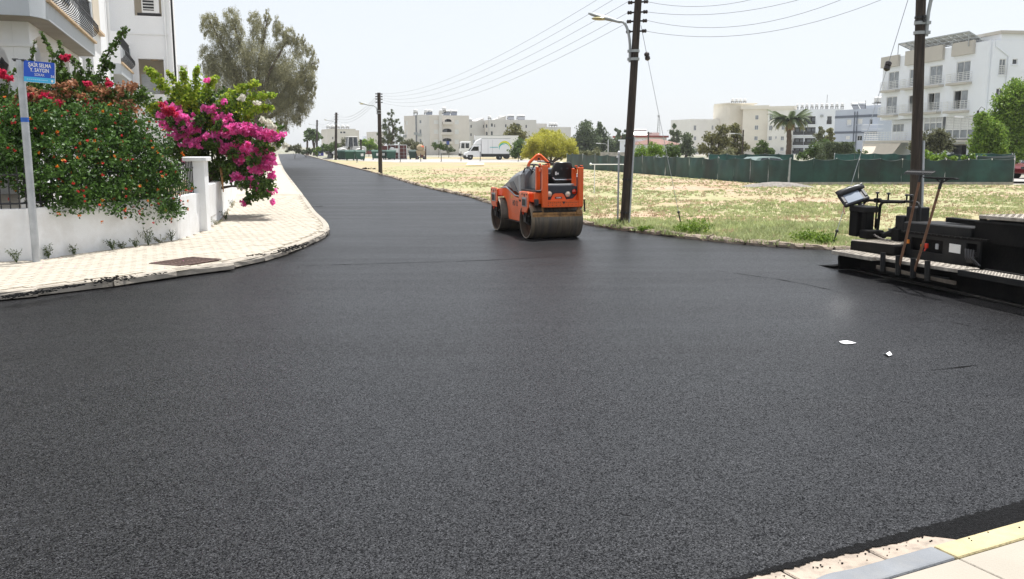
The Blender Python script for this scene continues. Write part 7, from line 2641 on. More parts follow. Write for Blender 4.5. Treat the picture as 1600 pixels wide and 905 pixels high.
obj('roof_block', Bg.box(1.5, 4.5, -6, -1, Bg.z1 + .002, Bg.z1 + 1.4), M['bright_white'], gb, world=True)
gt = thing('tower_block', 'sliver of a pale tall block showing left of the pine', 'building', (-55, 380, 0))
Fg = facade(584, 380, 600, 382)
Bg = Block(gt, Fg, M['beige'], Fg.pixel(590, 206)[1], depth=10)
Bg.opening(586, 588, 210, 213, 'blind', 0)
Bg.finish()

# --- houses behind the lamp pole ----------------------------------------------
rh = thing('house', 'white house with a red roof edge, right of the lamp pole', 'house', (30, 200, 0))
F_ = facade(988, 200, 1042, 203)
z_t = F_.pixel(1015, 215)[1]
B_ = Block(rh, F_, M['pale_cream'], z_t, depth=9)
for q in ((993, 998, 217.5, 220), (1003, 1005.5, 217.5, 221), (1021, 1024.4, 217.5, 221.4)):
    B_.opening(*q, kind='glass', mull=0)
B_.finish()
obj('roof', B_.box(-.3, F_.L + .3, -9, .4, z_t + .002, F_.pixel(1015, 212)[1]), M['roof_red'], rh, world=True)
obj('roof_room', B_.box(F_.pixel(1025, 210)[0], F_.pixel(1037, 210)[0], -6, -2, F_.pixel(1015, 212)[1] + .003, F_.pixel(1030, 207)[1]), M['pale_cream'], rh, world=True)
for u in (997, 1002, 1006, 1012, 1017):
    solar(rh, F_.at(F_.pixel(u, 212)[0], F_.pixel(1015, 212)[1], -3), 1.0)
wh2 = thing('house', 'small white house directly left of the lamp pole behind the green screen', 'house', (27, 160, 0))
F_ = facade(969, 160, 998, 158)
B_ = Block(wh2, F_, M['bright_white'], F_.pixel(975, 220.5)[1], depth=8)
B_.opening(975, 977.5, 226, 230, 'dark', 0)
B_.finish()
obj('roof_edge', B_.box(-.2, F_.L, -7, .25, B_.z1 + .002, B_.z1 + .25), M['bright_white'], wh2, world=True)
th_ = thing('house', 'small house with a faded tiled hip roof beside the guy wire', 'house', (30, 150, 0))
F_ = facade(1026, 150, 1062, 152)
z_t = F_.pixel(1045, 226)[1]
B_ = Block(th_, F_, M['bright_white'], z_t, depth=8)
B_.opening(1040, 1045, 228, 233, 'glass')
B_.opening(1054, 1058, 228, 233, 'dark')
B_.finish()
f = F_.at
zr = F_.pixel(1045, 217)[1]
obj('roof', MB().add([f(-.5, z_t + .003, .5), f(F_.L + .5, z_t + .003, .5), f(F_.L + .5, z_t + .003, -8.5), f(-.5, z_t + .003, -8.5), f(1.4, zr, -4), f(F_.L - 1.0, zr, -4)], [(0, 1, 5, 4), (1, 2, 5), (2, 3, 4, 5), (3, 0, 4), (3, 2, 1, 0)]), M['roof_tile'], th_, world=True)
ms0 = A(1028, 230, 320)
mast = thing('radio_mast', 'thin pale radio mast rising above the red-roofed house', 'mast', (ms0.x, 320, 0))
mh = A(1028, 181, 320).z
mb = MB()
for k in range(3):
    a = k * 2.09
    mb.tube([(1.0 * math.cos(a), 1.0 * math.sin(a), 0), (.25 * math.cos(a), .25 * math.sin(a), mh)], .07, 4)
for i in range(14):
    z = mh * i / 14
    r0_, r1_ = 1.0 - .75 * i / 14, 1.0 - .75 * (i + 1) / 14
    for k in range(3):
        a, b_ = k * 2.09, (k + 1) * 2.09
        mb.tube([(r0_ * math.cos(a), r0_ * math.sin(a), z), (r1_ * math.cos(b_), r1_ * math.sin(b_), z + mh / 14)], .04, 3)
obj('lattice', mb, M['lamp_grey'], mast)
obj('head', MB().lathe([(0, 0), (.4, .1), (.4, .7), (0, .9)], (0, 0, mh - .5), n=8), M['lamp_grey'], mast)
# small lamp posts and poles in the background
def street_lamp(u, vb, vt, D, label, left=True, dark=True):
    p = A(u, 240, D)
    t = thing('street_lamp', label, 'street lamp', (p.x, D, 0))
    H_ = A(u, vt, D).z
    obj('post', MB().tube([(0, 0, 0), (0, 0, H_)], [.11, .08], 8), M['pole_wood'] if dark else M['steel'], t, smooth=50)
    s = -1 if left else 1
    obj('arm', MB().tube([(0, 0, H_ - .9), (s * .3, 0, H_ - .5), (s * 1.0, 0, H_ - .42)], .035, 6), M['lamp_grey'], t)
    obj('lamp_head', MB().hexa([(s * 1.0, -.1, H_ - .48), (s * 1.6, -.1, H_ - .45), (s * 1.6, .1, H_ - .45), (s * 1.0, .1, H_ - .48), (s * 1.0, -.07, H_ - .38), (s * 1.6, -.07, H_ - .37), (s * 1.6, .07, H_ - .37), (s * 1.0, .07, H_ - .38)]), M['tank'], t)
    return t, H_
t_, H_ = street_lamp(1523, 241, 173, 63, 'dark wooden lamp post in front of the white apartment block at right')
obj('insulator_hoop', MB().tube([(0, 0, H_), (.2, 0, H_ + .25), (.42, 0, H_ + .15), (.36, 0, H_ - .2)], .02, 5), M['black_iron'], t_)
for k in range(3):
    obj('insulator', MB().box((0, 0, H_ - .3 - .35 * k), (.4, .1, .1)), M['porcelain'], t_)
street_lamp(1160, 244, 203, 108, 'slim dark lamp post among the trees before the cream block')
street_lamp(950, 240, 219, 120, 'pale curved lamp post before the dark trees left of the lamp pole', True, False)
p = A(1012.5, 240, 130)
t_ = thing('utility_pole', 'thin dark utility pole before the red-roofed house', 'utility pole', (p.x, 130, 0))
obj('pole', MB().cyl((0, 0, 0), (0, 0, A(1012.5, 206, 130).z), .1, 6), M['pole_wood'], t_)
obj('crossarm', MB().box((0, 0, A(1012.5, 208, 130).z), (.9, .08, .08)), M['pole_wood'], t_)

# ================================================================== GREEN SCREEN FENCES
def net_material(name, c, a):
    m, nt, p, co = base_mat(name)
    f_ = noise_fac(nt, co, .9, 5, .6, .65, 1.6)
    c_ = mixc(nt, 1.0, c, f_, 'MULTIPLY')
    f2 = noise_fac(nt, co, .42, 5, .65, 0, .85, .46, .66)
    c_ = mixc(nt, f2, c_, (0.007, 0.013, 0.012))
    nt.links.new(c_, p.inputs['Base Color'])
    p.inputs['Roughness'].default_value = .55
    t = node(nt, 'ShaderNodeBsdfTranslucent')
    nt.links.new(c_, t.inputs['Color'])
    mx = node(nt, 'ShaderNodeMixShader')
    mx.inputs[0].default_value = a
    nt.links.new(p.outputs[0], mx.inputs[1])
    nt.links.new(t.outputs[0], mx.inputs[2])
    nt.links.new(mx.outputs[0], nt.nodes['Material Output'].inputs['Surface'])
    return m
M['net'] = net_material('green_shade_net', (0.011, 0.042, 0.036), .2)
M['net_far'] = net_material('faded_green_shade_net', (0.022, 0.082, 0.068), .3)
def screen(label, joints, h, mnet, seed, footing=None, zb=.03):
    rnd = random.Random(seed)
    o0 = joints[0]
    t = thing('screen_fence', label, 'fence', (o0.x, o0.y, 0), 0, 'green shade-net screens')
    for i, p in enumerate(joints):
        obj('post', MB().cyl((p.x, p.y, -.1), (p.x + rnd.uniform(-.04, .04), p.y, h + rnd.uniform(.0, .08)), .03, 6), M['steel'], t, world=True)
        if rnd.random() < .45:
            obj('tie', MB().box((p.x, p.y - .03, h - .02), (.045, .04, .08)), M['white_mark'], t, world=True)
    for i, (a, b_) in enumerate(zip(joints, joints[1:])):
        d = b_ - a
        L = d.length
        d = d / L
        nn = Vector((d.y, -d.x))
        if nn.y > 0:
            nn = -nn
        nx_, nz_ = 12, 6
        vs_ = []
        sag = rnd.uniform(.03, .14)
        for ix in range(nx_ + 1):
            x = ix / nx_
            top_ = h - sag * 4 * x * (1 - x) * (1 - .3 * x)
            for iz in range(nz_ + 1):
                z = iz / nz_
                bulge = .10 * math.sin(math.pi * x) * math.sin(math.pi * (.15 + .8 * z)) * (1 if i % 2 else .5)
                fold_ = .045 * mnoise.noise(Vector((x * 3 + i * 7.3, z * 1.5, seed))) + .03 * math.sin((x - .5) * 9 + z * 5) * z ** 2 * (1 - abs(2 * x - 1))
                q = a + d * (L * x) + nn * (.04 + bulge + fold_)
                vs_.append((q.x, q.y, zb + (top_ - zb) * z))
        me = MB().add(vs_, [(ix * (nz_ + 1) + iz, (ix + 1) * (nz_ + 1) + iz, (ix + 1) * (nz_ + 1) + iz + 1, ix * (nz_ + 1) + iz + 1) for ix in range(nx_) for iz in range(nz_)])
        po = obj('net_panel', me, mnet, t, world=True, smooth=80)
        obj('hem', MB().tube([vs_[ix * (nz_ + 1) + nz_] for ix in range(nx_ + 1)], .014, 4), mnet, po, world=True)
    return t
jl = [XY(G(u, v)) for u, v in ((886, 262.5), (894, 263.3), (911, 264.8), (930, 266.5), (949, 268), (970, 269.8), (987, 271.2), (1004, 272.6), (1022, 274.2), (1040, 275.6), (1057, 277), (1077, 279), (1098, 280.8), (1122, 282.6), (1147, 284.8), (1172, 286.6), (1200, 288.6), (1231.5, 290.4))]
screen('long dark green net screen running from the fence corner back to the yellow-green tree', jl, 1.27, M['net'], 3)
jr = [jl[-1]] + [XY(G(u, v)) for u, v in ((1269, 290.2), (1306, 290), (1340, 290), (1373, 290), (1407, 290), (1442, 290), (1475, 290), (1510, 290), (1546, 290), (1581, 290))]
jr[0] = jr[0] + Vector((.06, 0))
screen('dark green net screen on a low concrete footing, facing the road behind the paver', jr, 1.30, M['net'], 5)
obj('footing', wall_strip([Vector((p.x, p.y - .12)) for p in jr], .22, -.1, .17), M['concrete'], bpy.data.objects['field'])
mound = MB()
vs_ = []
c_ = G(1215, 292, .04)
for i in range(15):
    for j in range(7):
        x, y = (i / 14 - .5) * 3.4, (j / 6 - .5) * 1.3
        vs_.append((c_.x + x, c_.y + y, .03 + max(0, .24 * (1 - (x / 1.7) ** 2) * (1 - (y / .65) ** 2)) + .03 * mnoise.noise(Vector((x * 2, y * 3, 1)))))
mound.add(vs_, [(i * 7 + j, (i + 1) * 7 + j, (i + 1) * 7 + j + 1, i * 7 + j + 1) for i in range(14) for j in range(6)])
obj('gravel_mound', mound, pmat('grey_gravel', (.22, .20, .18), .95, .3, 9, .8, 30), bpy.data.objects['field'], smooth=70)
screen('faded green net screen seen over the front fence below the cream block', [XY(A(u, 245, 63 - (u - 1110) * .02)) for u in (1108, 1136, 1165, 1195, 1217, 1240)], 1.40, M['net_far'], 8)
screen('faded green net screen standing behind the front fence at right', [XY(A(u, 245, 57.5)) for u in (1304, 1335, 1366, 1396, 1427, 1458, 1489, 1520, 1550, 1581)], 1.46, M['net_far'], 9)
screen('short end of green net screen closing the fence at far right', [jr[-1] + Vector((.08, .1)), jr[-1] + Vector((.5, 4.5)), XY(A(1585, 245, 57.2))], 1.4, M['net'], 12)
lw = A(960, 242, 84)
lwt = thing('low_wall', 'low pale wall just behind the green screen left of the lamp pole', 'wall', (lw.x, 84, 0))
obj('wall', MB().box((0, 0, .7), (2.6, .2, 1.38)), M['concrete'], lwt)

# ================================================================== VEHICLES AND CLUTTER BY THE LANE
M['van_white'] = pmat('white_vehicle_paint', (0.78, 0.79, 0.80), .35, .03, 1, dirt=(.6, .58, .55), dscale=1, damt=.25, coat=.3)
M['tyre'] = pmat('tyre_rubber', (0.018, 0.018, 0.018), .85, .2, 8)
M['swoosh_yellow'] = pmat('swoosh_yellow', (0.70, 0.68, 0.03), .5, .03)
M['swoosh_green'] = pmat('swoosh_green', (0.05, 0.45, 0.20), .5, .03)
M['teal_print'] = pmat('teal_print', (0.05, 0.42, 0.42), .5, .03)
M['chassis'] = pmat('dark_chassis', (0.03, 0.03, 0.032), .7, .2)
def wheel(parent, x, y, r, w_, z=None):
    o = obj('wheel', MB().lathe([(r * .6, -w_ / 2), (r * .95, -w_ / 2), (r, -w_ / 2 + .03), (r, w_ / 2 - .03), (r * .95, w_ / 2), (r * .6, w_ / 2)], (x, y, r if z is None else z), (0, 1, 0), 18), M['tyre'], parent, smooth=40)
    s = 1 if y > 0 else -1
    obj('rim', MB().lathe([(0, .02), (r * .25, .03), (r * .3, -.01), (r * .55, -.03), (r * .62, .01), (r * .62, -.06), (0, -.06)], (x, y + s * w_ / 2, r if z is None else z), (0, s, 0), 16), M['lamp_grey'], o, smooth=40)
    return o
def swoosh(parent, cx, cz, y, sc, s):
    """coloured arcs printed on a box side"""
    for (r0, r1, a0, a1, m_, oo) in ((.95, 1.22, -.15, 2.75, 'swoosh_yellow', .004), (.82, .95, .3, 3.1, 'swoosh_green', .005), (.68, .82, 1.4, 3.35, 'teal_print', .006)):
        b = MB()
        n = 14
        for k in range(n):
            t0, t1 = a0 + (a1 - a0) * k / n, a0 + (a1 - a0) * (k + 1) / n
            w0 = math.sin(math.pi * min(.98, .08 + .9 * k / n))
            w1 = math.sin(math.pi * min(.98, .08 + .9 * (k + 1) / n))
            q = lambda r, t: (cx - s * r * math.cos(t) * sc, y + oo * (1 if y > 0 else -1), cz + r * math.sin(t) * sc)
            b.quad(q(r0, t0), q(r0 + (r1 - r0) * w0, t0), q(r0 + (r1 - r0) * w1, t1), q(r0, t1))
        obj('printed_arc', b, M[m_], parent)
def box_truck(label, loc, rz, small=True):
    """local +x is forward; the near side is y > 0 after turning"""
    t = thing('box_truck', label, 'truck', loc, rz, 'white box trucks parked on the gravel lane')
    if small:
        prof = [(3.35, .42), (3.38, .75), (3.25, .98), (2.65, 1.22), (2.10, 1.95), (1.85, 2.10), (.95, 2.12), (.95, .45)]
        cab = MB().extr([Vector((x, -.95, z)) for x, z in prof], (0, 1.9, 0))
        co_ = obj('cab', cab, M['van_white'], t, bevel=.06, segs=2)
        for s in (-1, 1):
            obj('side_window', MB().extr([Vector((x, s * .952, z)) for x, z in ((2.45, 1.30), (2.02, 1.88), (1.30, 1.90), (1.30, 1.28))], (0, s * .012, 0)), M['dark_glass'], co_)
            obj('mirror', MB().box((2.25, s * 1.08, 1.42), (.1, .16, .3)), M['black_plastic'], co_, bevel=.03)
            obj('headlight', MB().box((3.16, s * .72, .92), (.32, .32, .16)), M['chrome'], co_, bevel=.04)
            obj('door_handle', MB().box((1.30, s * .965, 1.15), (.16, .02, .04)), M['black_plastic'], co_)
        obj('windscreen', MB().hexa([(2.64, -.82, 1.27), (2.64, .82, 1.27), (2.14, .78, 1.93), (2.14, -.78, 1.93), (2.68, -.82, 1.28), (2.68, .82, 1.28), (2.18, .78, 1.94), (2.18, -.78, 1.94)]), M['dark_glass'], co_)
        obj('bumper', MB().box2((3.10, -.97, .32), (3.46, .97, .66)), M['black_plastic'], t, bevel=.06, segs=2)
        obj('wheel_arch', MB().box2((2.05, -.965, .40), (2.95, .965, .78)), M['black_plastic'], t, bevel=.1, segs=2)
        wd = [(2.0, 2.15), (1.55, 2.75), (.94, 3.02), (.94, 2.15)]
        obj('wind_deflector', MB().extr([Vector((x, -.85, z)) for x, z in wd], (0, 1.7, 0)), M['van_white'], t, bevel=.05)
        bx0, bx1, bz0, bz1, hw, wr = -3.3, .90, .82, 3.06, 1.05, .34
        wheels = ((2.5, .36), (-1.75, .34))
    else:
        cab = MB().extr([Vector((x, -1.15, z)) for x, z in ((3.9, .75), (3.95, 1.3), (3.80, 2.55), (3.55, 2.68), (2.15, 2.68), (2.15, .75))], (0, 2.3, 0))
        co_ = obj('cab', cab, M['van_white'], t, bevel=.08, segs=2)
        for s in (-1, 1):
            obj('side_window', MB().extr([Vector((x, s * 1.152, z)) for x, z in ((3.70, 1.65), (3.62, 2.40), (3.15, 2.42), (3.15, 1.62))], (0, s * .012, 0)), M['dark_glass'], co_)
            obj('side_window', MB().extr([Vector((x, s * 1.152, z)) for x, z in ((3.0, 1.66), (3.0, 2.40), (2.45, 2.40), (2.45, 1.66))], (0, s * .012, 0)), M['dark_glass'], co_)
            obj('headlight', MB().box((3.92, s * .8, 1.0), (.1, .36, .2)), M['chrome'], co_)
        obj('windscreen', MB().hexa([(3.945, -1.0, 1.6), (3.945, 1.0, 1.6), (3.84, 1.0, 2.45), (3.84, -1.0, 2.45), (3.965, -1.0, 1.6), (3.965, 1.0, 1.6), (3.86, 1.0, 2.45), (3.86, -1.0, 2.45)]), M['dark_glass'], co_)
        obj('bumper', MB().box2((3.6, -1.17, .45), (4.02, 1.17, .85)), M['chassis'], t, bevel=.05)
        obj('gap_frame', MB().box2((1.7, -1.0, .8), (1.78, 1.0, 2.9)), M['lamp_grey'], t)
        bx0, bx1, bz0, bz1, hw, wr = -5.2, 1.55, 1.05, 3.62, 1.2, .46
        wheels = ((2.95, .46), (-3.4, .46))
    bo = obj('cargo_box', MB().box2((bx0, -hw, bz0), (bx1, hw, bz1)), M['van_white'], t, bevel=.04)
    for s in (-1, 1):
        obj('box_rail', MB().box2((bx0, s * hw - .01, bz0), (bx1, s * hw + .02, bz0 + .07)), M['lamp_grey'], bo)
        obj('box_rail', MB().box2((bx0, s * hw - .01, bz1 - .07), (bx1, s * hw + .02, bz1)), M['lamp_grey'], bo)
        if small:
            obj('side_door', MB().box2((-.65, s * hw, bz0 + .1), (-.05 + .0, s * (hw + .015), bz1 - .25)), M['van_white'], bo, bevel=.01)
            obj('door_frame', MB().box2((-.68, s * hw, bz0 + .08), (-.65, s * (hw + .02), bz1 - .22)).box2((-.05, s * hw, bz0 + .08), (-.02, s * (hw + .02), bz1 - .22)), M['trim_grey'], bo)
            swoosh(bo, -2.35, 1.55, s * hw, .95, 1)
            ln_ = MB()
            for k in range(9):
                x = -.3 - k * .13
                ln_.quad((x, s * (hw + .018), 1.72), (x - .10, s * (hw + .018), 1.72), (x - .10, s * (hw + .018), 1.84), (x, s * (hw + .018), 1.84))
            obj('printed_words', ln_, M['teal_print'], bo)
        else:
            swoosh(bo, .6, 1.9, s * hw, .7, 1)
    obj('chassis', MB().box2((bx0 + .1, -.7, .45 if small else .6), (bx1 + .6, .7, bz0 - .01)), M['chassis'], t)
    obj('side_guard', MB().box2((bx0 + 2.3, -hw + .05, .42), (bx1 - .2, hw - .05, .70)), M['chassis'], t)
    for x, r in wheels:
        for s in (-1, 1):
            wheel(t, x, s * (hw - .18), r, .24)
    return t
tp = A(761, 230, 131)
box_truck('small white box truck with a green and yellow arc, nearer the field', (tp.x, 131, .05), math.pi + .13, True)
tp = A(745, 230, 141)
box_truck('larger white box lorry parked behind the small box truck', (tp.x + 1.2, 141, .05), math.pi + .10, False)

def car(label, loc, rz, paint, group=None):
    t = thing('parked_car', label, 'car', loc, rz, group)
    prof = [(2.1, .35), (2.12, .62), (1.95, .78), (1.1, .92), (.45, 1.38), (.1, 1.45), (-.9, 1.43), (-1.55, 1.05), (-2.05, .98), (-2.12, .6), (-2.1, .35)]
    vs_ = []
    for (x, z) in prof:
        for y, q in ((-.86, 1), (.86, 1)):
            k = .80 if z > 1.2 else 1
            vs_.append((x, y * k, z))
    n = len(prof)
    fs = [(2 * i, 2 * i + 1, 2 * ((i + 1) % n) + 1, 2 * ((i + 1) % n)) for i in range(n)] + [tuple(2 * i for i in range(n)), tuple(2 * i + 1 for i in reversed(range(n)))]
    b = obj('body', MB().add(vs_, fs), paint, t, bevel=.05, segs=2)
    for s in (-1, 1):
        obj('side_window', MB().extr([Vector((x, s * y, z)) for x, y, z in ((.95, .855, .97), (.40, .72, 1.34), (-.25, .70, 1.38), (-.25, .862, .98))], (0, s * .012, 0)), M['dark_glass'], b)
        obj('side_window', MB().extr([Vector((x, s * y, z)) for x, y, z in ((-.33, .862, .98), (-.33, .70, 1.38), (-.88, .70, 1.37), (-1.42, .85, 1.04))], (0, s * .012, 0)), M['dark_glass'], b)
        obj('headlight', MB().box((2.02, s * .62, .68), (.16, .32, .13)), M['chrome'], b)
        obj('tail_light', MB().box((-2.08, s * .66, .82), (.08, .26, .16)), M['red_lens'], b)
    obj('windscreen', MB().hexa([(1.08, -.74, .95), (1.08, .74, .95), (.47, .62, 1.38), (.47, -.62, 1.38), (1.12, -.74, .96), (1.12, .74, .96), (.51, .62, 1.39), (.51, -.62, 1.39)]), M['dark_glass'], b)
    for x in (1.35, -1.35):
        for s in (-1, 1):
            wheel(t, x, s * .76, .31, .2)
    return t
M['red_paint'] = pmat('dark_red_car_paint', (0.16, 0.012, 0.016), .3, .05, coat=.6)
M['green_paint'] = pmat('pale_green_car_paint', (0.14, 0.20, 0.18), .35, .05, coat=.4)
M['silver_paint'] = pmat('silver_car_paint', (0.52, 0.50, 0.50), .35, .05, metal=.3)
cp_ = A(1584, 262, 53)
car('dark red car parked beyond the end of the green screen at right edge', (cp_.x + 1.9, 53, .0), math.pi + .2, M['red_paint'])
cp_ = A(1214, 250, 49.5)
car('pale green car showing its roof over the green screen near its corner', (cp_.x, 51.5, -.12), .25, M['green_paint'])
cp_ = A(578, 240, 195)
car('far red and silver car between the loader and the pole', (cp_.x, 195, 0), .1, M['red_paint'])
# pale road at right edge behind the fence end
struct('side_road', poly_sheet([XY(G(1578, 285)), XY(G(1760, 287)), XY(G(1760, 280)), XY(G(1578, 279))], .052), M['lane'])

# rubbish containers
M['bin_green'] = pmat('dark_green_bin_plastic', (0.012, 0.075, 0.048), .5, .1, 2, dirt=(.06, .10, .08), dscale=2, damt=.4)
M['bin_dark'] = pmat('faded_dark_green_bin', (0.01, 0.04, 0.03), .5, .1, 2)
def make_bin(label, loc, rz, m_=None, sticker=False, open_=False):
    t = thing('rubbish_container', label, 'rubbish container', loc, rz, 'green rubbish containers beside the lane')
    m_ = m_ or M['bin_green']
    b = MB().hexa([(-.56, -.40, .18), (.56, -.40, .18), (.56, .40, .18), (-.56, .40, .18), (-.66, -.50, 1.12), (.66, -.50, 1.12), (.66, .50, 1.12), (-.66, .50, 1.12)])
    bo = obj('body', b, m_, t, bevel=.03)
    obj('rim', MB().box((0, 0, 1.14), (1.40, 1.08, .06)), m_, bo, bevel=.01)
    ld = MB().extr([Vector((-.68, y, z)) for y, z in ((-.53, 1.172), (-.45, 1.28), (-.1, 1.40), (.35, 1.38), (.53, 1.172))], (1.36, 0, 0))
    obj('lid', ld, m_, t, bevel=.02)
    for k in range(4):
        obj('rib', MB().bar((-.45 + .3 * k, -.445 - .0, .28), (-.45 + .3 * k, -.515, 1.08), .05, .03), m_, bo)
    for sx in (-1, 1):
        obj('lifting_pin', MB().cyl((sx * .66, 0, 1.0), (sx * .78, 0, 1.0), .05, 8), M['dark_steel'], bo)
        for sy in (-1, 1):
            wheel(t, sx * .45, sy * .30, .09, .05)
    if sticker:
        obj('sticker', MB().box((.2, -.50, .78), (.36, .02, .36)), M['white_mark'], bo)
        bpy.context.view_layer.update()
    return t
for (u, v, rz, lb, m_, stk) in ((547.5, 250.8, .1, 'large green rubbish container in front of the white wheel loader', 'bin_green', False), (563, 251, .3, 'green rubbish container right of the large one by the loader', 'bin_green', True),
                                (535.5, 249.6, -.2, 'half-hidden green rubbish container below the loader bucket', 'bin_dark', False), (588, 249.8, .15, 'green rubbish container left of the thin power pole', 'bin_green', True),
                                (598, 249.6, .0, 'green rubbish container just right of the thin power pole', 'bin_dark', True), (604.5, 249.4, .2, 'green rubbish container second right of the thin power pole', 'bin_green', True),
                                (611.5, 249.7, .1, 'green rubbish container against the rusty panels', 'bin_green', False), (646, 249.2, .2, 'dark rubbish container between the rusty panels and the yellow machine', 'bin_dark', False)):
    p = G(u, v, .05)
    make_bin(lb, p, rz, M[m_], stk)
# blue container by the street
p = G(501, 243.6, .0)
M['bin_blue'] = pmat('deep_blue_container', (0.03, 0.03, 0.24), .45, .08, 2)
t_ = thing('recycling_container', 'deep blue recycling container at the far end of the street', 'recycling container', p, .25)
bo = obj('body', MB().extr([Vector((x, -.55, z)) for x, z in ((-.62, .0), (.62, .0), (.62, 1.55), (.45, 1.78), (-.5, 1.85), (-.62, 1.7))], (0, 1.1, 0)), M['bin_blue'], t_, bevel=.05, segs=2)
obj('slot', MB().box((0, -.556, 1.45), (.7, .02, .22)), M['dark_room'], bo)
obj('sticker', MB().box((-.15, -.56, .35), (.26, .02, .3)), M['white_mark'], bo)
obj('pale_marking', MB().tube([(-.4, -.56, 1.3), (-.1, -.56, 1.0), (.2, -.56, 1.1), (.4, -.56, .7)], .04, 4), pmat('pale_blue_print', (.2, .3, .6), .5), bo)
obj('lid', MB().box((-.02, 0, 1.84), (.9, 1.0, .05)), M['bin_blue'], t_, bevel=.02)

# wheel loader
lp = G(541, 249.5, .05)
wl_ = thing('wheel_loader', 'white wheel loader with a dark glazed cab behind the green containers', 'wheel loader', (lp.x, lp.y + 3, .05), math.pi + .45)
M['loader_white'] = pmat('dusty_white_loader_paint', (0.62, 0.62, 0.60), .5, .08, 2, dirt=(.42, .38, .33), dscale=2, damt=.5)
for x in (1.05, -1.0):
    for s in (-1, 1):
        wheel(wl_, x, s * .85, .58, .42)
        obj('mudguard', MB().tube([(x + .72 * math.cos(a), s * .86, .60 + .70 * math.sin(a)) for a in (.15, .6, 1.1, 1.6, 2.1, 2.6, 3.0)], .09, 4), M['loader_white'], wl_)
obj('rear_body', MB().extr([Vector((x, -.62, z)) for x, z in ((-1.95, .7), (-2.0, 1.45), (-1.7, 1.62), (-.25, 1.68), (-.1, .7))], (0, 1.24, 0)), M['loader_white'], wl_, bevel=.06, segs=2)
obj('front_frame', MB().box2((.1, -.45, .5), (1.7, .45, 1.15)), M['loader_white'], wl_, bevel=.05)
cb_l = obj('cab', MB().hexa([(-.95, -.62, 1.7), (.35, -.62, 1.5), (.35, .62, 1.5), (-.95, .62, 1.7), (-.8, -.56, 2.72), (.2, -.56, 2.72), (.2, .56, 2.72), (-.8, .56, 2.72)]), M['dark_glass'], wl_)
obj('cab_roof', MB().box((-.3, 0, 2.77), (1.25, 1.3, .1)), M['loader_white'], cb_l, bevel=.03)
for x, y in ((-.95, -.62), (.35, -.62), (.35, .62), (-.95, .62), (-.3, -.63), (-.3, .63)):
    obj('cab_pillar', MB().bar((x, y, 1.55), (x * .85 - .04, y * .92, 2.72), .07, .07), M['loader_white'], cb_l)
for s in (-1, 1):
    obj('lift_arm', MB().extr([Vector((x, s * .42, z)) for x, z in ((.3, 1.35), (.4, 1.62), (1.5, 1.35), (2.5, .55), (2.45, .32), (1.4, 1.05))], (0, .12, 0)), M['loader_white'], wl_, bevel=.02)
obj('bucket', MB().extr([Vector((x, -1.05, z)) for x, z in ((2.4, .1), (3.2, .08), (3.2, .14), (2.62, .22), (2.5, .6), (2.9, .95), (2.8, 1.0), (2.35, .65))], (0, 2.1, 0)), M['dark_steel'], wl_)
obj('exhaust', MB().cyl((-1.3, .3, 1.6), (-1.3, .3, 2.5), .07, 8), M['black_iron'], wl_)
wl_.scale = (1.2, 1.2, 1.2)
px_ = G(561, 250.2, .05)
t_ = thing('sign_post', 'dark stout post standing behind the right-hand container by the loader', 'post', (px_.x, px_.y + 2, .04))
obj('post', MB().cyl((0, 0, 0), (0, 0, A(561, 219.5, px_.y).z), .12, 8), M['pole_wood'], t_)
obj('cap', MB().box((0, 0, A(561, 219.5, px_.y).z), (.32, .3, .12)), M['dark_steel'], t_)

# rusty lattice panels leaning in a row
M['red_brown'] = pmat('red_brown_panel', (0.12, 0.035, 0.03), .8, .3, 2, dirt=(.05, .02, .02), dscale=1, damt=.5)
rp0, rp1 = G(606, 249.2, .05), G(638, 249, .05)
t_ = thing('formwork_stack', 'row of red-brown lattice panels with pale frames standing beside the lane', 'panels', (rp0.x, rp0.y, .05))
hgt = A(620, 227.2, rp0.y).z
Wt = rp1.x - rp0.x
obj('infill', MB().box((Wt / 2, .25, hgt / 2), (Wt - .1, .3, hgt - .1)), M['red_brown'], t_)
fr2 = MB()
obj('infill', MB().box((-.45, .6, hgt * .72), (.95, .3, hgt * .45)), M['red_brown'], t_)
for (a, b_) in ((0, .57), (.6, 1.0)):
    fr2.bar((Wt * a, 0, .0), (Wt * a, 0, hgt), .09, .09).bar((Wt * b_ - .05, 0, 0), (Wt * b_ - .05, 0, hgt), .09, .09).bar((Wt * a, 0, hgt), (Wt * b_ - .05, 0, hgt), .09, .09).bar((Wt * a, 0, .05), (Wt * b_ - .05, 0, .05), .09, .09)
obj('pale_frame', fr2, M['tank'], t_)
for k in range(9):
    obj('upright', MB().box((Wt * (k + .5) / 9, .07, hgt / 2), (.05, .05, hgt - .15)), M['lamp_grey'] if k % 2 else M['red_brown'], t_)
for k in range(3):
    obj('rail', MB().box((Wt / 2, .09, hgt * (k + 1) / 4), (Wt - .15, .04, .05)), M['lamp_grey'], t_)
sh0 = G(620.5, 249, .05)
sb_ = obj('white_sheet', MB().box((Wt * .45, -.09, hgt * .62), (.72, .04, .62)), M['white_mark'], t_)
obj('dish', MB().lathe([(0, .1), (.25, .06), (.42, 0), (.42, -.02), (0, .05)], (Wt * .24, -.12, hgt * .66), (0, -1, 0), 14), M['tank'], t_, smooth=50)
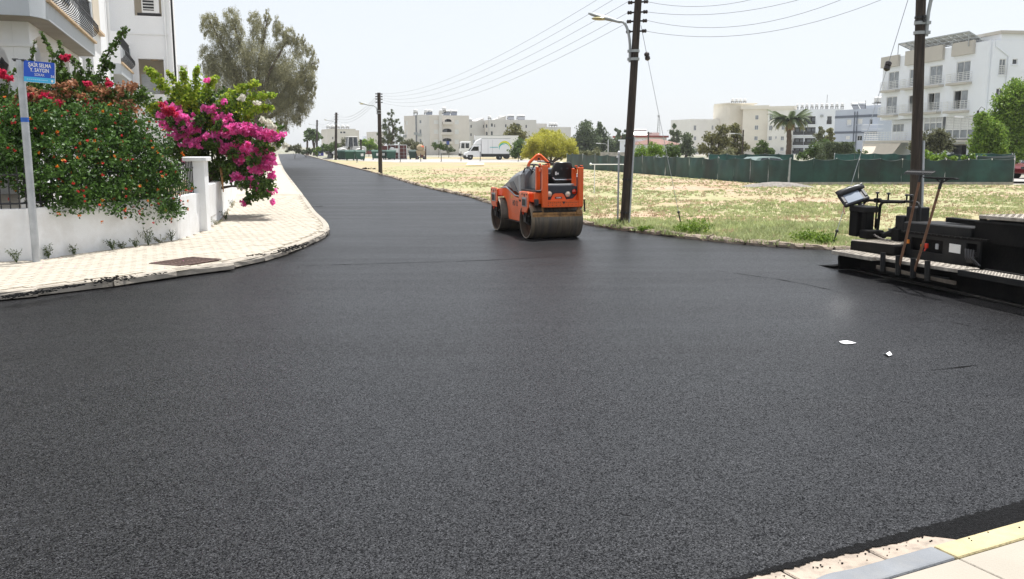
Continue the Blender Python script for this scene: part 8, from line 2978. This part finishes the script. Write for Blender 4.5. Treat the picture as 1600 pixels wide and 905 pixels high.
# yellow-brown machine
yp = G(657.5, 249.2, .05)
t_ = thing('concrete_mixer', 'dusty yellow-brown mixer with an orange drum top beside the rusty panels', 'mixer', yp, .2)
M['dust_yellow'] = pmat('dusty_yellow_paint', (0.40, 0.32, 0.20), .75, .2, 2, dirt=(.2, .14, .1), dscale=2, damt=.6)
obj('hopper', MB().hexa([(-.55, -.4, .5), (.5, -.4, .5), (.5, .4, .5), (-.55, .4, .5), (-.75, -.55, 1.3), (.65, -.55, 1.3), (.65, .55, 1.3), (-.75, .55, 1.3)]), M['dust_yellow'], t_, bevel=.03)
obj('mixing_drum', MB().lathe([(.25, -.5), (.55, -.25), (.58, .15), (.30, .55), (.26, .55), (.26, .4)], (-.05, 0, 1.65), (.6, -.3, .5), 16), M['dust_yellow'], t_, smooth=40)
obj('orange_guard', MB().box((.2, -.3, 1.88), (.5, .4, .25)), M['orange'], t_, bevel=.04)
obj('frame', MB().bar((-.7, -.45, 0), (-.55, -.4, 1.3), .1, .1).bar((.72, -.45, 0), (.72, -.45, 1.95), .13, .13).bar((.72, .45, 0), (.72, .45, 1.5), .1, .1).bar((-.7, .45, 0), (-.55, .4, 1.3), .1, .1).bar((-.8, -.45, .3), (.75, -.45, .3), .09, .09), M['rust'], t_)
for x in (-.5, .45):
    wheel(t_, x, -.42, .24, .12)
obj('motor', MB().box((.1, -.3, .45), (.5, .3, .45)), M['red_brown'], t_, bevel=.04)

# posts along the lane
lane_posts = ((558, 254, 247, 'short dark post by the lane in front of the right container'), (625.6, 253.6, 245.5, 'dark post by the lane before the rusty panels'), (657.5, 252.6, 240.5, 'dark post by the lane before the mixer'),
              (689.5, 253, 240, 'dark post by the lane left of the lorry cab'), (720.4, 252, 237.5, 'dark post by the lane before the lorry cab'), (750.4, 252, 238, 'dark post by the lane at the small truck door'), (810, 252.6, 243, 'dark post by the lane right of the small truck'))
for (u, vb, vt, lb) in lane_posts:
    p = G(u, vb, .045)
    t_ = thing('lane_post', lb, 'post', p, 0, 'dark posts along the gravel lane')
    h_ = A(u, vt, p.y).z - p.z
    obj('post', MB().cyl((0, 0, -.1), (0, 0, h_), .045, 8), M['black_iron'], t_, smooth=50)
    obj('base', MB().lathe([(.13, 0), (.13, .05), (.05, .09)], (0, 0, -.005), n=8), M['concrete'], t_)
    obj('cap', MB().lathe([(.055, 0), (.055, .04), (0, .07)], (0, 0, h_), n=8), M['black_iron'], t_)

# litter
p = G(741, 259.5, .06)
t_ = thing('foam_board', 'pale yellow foam board lying in the dry field before the trucks', 'board', p, .1)
M['foam'] = pmat('pale_yellow_foam', (0.70, 0.60, 0.34), .8, .06)
fb_ = MB()
fb_.hexa([(-.85, -.5, 0), (.95, -.5, .05), (1.0, .6, .2), (-.6, .6, .25), (-.85, -.5, .08), (.95, -.5, .13), (1.0, .6, .30), (-.6, .6, .36)])
obj('board', fb_, M['foam'], t_, bevel=.01)
p = G(577, 264.5, .05)
t_ = thing('rubble_heap', 'small dark heap of broken asphalt lumps at the field edge by the thin pole', 'rubble', p)
rnd = random.Random(8)
for k in range(9):
    r = rnd.uniform(.06, .14)
    obj('lump', MB().ball((rnd.uniform(-.55, .55), rnd.uniform(-.3, .3), r * .5), (r, r * .8, r * .6), 6, 4), M['loose_asphalt'], t_)
def scrap(pts_px, label, curl):
    P_ = [G(u, v, .006) for u, v in pts_px]
    c_ = sum(P_, Vector()) / len(P_)
    o = MB()
    n = len(P_)
    vs_ = [p - c_ + Vector((0, 0, .004 + curl * abs(mnoise.noise(Vector((i * 2.3, 1, curl * 99)))))) for i, p in enumerate(P_)]
    o.extr(vs_, (0, 0, .003))
    ob = obj('paper_scrap', o, M['sign_white'])
    ob.location = (c_.x, c_.y, 0)
    tag(ob, label, 'paper scrap', 'white scraps lying on the asphalt')
scrap(((1311, 533.5), (1317, 533), (1324, 534), (1331, 534.5), (1338, 536), (1331, 537.5), (1322, 538), (1315, 536.5)), 'long torn white paper scrap on the asphalt, left of the two', .02)
scrap(((1379, 552), (1385, 553), (1390, 551.5), (1394, 555), (1389, 557), (1384, 555.5)), 'small crumpled white scrap on the asphalt, right of the two', .03)
# ================================================================== HAZE
hzm = bpy.data.materials.new('summer_haze')
hzm.use_nodes = True
hn = hzm.node_tree
hn.nodes.remove(hn.nodes['Principled BSDF'])
pv = hn.nodes.new('ShaderNodeVolumePrincipled')
pv.inputs['Color'].default_value = (0.93, 0.95, 0.98, 1)
pv.inputs['Density'].default_value = 0.00025
pv.inputs['Anisotropy'].default_value = 0.3
hn.links.new(pv.outputs[0], hn.nodes['Material Output'].inputs['Volume'])
obj('haze', MB().box2((-700, -60, -1.1), (700, 620, 24)), hzm, kind='stuff')
